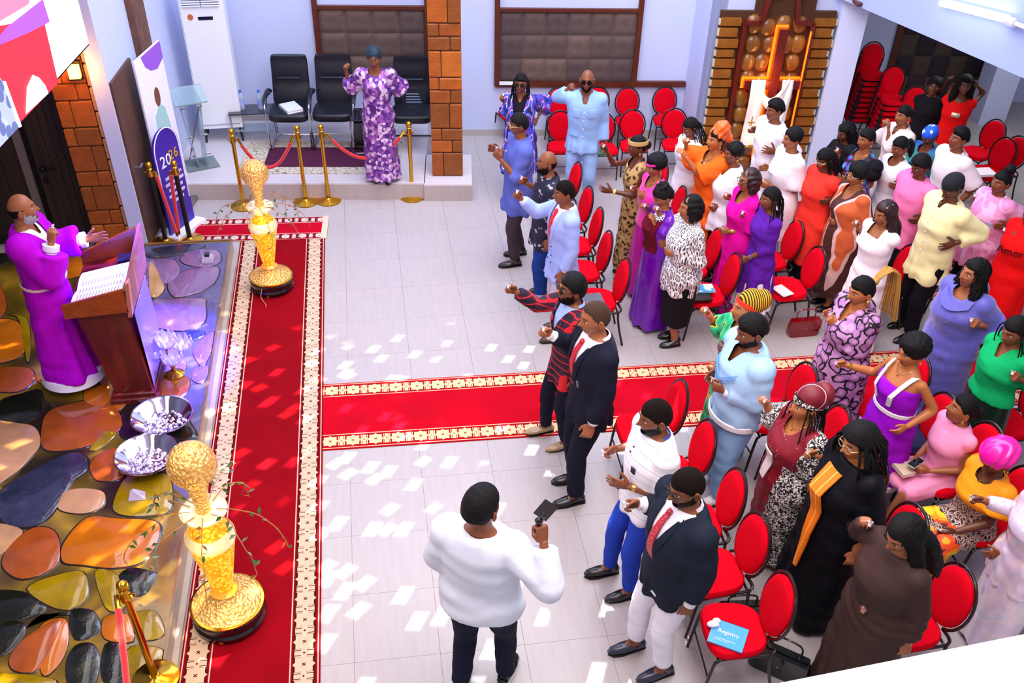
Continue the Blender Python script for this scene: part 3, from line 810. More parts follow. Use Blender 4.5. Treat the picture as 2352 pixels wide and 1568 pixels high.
# walls
YB = 13.23; XL = -2.40; RY = 14.5
BEFORE = set(o.name for o in COL.objects)
CPY = toL(G(1600, 385, 0)).y
mb = MB(); mb.box((-3.2, YB, 0), (6.42, YB+.2, 6.6)); mb.box((6.42, YB, 0), (6.6, RY, 6.6)); mb.box((6.42, RY, 0), (12, RY+.2, 6.6)); struct('wall_back', mb, WHITE)
mb = MB(); mb.box((-2.57, 10.08, 0), (XL, YB, 6.6)); struct('wall_left', mb, WHITE)
mb = MB(); mb.box((4.45, CPY, 0), (4.6, YB, 6.6)); mb.box((4.45, CPY, 0), (6.02, CPY+.2, 6.6)); struct('wall_alcove', mb, WHITE)
mb = MB(); mb.prism([(6.0, CPY-.12), (6.30, CPY-.22), (6.42, CPY+.1), (6.42, CPY+.5), (6.0, CPY+.5)], 0, 3.2); struct('trim_1', mb, WHITE)
mb = MB(); mb.box((1.30, YB-.02, 0), (4.45, YB, .09)); struct('baseboard_back', mb, mat('baseboard_tile', '#b5aca8', rough=.4))
mb = MB(); mb.box((-2.40, YB-.02, PLAT_Z), (.9, YB, PLAT_Z+.08)); struct('baseboard_left', mb, mat('baseboard_tile'))
# platform (tiled step) at the back
PLM = mat('platform_tile', '#cbc4c8', rough=.3, var=.04, vscale=3, stretch=(.6, 8, 1))
mb = MB(); mb.box((-2.4, 11.27, 0), (.82, YB, PLAT_Z)); mb.box((.81, 11.23, 0), (1.42, 12.1, PLAT_Z)); struct('floor_platform', mb, [PLM])
mb = MB(); mb.box((-2.4, 11.255, 0), (.81, 11.27, PLAT_Z-.01)); mb.box((.81, 11.215, 0), (1.42, 11.23, PLAT_Z-.01)); tag(mb.build('step_riser', mat('riser_tile', '#b3a5a2', rough=.4, var=.05, vscale=3, stretch=(6, 6, .5)), None, False), kind='structure').name = 'trim_2'
turn_back(BEFORE)
CY = G(215, 545, STAGE_Z).y; CXL = G(215, 545, STAGE_Z).x; CXR = G(290, 545, STAGE_Z).x
mb = MB(); mb.box((-7.2, CY+.3, 0), (CXR-.02, CY+.5, 6.6)); struct('wall_stage', mb, WHITE)
mb = MB(); mb.box((-7.4, -1, 0), (-7.2, CY+.5, 6.6)); struct('wall_outer', mb, WHITE)
mb = MB(); mb.box((-7.4, 0, 6.5), (14, 14.5, 6.7)); struct('ceiling', mb, mat('ceiling_paint', '#e6e8f2', rough=.8))
mb = MB(); mb.box((11.2, 5, 0), (11.4, 14.3, 6.6)); struct('wall_right', mb, WHITE)
# balcony fascia, right
FZ = 2.3
fa = G(2352, 180, FZ); fb = G(1960, 10, FZ); dv = Vector((fa.x-fb.x, fa.y-fb.y, 0)).normalized(); fb2 = Vector((fb.x, fb.y, 0))-dv*.35; fa2 = Vector((fa.x, fa.y, 0))+dv*6
nx = Vector((-dv.y, dv.x, 0)); nx = nx if nx.x > 0 else -nx
mb = MB(); q0, q1 = fb2, fa2
mb.hexa([(q1.x, q1.y, FZ), (q1.x+nx.x*.25, q1.y+nx.y*.25, FZ), (q0.x+nx.x*.25, q0.y+nx.y*.25, FZ), (q0.x, q0.y, FZ),
         (q1.x, q1.y, 4.0), (q1.x+nx.x*.25, q1.y+nx.y*.25, 4.0), (q0.x+nx.x*.25, q0.y+nx.y*.25, 4.0), (q0.x, q0.y, 4.0)])
struct('wall_balcony', mb, mat('balcony_paint', '#a4b4e8', rough=.7))
mb = MB(); mb.hexa([(q1.x+nx.x*.25, q1.y, FZ), (11.3, q1.y, FZ), (11.3, q0.y+1.6, FZ), (q0.x+nx.x*.25, q0.y+1.6, FZ), (q1.x+nx.x*.25, q1.y, FZ+.15), (11.3, q1.y, FZ+.15), (11.3, q0.y+1.6, FZ+.15), (q0.x+nx.x*.25, q0.y+1.6, FZ+.15)])
struct('ceiling_balcony', mb, mat('soffit_paint', '#7a6a5e', rough=.8))
def fpt(px, py, off=0.0):
    d = ray(px, py); n = np.array(nx); P0 = np.array([fa.x, fa.y, 0]); t = ((P0-np.array([0, 0, CAM_H]))@n)/(d@n)
    return Vector((0, 0, CAM_H))+Vector(d*t)-nx*off
tl = thing('tube_lamp', 'lit fluorescent tube lamp on the white balcony front, upper right', 'lamp', fpt(2325, 45, .05))
p0 = fpt(2175, 5, .09); p1 = fpt(2325, 43, .09); base = tl.location
mb = MB(); mb.tube([p0-base, p1-base], .03, 10); mb.build('glowing_tube', mat('tube_glow', '#ffffff', emit='#e8eeff', estr=12), tl)
mb = MB(); mb.tube([p1-base, p1-base+dv*.12], .045, 8); mb.tube([p0-base+nx*.05, p1-base+nx*.05], .04, 6); mb.build('end_cap', mat('lamp_white', '#e9edf5', rough=.4), tl)
mb = MB()
mb.tube([p1-base+dv*.12, p1-base+dv*.9], .022, 6); mb.build('conduit', mat('lamp_white'), tl)
top_ = fpt(2352, 20, 0)
# brown soffit triangle over the column and grey lintel
BEFORE = set(o.name for o in COL.objects)
mb = MB(); mb.prism([(6.0, 11.6), (6.5, 11.85), (6.0, 12.0)], FZ+.02, FZ+.06); struct('trim_3', mb, mat('soffit_wood', '#5d3a34', rough=.6))
# recess: padded panel
# left wall pieces: dark pilaster, door leaf
dA = XPL(341, 545, XL+.02).y; dB = dA+.75; dT = XPL(290, 206, XL+.02).z
mb = MB(); mb.box((XL, dA, 0), (XL+.03, dB, 1.95)); d1 = struct('door_1', mb, mat('side_door_wood', '#5b3a2c', rough=.5, var=.3, vscale=8, stretch=(3, 3, .4)))
mb = MB(); mb.tube([(XL+.03, dA+.1, .95), (XL+.08, dA+.1, .95), (XL+.08, dA+.2, .95)], .012, 6); mb.build('door_handle', mat('steel', '#9a9aa2', metal=.9, rough=.3), d1)
pk = XPL(361, 153, XL+.08)
mb = MB(); mb.box((XL, pk.y-.42, .0), (XL+.08, pk.y, 6.5)); struct('trim_4', mb, mat('brown_pilaster', '#6a4638', rough=.7, var=.3, vscale=12))
# stone columns: every block its own piece
STN = [mat('stone_block_%d' % i, c, rough=.55, var=.22, vscale=7, bump=.8, bscale=26) for i, c in enumerate(('#a8550f', '#93490d', '#b8641a', '#84460f'))]
def block_mesh(w, d, h, m_):
    b = MB(); i = .012; g = .005
    R = []
    for z, k in ((g, i), (g+i, 0), (h-g-i, 0), (h-g, i)):
        R.append([(g+k, g+k, z), (w-g-k, g+k, z), (w-g-k, d-g-k, z), (g+k, d-g-k, z)])
    b.rings(R); return b.mesh('stone_block', m_)
def stone_column(name, x0, x1, y0, y1, z0, z1, rows, seed):
    core = MB(); core.box((x0+.02, y0+.02, z0), (x1-.02, y1, z1)); c = struct(name, core, mat('stone_grout', '#4a2a14', rough=.9))
    z = z0; k = 0; r = random.Random(seed)
    while z < z1:
        h = rows[k % len(rows)]; f = (.38, .66, .34, .6, .64, .3)[k % 6]
        xs = [x0, x0+(x1-x0)*f, x1]
        for a_, b_ in zip(xs, xs[1:]):
            j = r.uniform(-.006, .006)
            o = piece('stone_block', block_mesh(b_-a_, (y1-y0), h, STN[r.randrange(4)]), c, (a_, y0+j, z))
        z += h; k += 1
    return c
stone_column('trim_5', .91, 1.31, 11.46, 11.90, PLAT_Z, 4.4, (.32, .165, .155, .32, .17, .155), 3)
turn_back(BEFORE)
stone_column('trim_6', CXL, CXR, CY, CY+.28, 0.0, 4.4, (.30, .18, .30, .18, .30, .21), 5)
# right return of the left column: its own facing stones
zc = 0; k = 0; ret = bpy.data.objects.get('trim_6')
while zc < 4.4:
    h = (.27, .25, .3)[k % 3]; o = piece('stone_block', block_mesh(.15, .34, h, mat('stone_pale', '#b98a62', rough=.6, var=.2, vscale=8, bump=.6, bscale=30)), ret, (CXR, CY+.01, zc)); zc += h; k += 1
# stage-side double door
DM = mat('dark_door_wood', '#2a1d15', rough=.5, var=.5, vscale=5, stretch=(7, 7, .35))
mb = MB(); mb.box((-7.1, CY+.24, 0), (CXL, CY+.3, 4.2)); d2 = struct('door_2', mb, mat('door_frame_dark', '#15100e', rough=.6))
gap = YP(75, 400, CY+.2).x; gap = YP(80, 420, CY+.2).x+.03
for x0, x1 in ((gap-1.1, gap-.1), (gap+.05, CXL-.03)):
    n = 5; w = (x1-x0)/n
    for i in range(n):
        b = MB(); b.box((x0+i*w+.003, CY+.17, STAGE_Z), (x0+(i+1)*w-.003, CY+.22, 4.1)); b.build('plank', DM, d2, False)
b = MB(); b.box((gap-.10, CY+.15, STAGE_Z), (gap-.02, CY+.2, 4.1)); b.build('door_seam', mat('seam_strip', '#6a5f5a', rough=.4), d2, False)
hp_ = YP(95, 392, CY+.1)
b = MB(); b.ball((hp_.x, CY+.14, hp_.z), .035); b.tube([(hp_.x, CY+.12, hp_.z), (hp_.x+.14, CY+.12, hp_.z)], .014, 8); b.ball((hp_.x, CY+.15, hp_.z-.14), (.025, .02, .04)); b.build('door_handle', mat('black_iron', '#0c0c0e', rough=.35, metal=.6), d2)
# wall sconce on the stone column
sp_ = YP(170, 165, CY-.08)
sl_ = thing('wall_sconce', 'small glowing amber wall lamp on the left stone column', 'lamp', sp_)
b = MB(); b.box((-.05, -.04, -.06), (.05, .05, .06)); b.build('lamp_glass', mat('sconce_glow', '#ff9a30', emit='#ff9a30', estr=22), sl_, False)
b = MB(); b.box((-.06, .05, -.10), (.06, .08, .09)); b.box((-.06, -.045, -.075), (.06, .06, -.06)); b.build('bracket', mat('black_iron'), sl_, False)
pl = bpy.data.lights.new('sconce_light', 'POINT'); pl.energy = 9; pl.color = (1, .4, .08); pl.shadow_soft_size = .06
po = bpy.data.objects.new('sconce_light', pl); COL.objects.link(po); po.location = sp_+Vector((0, -.16, 0))

# ---------------------------------------------------------------- stage of crazy paving
mb = MB(); SX = -1.70; SYB = 10.27
mb.box((-7.2, 2.2, 0), (SX-.02, SYB, STAGE_Z-.012)); stage = struct('floor_stage', mb, mat('stage_resin', '#463826', pat='noise', cols=['#241c14', '#5e4a10', '#8a6c1c', '#3a2e20'], stops=['L', .3, .46, .56, .72], scale=1.5, rough=.16, var=.35, vscale=2.2, coat=.6, bump=.25, bscale=9))
mb = MB(); mb.prism([(-2.75, SYB-.02), (-2.62, 8.8), (-2.45, 7.4), (-2.25, 6.75), (-1.9, 6.2), (SX-.03, 6.0), (SX-.03, SYB-.02)][::-1], STAGE_Z-.02, STAGE_Z-.0112); mb.build('pale_resin', mat('pale_resin', '#57507a', rough=.15, var=.25, vscale=5, coat=.7, bump=.4, bscale=30), stage, False)  # blue stage light is partly put into this plate's colour
mb = MB(); mb.box((SX-.02, 2.2, 0), (SX, SYB, STAGE_Z)); mb.box((-2.7, SYB, 0), (SX, SYB+.03, STAGE_Z)); struct('trim_7', mb, mat('stage_edge', '#7a5630', rough=.16, var=.55, vscale=4, stretch=(1, .5, 2), coat=.6))
mb = MB(); mb.box((SX, 2.2, 0), (SX+.045, SYB+.02, .006)); struct('trim_8', mb, mat('stage_foot', '#b3a498', rough=.4, var=.15))
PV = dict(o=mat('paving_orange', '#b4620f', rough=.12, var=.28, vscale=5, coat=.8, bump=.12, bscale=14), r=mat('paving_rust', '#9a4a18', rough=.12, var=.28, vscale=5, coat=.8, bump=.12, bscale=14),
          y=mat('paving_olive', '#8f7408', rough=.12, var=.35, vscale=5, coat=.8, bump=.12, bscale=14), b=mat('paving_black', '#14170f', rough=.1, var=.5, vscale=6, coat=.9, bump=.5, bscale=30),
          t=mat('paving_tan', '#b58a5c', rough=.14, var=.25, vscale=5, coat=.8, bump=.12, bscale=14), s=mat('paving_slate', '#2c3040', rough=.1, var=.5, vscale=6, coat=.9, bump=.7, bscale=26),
          p=mat('paving_mauve', '#80608a', rough=.12, var=.12, vscale=5, coat=.8, bump=.1, bscale=14))  # violet of the stage light painted into these stones' colour
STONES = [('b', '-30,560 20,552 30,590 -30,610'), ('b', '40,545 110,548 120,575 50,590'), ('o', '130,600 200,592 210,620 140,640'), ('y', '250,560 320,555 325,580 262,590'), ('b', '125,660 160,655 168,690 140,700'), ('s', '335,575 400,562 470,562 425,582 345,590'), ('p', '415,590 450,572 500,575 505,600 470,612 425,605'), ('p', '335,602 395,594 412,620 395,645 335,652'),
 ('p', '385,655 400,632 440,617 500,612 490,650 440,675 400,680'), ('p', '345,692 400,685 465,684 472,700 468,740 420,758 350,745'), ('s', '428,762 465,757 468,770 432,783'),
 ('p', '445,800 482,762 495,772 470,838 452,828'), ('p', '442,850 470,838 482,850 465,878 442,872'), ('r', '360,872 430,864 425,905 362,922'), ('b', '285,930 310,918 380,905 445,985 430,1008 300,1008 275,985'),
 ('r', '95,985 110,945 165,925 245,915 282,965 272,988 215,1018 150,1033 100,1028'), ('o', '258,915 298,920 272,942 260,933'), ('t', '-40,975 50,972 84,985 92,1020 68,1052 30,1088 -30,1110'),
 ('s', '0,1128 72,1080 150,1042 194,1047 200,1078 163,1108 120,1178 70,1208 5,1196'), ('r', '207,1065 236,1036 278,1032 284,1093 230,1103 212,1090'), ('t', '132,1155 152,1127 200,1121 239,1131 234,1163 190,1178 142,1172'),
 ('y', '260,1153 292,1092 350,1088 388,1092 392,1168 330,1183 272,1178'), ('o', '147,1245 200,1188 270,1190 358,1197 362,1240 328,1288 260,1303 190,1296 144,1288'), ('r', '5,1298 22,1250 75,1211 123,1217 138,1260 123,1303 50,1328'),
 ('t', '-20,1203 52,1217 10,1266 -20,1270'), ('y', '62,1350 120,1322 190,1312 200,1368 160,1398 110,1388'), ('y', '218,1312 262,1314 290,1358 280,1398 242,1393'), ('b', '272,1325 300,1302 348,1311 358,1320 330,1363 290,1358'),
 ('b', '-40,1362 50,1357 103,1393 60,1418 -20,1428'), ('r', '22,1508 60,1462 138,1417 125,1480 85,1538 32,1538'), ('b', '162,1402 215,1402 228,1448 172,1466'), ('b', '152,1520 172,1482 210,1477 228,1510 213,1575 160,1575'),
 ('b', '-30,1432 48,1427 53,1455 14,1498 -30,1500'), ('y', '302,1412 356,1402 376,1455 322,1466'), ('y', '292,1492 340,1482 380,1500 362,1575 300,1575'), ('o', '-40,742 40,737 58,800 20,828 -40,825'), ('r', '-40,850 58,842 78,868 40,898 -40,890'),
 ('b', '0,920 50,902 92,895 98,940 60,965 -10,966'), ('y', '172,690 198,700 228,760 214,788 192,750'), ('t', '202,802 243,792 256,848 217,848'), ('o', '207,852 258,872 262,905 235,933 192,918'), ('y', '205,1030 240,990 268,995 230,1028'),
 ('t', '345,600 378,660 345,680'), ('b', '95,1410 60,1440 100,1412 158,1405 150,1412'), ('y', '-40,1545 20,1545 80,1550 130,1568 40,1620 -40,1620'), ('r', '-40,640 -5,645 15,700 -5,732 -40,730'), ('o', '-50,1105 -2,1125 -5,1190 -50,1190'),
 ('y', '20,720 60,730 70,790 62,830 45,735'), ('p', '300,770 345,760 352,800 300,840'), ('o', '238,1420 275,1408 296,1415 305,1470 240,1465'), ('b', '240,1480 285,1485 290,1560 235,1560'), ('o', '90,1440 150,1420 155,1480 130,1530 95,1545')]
TRACED = []
for kk, ps in STONES:
    P = [tuple(map(float, q.split(','))) for q in ps.split()]
    W_ = [tuple(G(x, y, STAGE_Z))[:2] for x, y in P]
    W_ = [(min(x, SX-.03), min(y, SYB-.03)) for x, y in catmull(W_, 4)]
    TRACED.append((kk, W_))
# smaller stones fill the gaps between the large ones
rs = random.Random(12); ED = [np.array(w) for _, w in TRACED]; taken = []
def inside(x, y, w):
    c = False
    for (x0, y0), (x1, y1) in zip(w, w[1:]+w[:1]):
        if (y0 > y) != (y1 > y) and x < (x1-x0)*(y-y0)/(y1-y0)+x0: c = not c
    return c
for _ in range(5200):
    x, y = rs.uniform(-3.5, SX-.05), rs.uniform(3.7, SYB-.06)
    d = min(float(np.min(np.hypot(e[:, 0]-x, e[:, 1]-y))) for e in ED); d = min(d, SX-.02-x, *[math.hypot(a_-x, b_-y)-c_ for a_, b_, c_ in taken] or [9])
    if d < .125 or any(inside(x, y, w) for _, w in TRACED[:len(STONES)]): continue
    q = min(d-.02, .22); taken.append((x, y, q)); n_ = rs.randint(6, 8); a0 = rs.uniform(0, 6)
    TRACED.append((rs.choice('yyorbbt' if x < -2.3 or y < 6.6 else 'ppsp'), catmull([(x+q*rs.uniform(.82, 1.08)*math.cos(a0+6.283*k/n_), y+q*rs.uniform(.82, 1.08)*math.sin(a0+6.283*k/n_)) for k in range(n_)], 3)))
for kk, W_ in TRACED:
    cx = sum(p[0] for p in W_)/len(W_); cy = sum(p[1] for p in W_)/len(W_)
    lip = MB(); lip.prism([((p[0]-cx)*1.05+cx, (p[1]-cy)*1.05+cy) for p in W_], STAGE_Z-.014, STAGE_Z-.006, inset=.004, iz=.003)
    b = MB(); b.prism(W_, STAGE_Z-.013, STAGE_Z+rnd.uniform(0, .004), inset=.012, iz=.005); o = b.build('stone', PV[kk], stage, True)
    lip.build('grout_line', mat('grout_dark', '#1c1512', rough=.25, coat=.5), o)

# ---------------------------------------------------------------- carpets
def carpet_mat(name, axis, w, field, band):
    m = bpy.data.materials.new(name); m.use_nodes = True; nt = m.node_tree; b = nt.nodes['Principled BSDF']; b.inputs['Roughness'].default_value = .95; b.inputs['Specular IOR Level'].default_value = .1
    L = nt.links.new; tc = nt.nodes.new('ShaderNodeTexCoord'); sp = nt.nodes.new('ShaderNodeSeparateXYZ'); L(tc.outputs['Object'], sp.inputs[0])
    def M(op, a, c=None, d=None):
        n = nt.nodes.new('ShaderNodeMath'); n.operation = op
        for i, v in enumerate((a, c, d)):
            if v is None: continue
            if isinstance(v, (int, float)): n.inputs[i].default_value = v
            else: L(v, n.inputs[i])
        return n.outputs[0]
    u, v = (sp.outputs[1], sp.outputs[0]) if axis == 'Y' else (sp.outputs[0], sp.outputs[1])
    av = M('ABSOLUTE', v); dist = M('SUBTRACT', w/2, av)           # distance from the edge
    bc = band[0]+band[1]/2
    a = M('DIVIDE', M('SUBTRACT', dist, bc), band[1]/2)            # -1..1 across the band
    T = band[2]; fu = M('MULTIPLY', M('SUBTRACT', M('FRACT', M('DIVIDE', u, T)), .5), 2*T/band[1])   # about -T/w..T/w
    half = T/band[1]
    aa = M('ABSOLUTE', a); fb = M('ABSOLUTE', fu)
    sq = M('MAXIMUM', aa, fb); di = M('MULTIPLY', M('ADD', aa, fb), .76); star = M('LESS_THAN', M('MINIMUM', sq, di), .76)
    fe = M('SUBTRACT', half, fb)
    bow = M('LESS_THAN', fe, .42); bow = M('MULTIPLY', bow, M('LESS_THAN', aa, .84))
    line = M('LESS_THAN', M('ABSOLUTE', M('SUBTRACT', fe, M('ADD', .27, 0))), .04); line = M('MULTIPLY', line, M('GREATER_THAN', aa, .25))
    dgl = M('LESS_THAN', M('ADD', aa, fe), .12)
    x1 = M('LESS_THAN', M('MINIMUM', M('ABSOLUTE', M('SUBTRACT', aa, fb)), 9), .07); x1 = M('MULTIPLY', x1, M('LESS_THAN', M('ADD', aa, fb), .30))
    be = M('MAXIMUM', star, bow); be = M('MULTIPLY', be, M('SUBTRACT', 1, M('MINIMUM', 1, M('ADD', M('ADD', line, dgl), x1))))
    inb = M('LESS_THAN', aa, 1.0); be = M('MULTIPLY', be, inb)
    l1 = M('LESS_THAN', M('ABSOLUTE', M('SUBTRACT', dist, band[0]-.018)), .0045); l2 = M('LESS_THAN', M('ABSOLUTE', M('SUBTRACT', dist, band[0]+band[1]+.014)), .0045)
    be = M('MINIMUM', 1, M('ADD', be, M('ADD', l1, l2)))
    nz = nt.nodes.new('ShaderNodeTexNoise'); nz.inputs['Scale'].default_value = 2.5; nz.inputs['Detail'].default_value = 4; L(tc.outputs['Object'], nz.inputs[0])
    def mix(f, c1, c2):
        n = nt.nodes.new('ShaderNodeMixRGB')
        if isinstance(f, (int, float)): n.inputs[0].default_value = f
        else: L(f, n.inputs[0])
        for i, c in ((1, c1), (2, c2)):
            if isinstance(c, str): n.inputs[i].default_value = lin(c)
            else: L(c, n.inputs[i])
        return n.outputs[0]
    fieldc = mix(nz.outputs['Fac'], field, field); mr = nt.nodes.new('ShaderNodeHueSaturation'); L(fieldc, mr.inputs['Color']); L(M('ADD', .7, M('MULTIPLY', nz.outputs['Fac'], .6)), mr.inputs['Value'])
    c = mix(inb, mr.outputs[0], band[3]); c = mix(be, c, band[4]); L(c, b.inputs['Base Color'])
    n3 = nt.nodes.new('ShaderNodeTexNoise'); n3.inputs['Scale'].default_value = 400; L(tc.outputs['Object'], n3.inputs[0]); bp = nt.nodes.new('ShaderNodeBump'); bp.inputs['Strength'].default_value = .4; bp.inputs['Distance'].default_value = .004
    L(n3.outputs['Fac'], bp.inputs['Height']); L(bp.outputs[0], b.inputs['Normal']); return m
def carpet(name, label, x0, x1, y0, y1, z, mt, th_=.012, rz=0):
    b = MB(); w, l = x1-x0, y1-y0; n = 24; R = []
    b.box((-w/2, -l/2, 0), (w/2, l/2, th_)); o = b.build(name, mt, None, False); o.location = ((x0+x1)/2, (y0+y1)/2, z); o.rotation_euler.z = rz; return tag(o, label, 'carpet')
CM1 = carpet_mat('carpet_aisle', 'Y', .99, '#84000f', (.035, .165, .20, '#4e0810', '#cbb096'))
CM2 = carpet_mat('carpet_cross', 'X', .96, '#b4001a', (.035, .15, .205, '#960a18', '#dcc094'))
CM3 = carpet_mat('carpet_top', 'X', .53, '#b00020', (.015, .105, .2, '#7a0a18', '#d4c2b8'))
carpet('carpet_runner', 'long red carpet runner with star border along the front of the stage', -1.635, -.645, 2.0, 10.47, .001, CM1)
carpet('carpet_runner', 'red carpet runner with star border crossing the hall between the two blocks of chairs', -.66, 11.2, 6.50, 7.46, .0, CM2, .011, -.021)
cr = carpet('carpet_runner', 'short red carpet piece with star border and bare cream end below the platform step', -2.19, -.61, 10.47, 11.0, .002, CM3, .015, -.05)
b = MB(); b.box((.72, -.27, .0), (.79, .28, .018)); b.build('cream_end', mat('carpet_back', '#d8bfa6', rough=.9), cr, False)
# rug on the platform
BEFORE = set(o.name for o in COL.objects)
rx0, rx1, ry0, ry1 = -1.60, .48, 11.53, 12.5
b = MB(); b.box((rx0, ry0, PLAT_Z), (rx1, ry1, PLAT_Z+.012)); rug = tag(b.build('rug', mat('rug_border', '#bdb29c', rough=.9, pat='edge', cols=['#8e8472', '#cbc1ad'], stops=[0, .05], scale=14), None, False), 'small rug with plum field and beige key border under the black armchairs', 'rug')
b = MB(); b.box((rx0+.32, ry0+.18, PLAT_Z+.012), (rx1-.28, ry1-.2, PLAT_Z+.016)); b.build('rug_field', mat('rug_plum', '#4a0a34', rough=.95, var=.2, vscale=3), rug, False)

# ---------------------------------------------------------------- padded wall panels
PAD = [mat('pad_cloth_%d' % i, c, rough=.75, var=.22, vscale=9, sheen=.4) for i, c in enumerate(('#54403a', '#5c463c', '#4b3937', '#624b41'))]
PADD = [mat('pad_dark_%d' % i, c, rough=.8, var=.2, vscale=9) for i, c in enumerate(('#4a3c33', '#2c222a', '#54453a', '#33262a'))]
def pad_mesh(w, h, m_):
    b = MB(); n = 8; R = []; vs = []; fs = []
    for j in range(n+1):
        for i in range(n+1):
            u, v = i/n, j/n; e = min(u, 1-u, v, 1-v)*2
            dd = .035*(1-(1-min(1, e*2.2))**2)-.022*math.exp(-(((u-.5)**2+(v-.5)**2)/.012))
            vs.append((u*w, -dd, v*h))
    for j in range(n):
        for i in range(n): a_ = j*(n+1)+i; fs.append((a_, a_+1, a_+n+2, a_+n+1))
    b.add(vs, fs); b.cur = 0; b.ball((w/2, -.016, h/2), (.014, .008, .014), 8, 6); return smoothm(b.mesh('padded_tile', m_), 60)
def padded(name, label, x0, x1, z0, z1, nc, nr, y, mats, stile_top=None, fw=.07, kind=True):
    t = thing(name, label, 'wall panel', (x0, y, z0)); w, h = x1-x0, z1-z0
    ms = [pad_mesh(w/nc, h/nr, m_) for m_ in mats]; r = random.Random(nc*7+nr)
    b = MB(); b.box((0, -.01, 0), (w, 0, h)); b.build('backing', mats[2], t, False)
    for j in range(nr):
        for i in range(nc):
            piece('padded_tile', ms[(0, 1)[(i+j) % 2]+2*((i*3+j) % 3 == 0) if mats is PADD else r.randrange(4)], t, (i*w/nc, -.012, j*h/nr))
    st = (stile_top or z1)-z0
    for (a_, c_) in (((-fw, -.06, -fw*.8), (0, 0, st)), ((w, -.06, -fw*.8), (w+fw, 0, st)), ((-fw*.8, -.062, -fw), (w+fw*.8, 0, 0)), ((-fw*.6, -.058, h), (w+fw*.6, 0, h+fw*.6))):
        b = MB(); b.box(a_, c_); b.build('frame_bar', WOOD, t, False)
    return t
pz0 = YPL(735, 190, YB).z+.06; pz1 = YPL(720, 18, YB).z
px0 = YPL(735, 185, YB).x+.07; px1 = YPL(978, 100, YB).x; qx0 = YPL(1135, 190, YB).x+.07; qx1 = YPL(1460, 190, YB).x-.07; qz0 = YPL(1135, 195, YB).z+.06; qz1 = YPL(1130, 24, YB).z
padded('padded_panel', 'framed brown padded wall panel behind the black armchairs', px0, px1, pz0, pz1, 4, 3, YB, PAD, 3.2)
padded('padded_panel', 'framed six-column padded wall panel behind the pale blue suit', qx0, qx1, qz0, qz1, 6, 3, YB, PAD, 3.2)
b = MB(); b.box((qx1+.07, YB-.06, qz0-.06), (4.44, YB, qz0+.01)); tag(b.build('wall_rail', WOOD, None, False), kind='structure').name = 'trim_9'
padded('padded_panel', 'dark padded wall panel in checkered browns in the far right recess', YPL(2062, 60, RY).x+.09, YPL(2270, 150, RY).x-.08, YPL(2170, 222, RY).z, 2.0, 5, 6, RY, PADD, None, .09)
for i, (x0, x1) in enumerate(((.2, .5), (3.9, 4.2), (2.3, 2.5))):
    pass
for nm, xx, zz, lb in (('white_eraser', .62, pz0-.02, 'white board duster on the right end of the ledge behind the armchairs'), ('white_eraser', qx0+.1, qz0-.02, 'white board duster on the left end of the ledge under the six-column panel')):
    b = MB(); b.box((-.1, -.06, 0), (.1, -.02, .035)); o = b.build(nm, mat('white_plastic', '#eceef2', rough=.4), None, False); o.location = (xx, YB-.045, zz); tag(o, lb, 'duster')
# white column right of the recess panel
wc = toL(G(2270, 300, 0)); mb = MB(); mb.box((YPL(2262, 240, 13.6).x, 13.6, 0), (YPL(2322, 240, 13.6).x, 14.0, 3)); struct('trim_10', mb, WHITE)

# ---------------------------------------------------------------- cross on its stone panel
xl, xr, zt = toL(G(1600, 385, 0)).x-.0, 5.97, YPL(1675, 22, CPY).z
cp = thing('stone_cross_panel', 'tall wall panel of brown rounded stones in a dark wood frame with side bricks', 'wall panel', (xl, CPY, 0))
b = MB(); b.box((0, -.06, 0), (xr-xl, 0, zt)); b.box((.42, -.06, zt), (1.17, 0, zt+1.2)); b.build('backing', mat('stone_grout'), cp, False)
QB = mat('brick_glazed', '#8a5318', rough=.3, var=.25, vscale=8, bump=.5, bscale=25)
z = .02; k = 0
while z < zt-.1:
    h = .115+(.02 if k % 3 else 0)
    for x0 in (0, xr-xl-.27):
        ww = .26-(.03 if (k % 2 == 0) else 0); b = MB(); b.prism([(x0+(.26-ww if x0 else 0), -.11), (x0+ww, -.11), (x0+ww, -.05), (x0, -.05)], z, z+h-.025, inset=.008, iz=.01); b.build('brick', QB, cp, True)
        b = MB(); b.box(((x0-.02) if not x0 else x0+ww, -.10, z+.01), ((x0+.0) if not x0 else x0+ww+.03, -.05, z+h-.04)); b.build('brick_end', mat('brick_pale', '#c9c3ae', rough=.5), cp, False)
    z += h; k += 1
RS = mat('cobble_brown', '#7a4a1c', rough=.22, var=.3, vscale=5, coat=.5, bump=.4, bscale=18)
RS2 = mat('cobble_amber', '#8d5c20', rough=.22, var=.3, vscale=5, coat=.5, bump=.4, bscale=18)
r = random.Random(4); rows = 9; cols = 4; gx0, gx1 = .34, xr-xl-.34; gz1 = zt-.06
def cob(cx, cz, rx, rz, rot=0):
    b = MB(); n = 12; R = []
    for q, dd in ((1, 0), (.92, .03), (.7, .05), (.3, .062)):
        ring = []
        for i in range(n):
            a_ = 2*math.pi*i/n; c_, s_ = math.cos(a_), math.sin(a_); e = (abs(c_)**2.8+abs(s_)**2.8)**(-1/2.8)
            x_ = rx*q*e*c_*(1+.06*math.sin(a_*3+cx*20)); z_ = rz*q*e*s_; ring.append((cx+x_*math.cos(rot)-z_*math.sin(rot), -.055-dd, cz+x_*math.sin(rot)+z_*math.cos(rot)))
        R.append(ring)
    b.rings(R); b.build('stone', r.choice((RS, RS2)), cp, True)
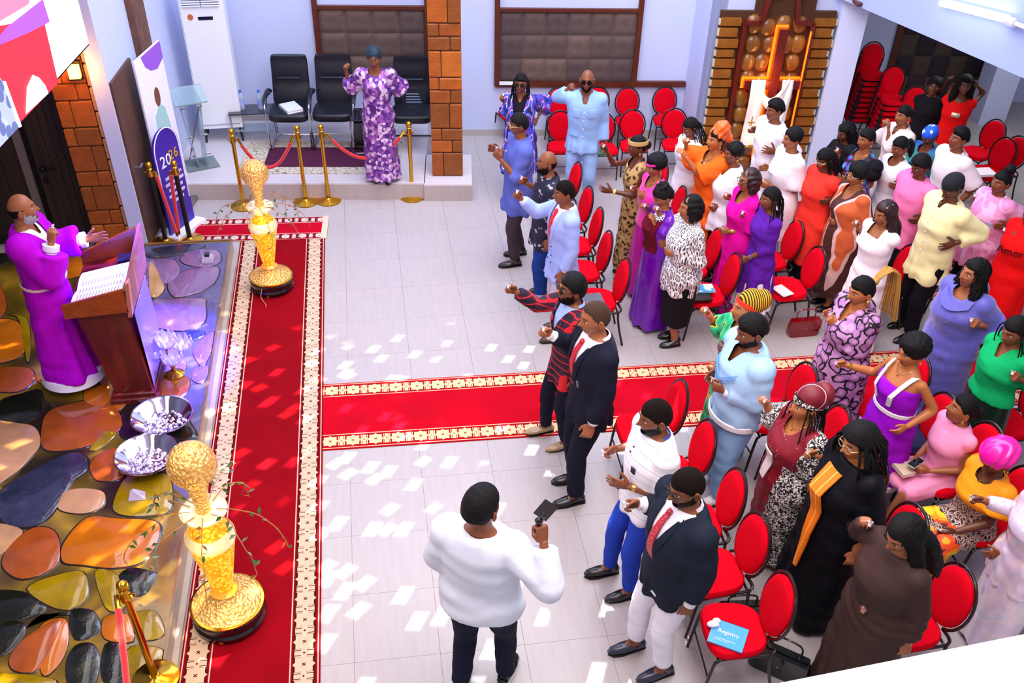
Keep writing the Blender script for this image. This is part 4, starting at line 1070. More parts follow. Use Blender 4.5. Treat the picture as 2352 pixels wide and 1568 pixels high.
for j in range(rows):
    hh = gz1/rows
    for i in range(cols):
        ww = (gx1-gx0)/cols; off = ww*.3 if j % 2 else -ww*.12
        cob(gx0+ww*(i+.5)+off*(.8 if 0 < i < cols-1 else .3), hh*(j+.5)+r.uniform(-.02, .02), ww*.53*r.uniform(.9, 1.02), hh*.52*r.uniform(.92, 1.05), r.uniform(-.25, .25))
for i in range(5):
    a_ = rad(30+i*30); cob(.795+.22*math.cos(a_), zt+.12+.24*math.sin(a_), .15, .062, a_)
def bar(x0, z0, x1, z1, w=.055):
    b = MB(); dx, dz = x1-x0, z1-z0; l = math.hypot(dx, dz); px, pz = -dz/l*w/2, dx/l*w/2
    b.hexa([(x0-px, -.15, z0-pz), (x1-px, -.15, z1-pz), (x1-px, -.05, z1-pz), (x0-px, -.05, z0-pz), (x0+px, -.15, z0+pz), (x1+px, -.15, z1+pz), (x1+px, -.05, z1+pz), (x0+px, -.05, z0+pz)]); b.build('frame_bar', REDWOOD, cp, False)
W2 = xr-xl
for q in ((.30, 0, .30, zt-.12), (W2-.30, 0, W2-.30, zt-.12), (.30, zt-.12, .50, zt-.12), (W2-.30, zt-.12, W2-.50, zt-.12), (.5, zt-.12, .56, zt+.25), (W2-.5, zt-.12, W2-.56, zt+.25)): bar(*q)
cr_ = thing('wooden_cross', 'large dark wooden wall cross lit from behind in orange', 'cross', (xl, CPY-.12, 0))
ctop = YPL(1797, 62, CPY-.12).z; cz = YPL(1775, 190, CPY-.12).z
czl = YPL(1706, 190, CPY-.12).x-xl; czr = YPL(1838, 195, CPY-.12).x-xl
cxc = (czl+czr)/2
b = MB(); b.box((cxc-.058, -.10, .2), (cxc+.058, -.02, ctop)); b.build('upright', REDWOOD, cr_, False)
b = MB(); b.box((czl, -.09, cz-.055), (czr, -.025, cz+.055)); b.build('crossbar', REDWOOD, cr_, False)
b = MB(); g = .03
b.box((cxc-.058-g, -.015, .2), (cxc+.058+.012, -.008, ctop+g)); b.box((czl-g, -.015, cz-.055-.01), (czr+g, -.008, cz+.055+g)); b.build('backlight', mat('amber_glow', '#ff6a10', emit='#ff5c04', estr=2.6), cr_, False)
b = MB(); b.box((W2-.335, -.09, .3), (W2-.322, -.06, zt-.2)); b.build('edge_light', mat('amber_glow'), cr_, False)
for zz, ee in ((ctop*.75, 2.5), (cz, 3.5), (.6, 2)):
    l = bpy.data.lights.new('cross_light', 'POINT'); l.energy = ee; l.color = (1, .45, .12); l.shadow_soft_size = .1; o = bpy.data.objects.new('cross_light', l); COL.objects.link(o); o.location = (xl+cxc-.1, CPY-.35, zz)
# white stole over the crossbar
st = thing('draped_stole', 'white stole with small gold cross draped over the wall cross', 'cloth', (xl, CPY-.12, 0))
ST = mat('stole_white', '#f1eef0', rough=.7)
def hang(x0, x1, ztop, zbot, y, fold=.01):
    b = MB(); R = []; n = 10
    for j in range(13):
        t = j/12; z = ztop+(zbot-ztop)*t; ring = []
        for i in range(n): u = i/(n-1); ring.append((x0+(x1-x0)*u+.01*math.sin(t*5), y-.012-fold*math.sin(u*9+t*3), z))
        for i in reversed(range(n)): u = i/(n-1); ring.append((x0+(x1-x0)*u+.01*math.sin(t*5), y, z))
        R.append(ring)
    b.rings(R); return b
hang(cxc-.30, cxc-.12, cz+.08, .42, -.11).build('left_fall', ST, st)
hang(cxc+.10, cxc+.24, cz+.08, cz-.55, -.11).build('right_fall', ST, st)
b = MB(); R = []
for j in range(15):
    t = j/14; x_ = cxc-.22+.40*t; zc_ = cz+.07-.30*math.sin(math.pi*t); hw = .045+.03*math.sin(math.pi*t)
    R.append([(x_, -.125+.012*math.cos(a_), zc_+hw*math.sin(a_)) for a_ in np.linspace(0, 2*math.pi, 9)[:-1]])
b.rings(R); b.build('swag', ST, st)
b = MB(); GX = cxc-.21; b.box((GX-.006, -.135, .62), (GX+.006, -.128, .84)); b.box((GX-.045, -.135, .75), (GX+.045, -.128, .765)); b.build('gold_cross', mat('gold_thread', '#b58a30', rough=.4, metal=.5), st, False)
b = MB(); b.box((cxc-.30, -.13, .405), (cxc-.12, -.105, .44)); b.build('gold_fringe', mat('gold_thread'), st, False)
turn_back(BEFORE)
# ---------------------------------------------------------------- banquet chairs
SEATM = mat('chair_red', '#cc001a', rough=.9, spec=.1, var=.05, vscale=6)
TUBE = mat('chair_tube', '#1d1416', rough=.35, metal=.3, coat=.3)
def superell(a, b, n, e=2.6, cx=0, cy=0):
    return [(cx+a*abs(math.cos(t))**(2/e)*(1 if math.cos(t) >= 0 else -1), cy+b*abs(math.sin(t))**(2/e)*(1 if math.sin(t) >= 0 else -1)) for t in [2*math.pi*i/n for i in range(n)]]
def make_chair(loc, rz, label, group):
    t = thing('banquet_chair', label, 'chair', loc, rz, group)
    b = MB(); R = []
    for z, k in ((.425, .93), (.435, 1), (.462, 1), (.482, .95), (.49, .8), (.492, .4)):
        R.append([(x+.02+(0 if x > 0 else .0), y*(1+.10*x/.21), z) for x, y in superell(.215*k, .225*k, 24, 3.2)])
    b.rings(R); b.build('seat', SEATM, t)
    tilt = Matrix.Translation((-.235, 0, .70)) @ Matrix.Rotation(rad(-13), 4, 'Y')
    b = MB(); R = []
    for x, k in ((-.02, .90), (-.012, 1), (.006, 1), (.022, .93), (.03, .75), (.033, .35)):
        R.append([(x, y, z) for y, z in superell(.192*k, .225*k, 26, 2.15)])
    b.rings(R); b.xf(tilt); b.build('backrest', SEATM, t)
    # hoop and rear uprights in one bent tube
    pts = []
    for a in np.linspace(-62, 242, 25): pts.append(tilt @ Vector((-.010, .215*math.cos(rad(a)), .25*math.sin(rad(a))+.0)))
    hoop = MB(); hoop.tube(pts, .0125, 8); hoop.build('back_frame', TUBE, t)
    for s in (1, -1):
        top = pts[0] if s == 1 else pts[-1]
        b = MB(); b.tube(catmull([tuple(top), (-.225, s*.17, .44), (-.19, s*.20, .40), (-.215, s*.205, .22), (-.27, s*.21, 0.0)], 4, False), .0125, 8); b.build('leg', TUBE, t)
        b = MB(); b.tube(catmull([(-.20, s*.19, .412), (.12, s*.205, .412), (.175, s*.21, .395), (.20, s*.212, .34), (.235, s*.215, 0)], 4, False), .012, 8); b.build('leg', TUBE, t)
    for q, r_ in ((((.17, -.20, .40), (.17, .20, .40)), .010), (((-.19, -.2, .405), (-.19, .2, .405)), .010), (((.213, -.21, .2), (.213, .21, .2)), .007)):
        b = MB(); b.tube(q, r_, 8); b.build('stretcher', TUBE, t)
    return t
CH0 = None; CHAIRS = []
def chair(x, y, hd, label, group, z=0, sc=None):
    """x, y: the middle of the oval backrest on plan"""
    global CH0
    if sc is None:
        sc = 1-.20*min(1, max(0, (y-6.6)/5.4)); k = (CAM_H-.72*sc)/(CAM_H-.72); x *= k; y *= k
    th = rad(hd); loc = (x+.235*sc*math.cos(th), y+.235*sc*math.sin(th), z)
    if CH0 is None: CH0 = make_chair(loc, th, label, group); c = CH0
    else: c = dup(CH0, loc, th, label, group)
    c.scale = (sc, sc, sc); CHAIRS.append(c); return c
g1 = 'red banquet chairs in the near block'; g2 = 'red banquet chairs in the far block'; g3 = 'red banquet chairs along the back wall'; g4 = 'stacked red chairs'
NEAR = [((1785, 1385), 'red chair holding a blue booklet and tissue, nearest of the front row'), ((1727, 1245), 'red chair directly behind the black blazer man, with blue-capped bottle beside it'),
 ((1678, 1140), 'red chair right of the head of the man in the black blazer'), ((1612, 1025), 'red chair between the white polo man and the pale blue tracksuit'), ((1550, 930), 'empty red chair on the carpet edge above the man in white polo'),
 ((1840, 890), 'red chair on the aisle carpet right of the pale blue tracksuit'), ((1915, 990), 'red chair behind the woman in maroon headscarf'), ((2155, 960), 'red chair with a navy cloth beside the seated woman in pink'),
 ((2185, 1365), 'red chair between the brown dress and the shiny white outfit'), ((2080, 1222), 'red chair showing above the hair of the woman in brown'), ((2255, 1030), 'red chair that the woman in the light pink dress sits on'),
 ((2345, 1135), 'red chair behind the woman in bright pink cap')]
for (px, py), lb in NEAR:
    g = G(px, py, .72); chair(g.x, g.y, 180+rnd.uniform(-4, 4), lb, g1)
for x, y, lb in ((4.75, 4.03, 'red chair with a leaflet by the iridescent outfit'), (3.62, 4.99, 'red chair behind the black robe, only its side showing'), (4.55, 6.15, 'red chair between the lavender kaftan and the green pleated skirt'), (5.54, 5.77, 'red chair right of the dark green pleated skirt'), (5.75, 4.89, 'red chair at the right edge behind the gold and black dress'), (5.60, 6.33, 'red chair on the carpet edge behind the woman in green')):
    chair(x, y, 180, lb, g1)
FAR = [(2.37, 8.04, 'red chair in the far front row, nearest the aisle carpet'), (2.32, 8.61, 'red chair second from the aisle in the far front row'), (2.34, 9.13, 'red chair third from the aisle in the far front row'),
 (2.33, 9.64, 'red chair fourth from the aisle in the far front row'), (2.33, 10.27, 'red chair at the far end of the front row'),
 (3.50, 8.02, 'red chair behind the striped blouse woman, with a tablet on its seat'), (3.48, 8.54, 'red chair behind the violet skirt, its back by the magenta dress'), (3.38, 9.54, 'red chair behind the pink satin top'), (3.33, 10.11, 'red chair behind the gold dress woman, farthest of the second row'),
 (4.39, 8.05, 'red chair with a folded programme on its seat, above the dark red handbag'), (4.38, 8.61, 'red chair right of the purple lace dress'), (4.3, 9.14, 'red chair between the bob haired woman and the white tunic'), (4.26, 9.68, 'red chair behind the orange headwrap'),
 (5.37, 7.98, 'red chair between the white gown and the cream shirt man'), (5.3, 8.59, 'red chair behind the rust striped dress'), (5.23, 9.12, 'red chair behind the coral dress woman'), (5.16, 9.66, 'red chair beside the white pillar'),
 (6.27, 7.86, 'red chair behind the cream shirt man, right of his trousers'), (6.15, 8.40, 'red chair behind the pink polo man'), (6.06, 8.94, 'red chair behind the white dress with pony tail'), (7.04, 8.23, 'red chair behind the pink football shirt'), (7.07, 7.57, 'red chair at the right edge behind the red outfit'), (6.89, 8.82, 'red chair behind the white polo boy')]
for x, y, lb in FAR: chair(x, y, 180+rnd.uniform(-5, 5), lb, g2)
for (px, py), lb in (((2280, 308), 'dark red chair before the white column at far right'), ((2332, 348), 'dark red chair at the right edge beside the white column')):
    g = G(px, py, .72); chair(g.x, g.y, 200, lb, g2)
for i, (px, py) in enumerate([(1283, 232), (1372, 230), (1441, 232), (1527, 230)]):
    g = G(px, py, .72); chair(g.x, g.y-.0, 268, 'red chair against the back wall, %s of its row' % ('first from the left', 'second from the left', 'third from the left', 'last, beside the corner')[i], g3)
for i, (px, py) in enumerate([(1287, 288), (1384, 292), (1453, 285), (1549, 282)]):
    g = G(px, py, .72); chair(g.x, g.y, 266, ('red chair left of the pale blue suit, in front of the wall row', 'red chair with books right of the pale blue suit', 'empty red chair third in the row before the wall row', 'empty red chair at the right end before the wall row')[i], g3)
g = G(1160, 215, .72); chair(g.x, g.y, 290, 'red chair behind the woman in the blue and purple kimono', g3)
# stacks in the recess: every chair of a stack is a chair
for k, (px, py, n, hd, lb) in enumerate(((2003, 130, 9, 262, 'tallest stack by the white pillar'), (2050, 185, 7, 262, 'middle stack in the recess'), (2100, 232, 5, 262, 'lowest stack in the recess'))):
    SS = .78; g = G(px, py, .70*SS+(n-1)*.095*SS); x, y = g.x, g.y
    for i in range(n):
        chair(x+.010*(i-n+1), y, hd, 'red stacked chair, %s of the %s' % (['bottom one', 'second', 'third', 'fourth', 'fifth', 'sixth', 'seventh', 'eighth', 'ninth'][i] if i < n-1 else 'topmost one', lb), g4, i*.095*SS, SS)
chair(7.84, 10.41, 200, 'dark red chair with white papers on it behind the blue cap woman', g2)

# ---------------------------------------------------------------- gold and velvet
GOLD = mat('polished_brass', '#d6a332', rough=.16, metal=1.0)
ROPE = mat('rope_red', '#d00016', rough=.75, sheen=.6, bump=.5, bscale=160)
STANCH0 = {}
def stanchion(x, y, z, label, group, black=False, h=1.0):
    key = black
    if key not in STANCH0:
        t = thing('rope_stanchion', label, 'stanchion', (x, y, z), 0, group)
        b = MB(); b.lathe([(.155, 0), (.16, .006), (.158, .014), (.13, .024), (.05, .034), (.03, .05)], n=32); b.build('base', GOLD, t)
        b = MB(); b.tube([(0, 0, .03), (0, 0, h*.88)], .024 if not black else .028, 14); b.build('pole', GOLD if not black else mat('black_pole', '#15100f', rough=.4), t)
        b = MB(); b.lathe([(.024, .84*h), (.038, .85*h), (.040, .88*h), (.028, .90*h), (.026, .935*h), (.034, .94*h), (.024, .95*h)], n=16); b.tube([(.03, 0, .9*h), (.055, 0, .9*h), (.058, 0, .88*h)], .006, 6); b.tube([(-.03, 0, .9*h), (-.055, 0, .9*h), (-.058, 0, .88*h)], .006, 6); b.build('collar', GOLD, t)
        b = MB(); b.ball((0, 0, .985*h), .038, 14, 10); b.build('ball_top', GOLD, t)
        STANCH0[key] = t; return t
    return dup(STANCH0[key], (x, y, z), 0, label, group)
def rope(p, q, sag, label, n=16, r=.021):
    p = Vector(p); q = Vector(q); pts = []
    for i in range(n+1):
        t = i/n; v = p.lerp(q, t); v.z -= sag*4*t*(1-t); pts.append(v)
    t_ = thing('velvet_rope', label, 'rope', pts[0]); mb = MB(); mb.tube([v-pts[0] for v in pts[1:-1]], r, 10); mb.build('velvet', ROPE, t_)
    for i0, i1 in ((0, 1), (-2, -1)): b = MB(); b.tube([pts[i0]-pts[0], pts[i1]-pts[0]], .016, 8); b.build('hook', GOLD, t_)
    return t_
gs = 'brass rope stanchions'
S1 = [G(560, 473, 0), G(703, 464, 0), G(755, 461, 0), G(947, 453, 0)]
for p, lb in zip(S1, ('brass stanchion half hidden behind the far gold vase', 'brass stanchion left of the pair below the armchairs', 'brass stanchion right of the pair below the armchairs', 'brass stanchion nearest the stone pillar')): stanchion(p.x, p.y, 0, lb, gs)
ht = lambda p, s=.9: (p.x, p.y, s)
rope(ht(S1[0]+Vector((.055, 0, 0))), ht(S1[1]-Vector((.055, 0, 0))), .40, 'red velvet rope hanging behind the globe of the far gold vase')
rope(ht(S1[2]+Vector((.055, 0, 0))), ht(S1[3]-Vector((.055, 0, 0))), .34, 'red velvet rope hanging before the woman in the sequined dress')
pa, pb = G(382, 556, 0), G(437, 552, 0)
stanchion(pa.x, pa.y, 0, 'black pole stanchion with brass top, left of the pair by the arched banner', 'black pole stanchions', True); stanchion(pb.x, pb.y, 0, 'black pole stanchion with brass top, right of the pair by the arched banner', 'black pole stanchions', True)
rope((pa.x+.055, pa.y, .9), (pa.x+.16, pa.y-.08, .12), .0, 'red velvet rope hanging down beside the left black pole'); rope((pb.x-.055, pb.y, .9), (pb.x-.10, pb.y-.05, .12), .0, 'red velvet rope hanging down beside the right black pole')
pc = G(358, 1560, STAGE_Z); stanchion(pc.x, pc.y, STAGE_Z, 'brass stanchion on the dark paving of the stage, in the near left corner', gs)
pd = G(150, 1620, STAGE_Z+.95); stanchion(pd.x, pd.y, STAGE_Z, 'brass stanchion whose ball top just shows at the bottom left edge', gs)
rope((pc.x-.055, pc.y, STAGE_Z+.9), (pd.x+.4, pd.y-.55, STAGE_Z+.75), .12, 'red velvet rope hanging from the near brass stanchion on the stage')

# ---------------------------------------------------------------- gold lamps in vase shape
def emis_mat(name, base, c1, c2, scale, strength, feature='cell'):
    m = bpy.data.materials.new(name); m.use_nodes = True; nt = m.node_tree; b = nt.nodes['Principled BSDF']; L = nt.links.new
    tc = nt.nodes.new('ShaderNodeTexCoord'); v = nt.nodes.new('ShaderNodeTexVoronoi'); v.inputs['Scale'].default_value = scale; L(tc.outputs['Object'], v.inputs['Vector'])
    r = nt.nodes.new('ShaderNodeValToRGB'); e = r.color_ramp.elements; e[0].position = .08; e[0].color = lin(c1); e[1].position = .55; e[1].color = lin(c2); L(v.outputs['Distance'], r.inputs[0])
    L(r.outputs[0], b.inputs['Emission Color']); b.inputs['Emission Strength'].default_value = strength; b.inputs['Base Color'].default_value = lin(base); b.inputs['Roughness'].default_value = .15; b.inputs['Metallic'].default_value = .6
    bp = nt.nodes.new('ShaderNodeBump'); bp.inputs['Distance'].default_value = .012; bp.inputs['Strength'].default_value = .9; L(v.outputs['Distance'], bp.inputs['Height']); L(bp.outputs[0], b.inputs['Normal']); return m
GLOW = emis_mat('gold_glow', '#e0a020', '#ffdc50', '#d87c00', 34, .95)
GLOW2 = emis_mat('gold_mesh_glass', '#e2b060', '#ffd888', '#8a5010', 42, .42)
PALE = mat('pale_gold_glass', '#ecd9a6', rough=.12, metal=.35, coat=.5, emit='#ffe9b0', estr=.25)
LEAF = [mat('leaf_green', '#3f6a2c', rough=.5, var=.2), mat('leaf_grey', '#7a8a72', rough=.5, var=.2), mat('leaf_dry', '#a8703c', rough=.6, var=.2)]
VB = mat('vase_black', '#131318', rough=.18, coat=.5)
def vase(x, y, h, label, s=1.0, seed=1, cord=True):
    t = thing('vase_lamp', label, 'lamp', (x, y, .012)); r = random.Random(seed)
    b = MB(); b.lathe([(.235, .02), (.262, .03), (.268, .06), (.255, .085), (.262, .11), (.268, .15), (.262, .165), (.2, .17)], n=40); b.build('base', VB, t)
    for a in (-100, 20, 140):
        b = MB(); b.ball((.245*math.cos(rad(a)), .245*math.sin(rad(a)), .022), (.024, .024, .022), 10, 8); b.build('foot', mat('foot_brass', '#c07a30', metal=.8, rough=.25), t)
    b = MB(); b.lathe([(.262, .165), (.268, .172), (.268, .185), (.255, .19)], n=40); b.build('rim', GOLD, t)
    t.scale = (s, s, s)
    b = MB(); b.lathe([(.255, .188), (.22, .205), (.15, .235), (.09, .27), (.07, .30)], n=36); b.build('foot_plate', GLOW2, t)
    b = MB(); b.lathe([(.065, .33), (.07, .36), (.082, .42), (.105, .54), (.132, .68), (.158, .82), (.164, .90), (.135, .955), (.092, 1.0), (.085, 1.05)], n=36); b.build('body', GLOW, t)
    b = MB(); b.lathe([(.07, .29), (.10, .32), (.07, .35)], n=24, cap=False); b.build('knop', mat('amber_glass', '#e8942c', rough=.1, coat=.8, emit='#ff9a20', estr=.3), t)
    b = MB(); b.lathe([(.162, .84), (.174, .87), (.17, .91), (.14, .955)], n=36, cap=False); b.build('shoulder_ring', PALE, t)
    b = MB(); b.lathe([(.085, 1.045), (.115, 1.08), (.155, 1.12), (.160, 1.138), (.14, 1.15), (.07, 1.14)], n=36); b.build('collar', PALE, t)
    b = MB(); b.lathe([(.055, 1.13), (.05, 1.22), (.065, 1.33), (.09, 1.42)], n=20); b.build('neck', GLOW2, t)
    b = MB(); b.ball((0, 0, h-.17), (.160, .160, .163), 28, 20); b.build('globe', GLOW2, t)
    v = MB(); lf = [MB(), MB(), MB()]
    for k in range(9):
        a = k*.7+r.uniform(-.3, .3); p = Vector((.09*math.cos(a), .09*math.sin(a), 1.15)); pts = [p]; d = Vector((math.cos(a), math.sin(a), .6))
        for i in range(9):
            d = (d+Vector((r.uniform(-.3, .3), r.uniform(-.3, .3), -.28+r.uniform(-.1, .1)))).normalized(); p = p+d*.065
            if Vector((p.x, p.y)).length < .17 and p.z < 1.2: p.x *= 1.3; p.y *= 1.3
            pts.append(p.copy())
            q = p+Vector((r.uniform(-1, 1), r.uniform(-1, 1), r.uniform(-.8, .3))).normalized()*.06; w = (q-p).cross(Vector((r.uniform(-1, 1), r.uniform(-1, 1), 1))).normalized()*.014
            m_ = lf[r.choice((0, 0, 1, 2))]; md = (p+q)/2+Vector((0, 0, .004)); m_.add([p, md+w, q, md-w, md-Vector((0, 0, .006))], [(0, 1, 2, 3), (0, 4, 2, 1), (0, 3, 2, 4)])
        v.tube(pts, .0035, 5)
    vo = v.build('vine', LEAF[2], t)
    for i, m_ in enumerate(lf):
        if m_.v: o = m_.build('leaves', LEAF[i], vo, False, fixn=False); o['kind'] = 'stuff'
    if cord:
        b = MB(); b.tube(catmull([(-.1, -.24, .15), (-.12, -.30, .05), (-.06, -.42, .0), (-.10, -.62, -.004), (-.26, -.85, -.004), (-.33, -.70, -.004)], 5, False), .004, 5); b.build('power_cord', mat('cord_tan', '#c9a07a', rough=.5), t)
    l = bpy.data.lights.new('vase_light', 'POINT'); l.energy = 5; l.color = (1, .65, .2); l.shadow_soft_size = .15; o = bpy.data.objects.new('vase_light', l); COL.objects.link(o); o.location = (x-.0, y-.34, .9)
    return t
vase(-1.21, 9.40, 1.72, 'tall glowing gold globe-topped vase lamp, the far one near the platform', seed=3, s=.885)
vase(-1.31, 4.83, 1.72, 'tall glowing gold globe-topped vase lamp, the near one with leafy vine', seed=8, cord=False)

# ---------------------------------------------------------------- lectern and what is on the stage
LW = mat('lectern_wood', '#5a120f', rough=.28, var=.35, vscale=5, stretch=(4, 4, .7), coat=.4); LW2 = mat('lectern_oak', '#8a3a10', rough=.3, var=.25, vscale=5, stretch=(2, 6, 6), coat=.4)
LT = mat('lectern_edge', '#a5625c', rough=.3, coat=.4)
t = thing('lectern', 'dark red wooden lectern with flared top, before the magenta robe', 'lectern', (-2.33, 7.74, STAGE_Z))
t.scale = (.86, .88, 1.08)
y0, y1 = -.46, .46
b = MB(); b.hexa([(-.20, y0+.04, .08), (.18, y0+.04, .08), (.18, y1-.04, .08), (-.20, y1-.04, .08), (-.36, y0+.04, .93), (.13, y0+.04, .93), (.13, y1-.04, .93), (-.36, y1-.04, .93)]); b.build('body', LW, t, False)
for z0_, z1_, e in ((0, .05, .06), (.05, .09, .03)):
    b = MB(); b.prism([(-.20-e, y0+.04-e), (.18+e, y0+.04-e), (.18+e, y1-.04+e), (-.20-e, y1-.04+e)], z0_, z1_, inset=.012, iz=.01); b.build('plinth', LW, t, False)
b = MB(); b.box((.19, y0+.1, .1), (.195, y1-.1, .85)); b.build('front_panel', mat('lectern_panel', '#8a76b0', rough=.2, coat=.5), t, False)
# tray: bottom, near apron, pastor-side apron, far board, tall front board
b = MB(); b.hexa([(-.42, y0, .92), (.17, y0, .95), (.17, y1, .95), (-.42, y1, .92), (-.42, y0, .95), (.17, y0, 1.04), (.17, y1, 1.04), (-.42, y1, .95)]); b.build('tray', LW, t, False)
b = MB(); b.hexa([(-.44, y0-.03, .90), (.18, y0-.03, .93), (.18, y0, .93), (-.44, y0, .90), (-.44, y0-.03, 1.02), (.18, y0-.03, 1.14), (.18, y0, 1.14), (-.44, y0, 1.02)]); b.build('near_board', LW2, t, False)
b = MB(); b.hexa([(-.44, y1, .90), (.18, y1, .93), (.18, y1+.03, .93), (-.44, y1+.03, .90), (-.44, y1, 1.04), (.18, y1, 1.26), (.18, y1+.03, 1.26), (-.44, y1+.03, 1.04)]); b.build('far_board', LW2, t, False)
b = MB(); b.hexa([(.16, y0-.03, .88), (.20, y0-.03, .88), (.20, y1+.03, .88), (.16, y1+.03, .88), (.21, y0-.03, 1.18), (.25, y0-.03, 1.20), (.25, y1+.03, 1.30), (.21, y1+.03, 1.28)]); b.build('front_board', LT, t, False)
bk = thing('open_book', 'large open book with white pages lying on the lectern', 'book', (-2.44, 7.60, STAGE_Z+1.09)); PAPER = mat('paper', '#f1e9ee', rough=.8)
for sgn in (-1, 1):
    b = MB(); R = []
    for i in range(7):
        u = i/6; yy = sgn*u*.26; zz = .03*math.sin(u*math.pi*.8)+.012; R.append([(-.20, yy, -.04), (.24, yy, .05), (.24, yy, zz+.062), (-.20, yy, zz-.03)])
    b.rings(R); b.build('page_block', PAPER, bk)
b = MB(); b.hexa([(-.22, -.28, -.055), (.25, -.28, .035), (.25, .28, .035), (-.22, .28, -.055), (-.22, -.28, -.045), (.25, -.28, .045), (.25, .28, .045), (-.22, .28, -.045)]); b.build('cover', VB, bk, False)
b = MB()
for sgn in (-1, 1):
    for c_ in (0, 1):
        for i in range(14):
            xx = .20-i*.027; ya = sgn*(.04+c_*.105); yb = sgn*(.125+c_*.105); yy0, yy1 = min(ya, yb), max(ya, yb); zz = .03*math.sin(abs(ya+yb)/2/.26*math.pi*.8)+.012; zs = (zz-.03)+(xx+.20)/.44*.092+.0015
            b.box((xx-.004, yy0, zs), (xx+.004, yy1, zs+.0008))
b.build('text_lines', mat('ink_grey', '#a59da8', rough=.9), bk, False)
b = MB(); b.box((-.10, -.05, 0), (.10, .06, .035)); o = b.build('black_case', VB, None, False); o.location = (-2.24, 7.98, STAGE_Z+1.13); tag(o, 'flat black case lying in the lectern tray behind the open book', 'case')
# glittering bowls
CHR = mat('bowl_chrome', '#d8cfe0', rough=.08, metal=1.0); 
def bowl(x, y, label, seed):
    t = thing('offering_bowl', label, 'bowl', (x, y, STAGE_Z+.004)); r = random.Random(seed)
    b = MB(); b.lathe([(.10, 0), (.13, .01), (.19, .05), (.235, .10), (.265, .125), (.27, .13), (.262, .133), (.23, .108), (.18, .058), (.12, .022), (.02, .018)], n=40); b.build('shell', CHR, t)
    b = MB(); b.lathe([(.262, .128), (.272, .131), (.27, .138), (.26, .135)], n=40, cap=False); b.build('rim', CHR, t)
    b = MB()
    for i in range(90):
        a = r.uniform(0, 6.28); q = r.uniform(0, .16); z = .03+.22*q*q/.1*.3+r.uniform(0, .02); b.ball((q*math.cos(a), q*math.sin(a), z), (r.uniform(.010, .02), r.uniform(.010, .02), .008), 6, 4)
    o = b.build('glass_cups', mat('crystal_bits', '#e9dff0', rough=.05, metal=.7), t, False); o['kind'] = 'stuff'
    return t
g = G(372, 955, STAGE_Z+.12); bowl(g.x, g.y, 'wide silver bowl full of small glass cups, the far one beside the lectern foot', 1)
g = G(338, 1045, STAGE_Z+.12); bowl(g.x, g.y, 'wide silver bowl full of small glass cups, the near one behind the gold globe', 2)
# crystal candelabra
g = G(402, 860, STAGE_Z); t = thing('crystal_centrepiece', 'crystal lotus centrepiece of glass bowls on a gold foot beside the lectern', 'ornament', (g.x, g.y, STAGE_Z))
b = MB(); b.lathe([(.085, 0), (.09, .012), (.06, .03), (.025, .045), (.018, .09), (.03, .11), (.016, .13), (.016, .24), (.03, .25), (.01, .27)], n=20); b.build('stem', GOLD, t)
GL = mat('cut_crystal', '#efe6f7', rough=.04, trans=.55, ior=1.5, spec=.9)
for i, (a, z, q) in enumerate(((20, .26, .13), (110, .27, .13), (200, .24, .13), (290, .22, .13), (0, .33, 0))):
    cx, cy = q*math.cos(rad(a)), q*math.sin(rad(a)); b = MB()
    for k in range(10):
        aa = 2*math.pi*k/10; ca, sa = math.cos(aa), math.sin(aa); R = []
        for rr_, zz in ((.01, 0), (.05, .012), (.085, .045), (.098, .085), (.09, .12)):
            w = .022*math.sin(min(1, zz/.12+.15)*math.pi*.9)+.004; R.append([(cx+rr_*ca-w*sa, cy+rr_*sa+w*ca, z+zz), (cx+(rr_+.007)*ca, cy+(rr_+.007)*sa, z+zz-.003), (cx+rr_*ca+w*sa, cy+rr_*sa-w*ca, z+zz), (cx+(rr_-.006)*ca, cy+(rr_-.006)*sa, z+zz+.003)])
        b.rings(R)
    b.build('crystal_bowl', GL, t); b = MB(); b.tube([(0, 0, .2), (cx*.6, cy*.6, z-.04), (cx, cy, z)], .006, 6); b.build('arm', GOLD, t)
g = G(478, 600, STAGE_Z); t = thing('glass_ornament', 'small clear crystal block with black insert near the far corner of the stage', 'ornament', (g.x, g.y, STAGE_Z+.004))
b = MB(); b.prism([(-.06, -.05), (.06, -.06), (.07, .05), (-.05, .06)], 0, .07, inset=.02, iz=.03); b.build('crystal', GL, t, False); b = MB(); b.box((-.025, -.03, .07), (.03, .02, .10)); b.build('insert', VB, t, False)
for (px, py, lb) in ((317, 1140, 'small clear glass prism lying on the olive paving stone near the gold globe'), (332, 915, 'small clear glass dish at the foot of the lectern')):
    g = G(px, py, STAGE_Z); t = thing('glass_ornament', lb, 'ornament', (g.x, g.y, STAGE_Z+.004)); b = MB()
    if px < 320: b.rings([[(-.07, -.05, 0), (.07, -.05, 0), (.05, .05, 0), (-.06, .05, 0)], [(-.05, -.02, .06), (-.02, -.02, .08), (-.02, .01, .08), (-.05, .02, .06)]])
    else: b.lathe([(.05, 0), (.08, .02), (.085, .035), (.07, .025), (.01, .012)], n=10)
    b.build('cut_glass', GL, t, False)
    b = MB(); b.ball((.02, 0, .02), (.02, .015, .012), 8, 6); b.build('bead', mat('amber_bead', '#a0541c', rough=.1, coat=.6), t)

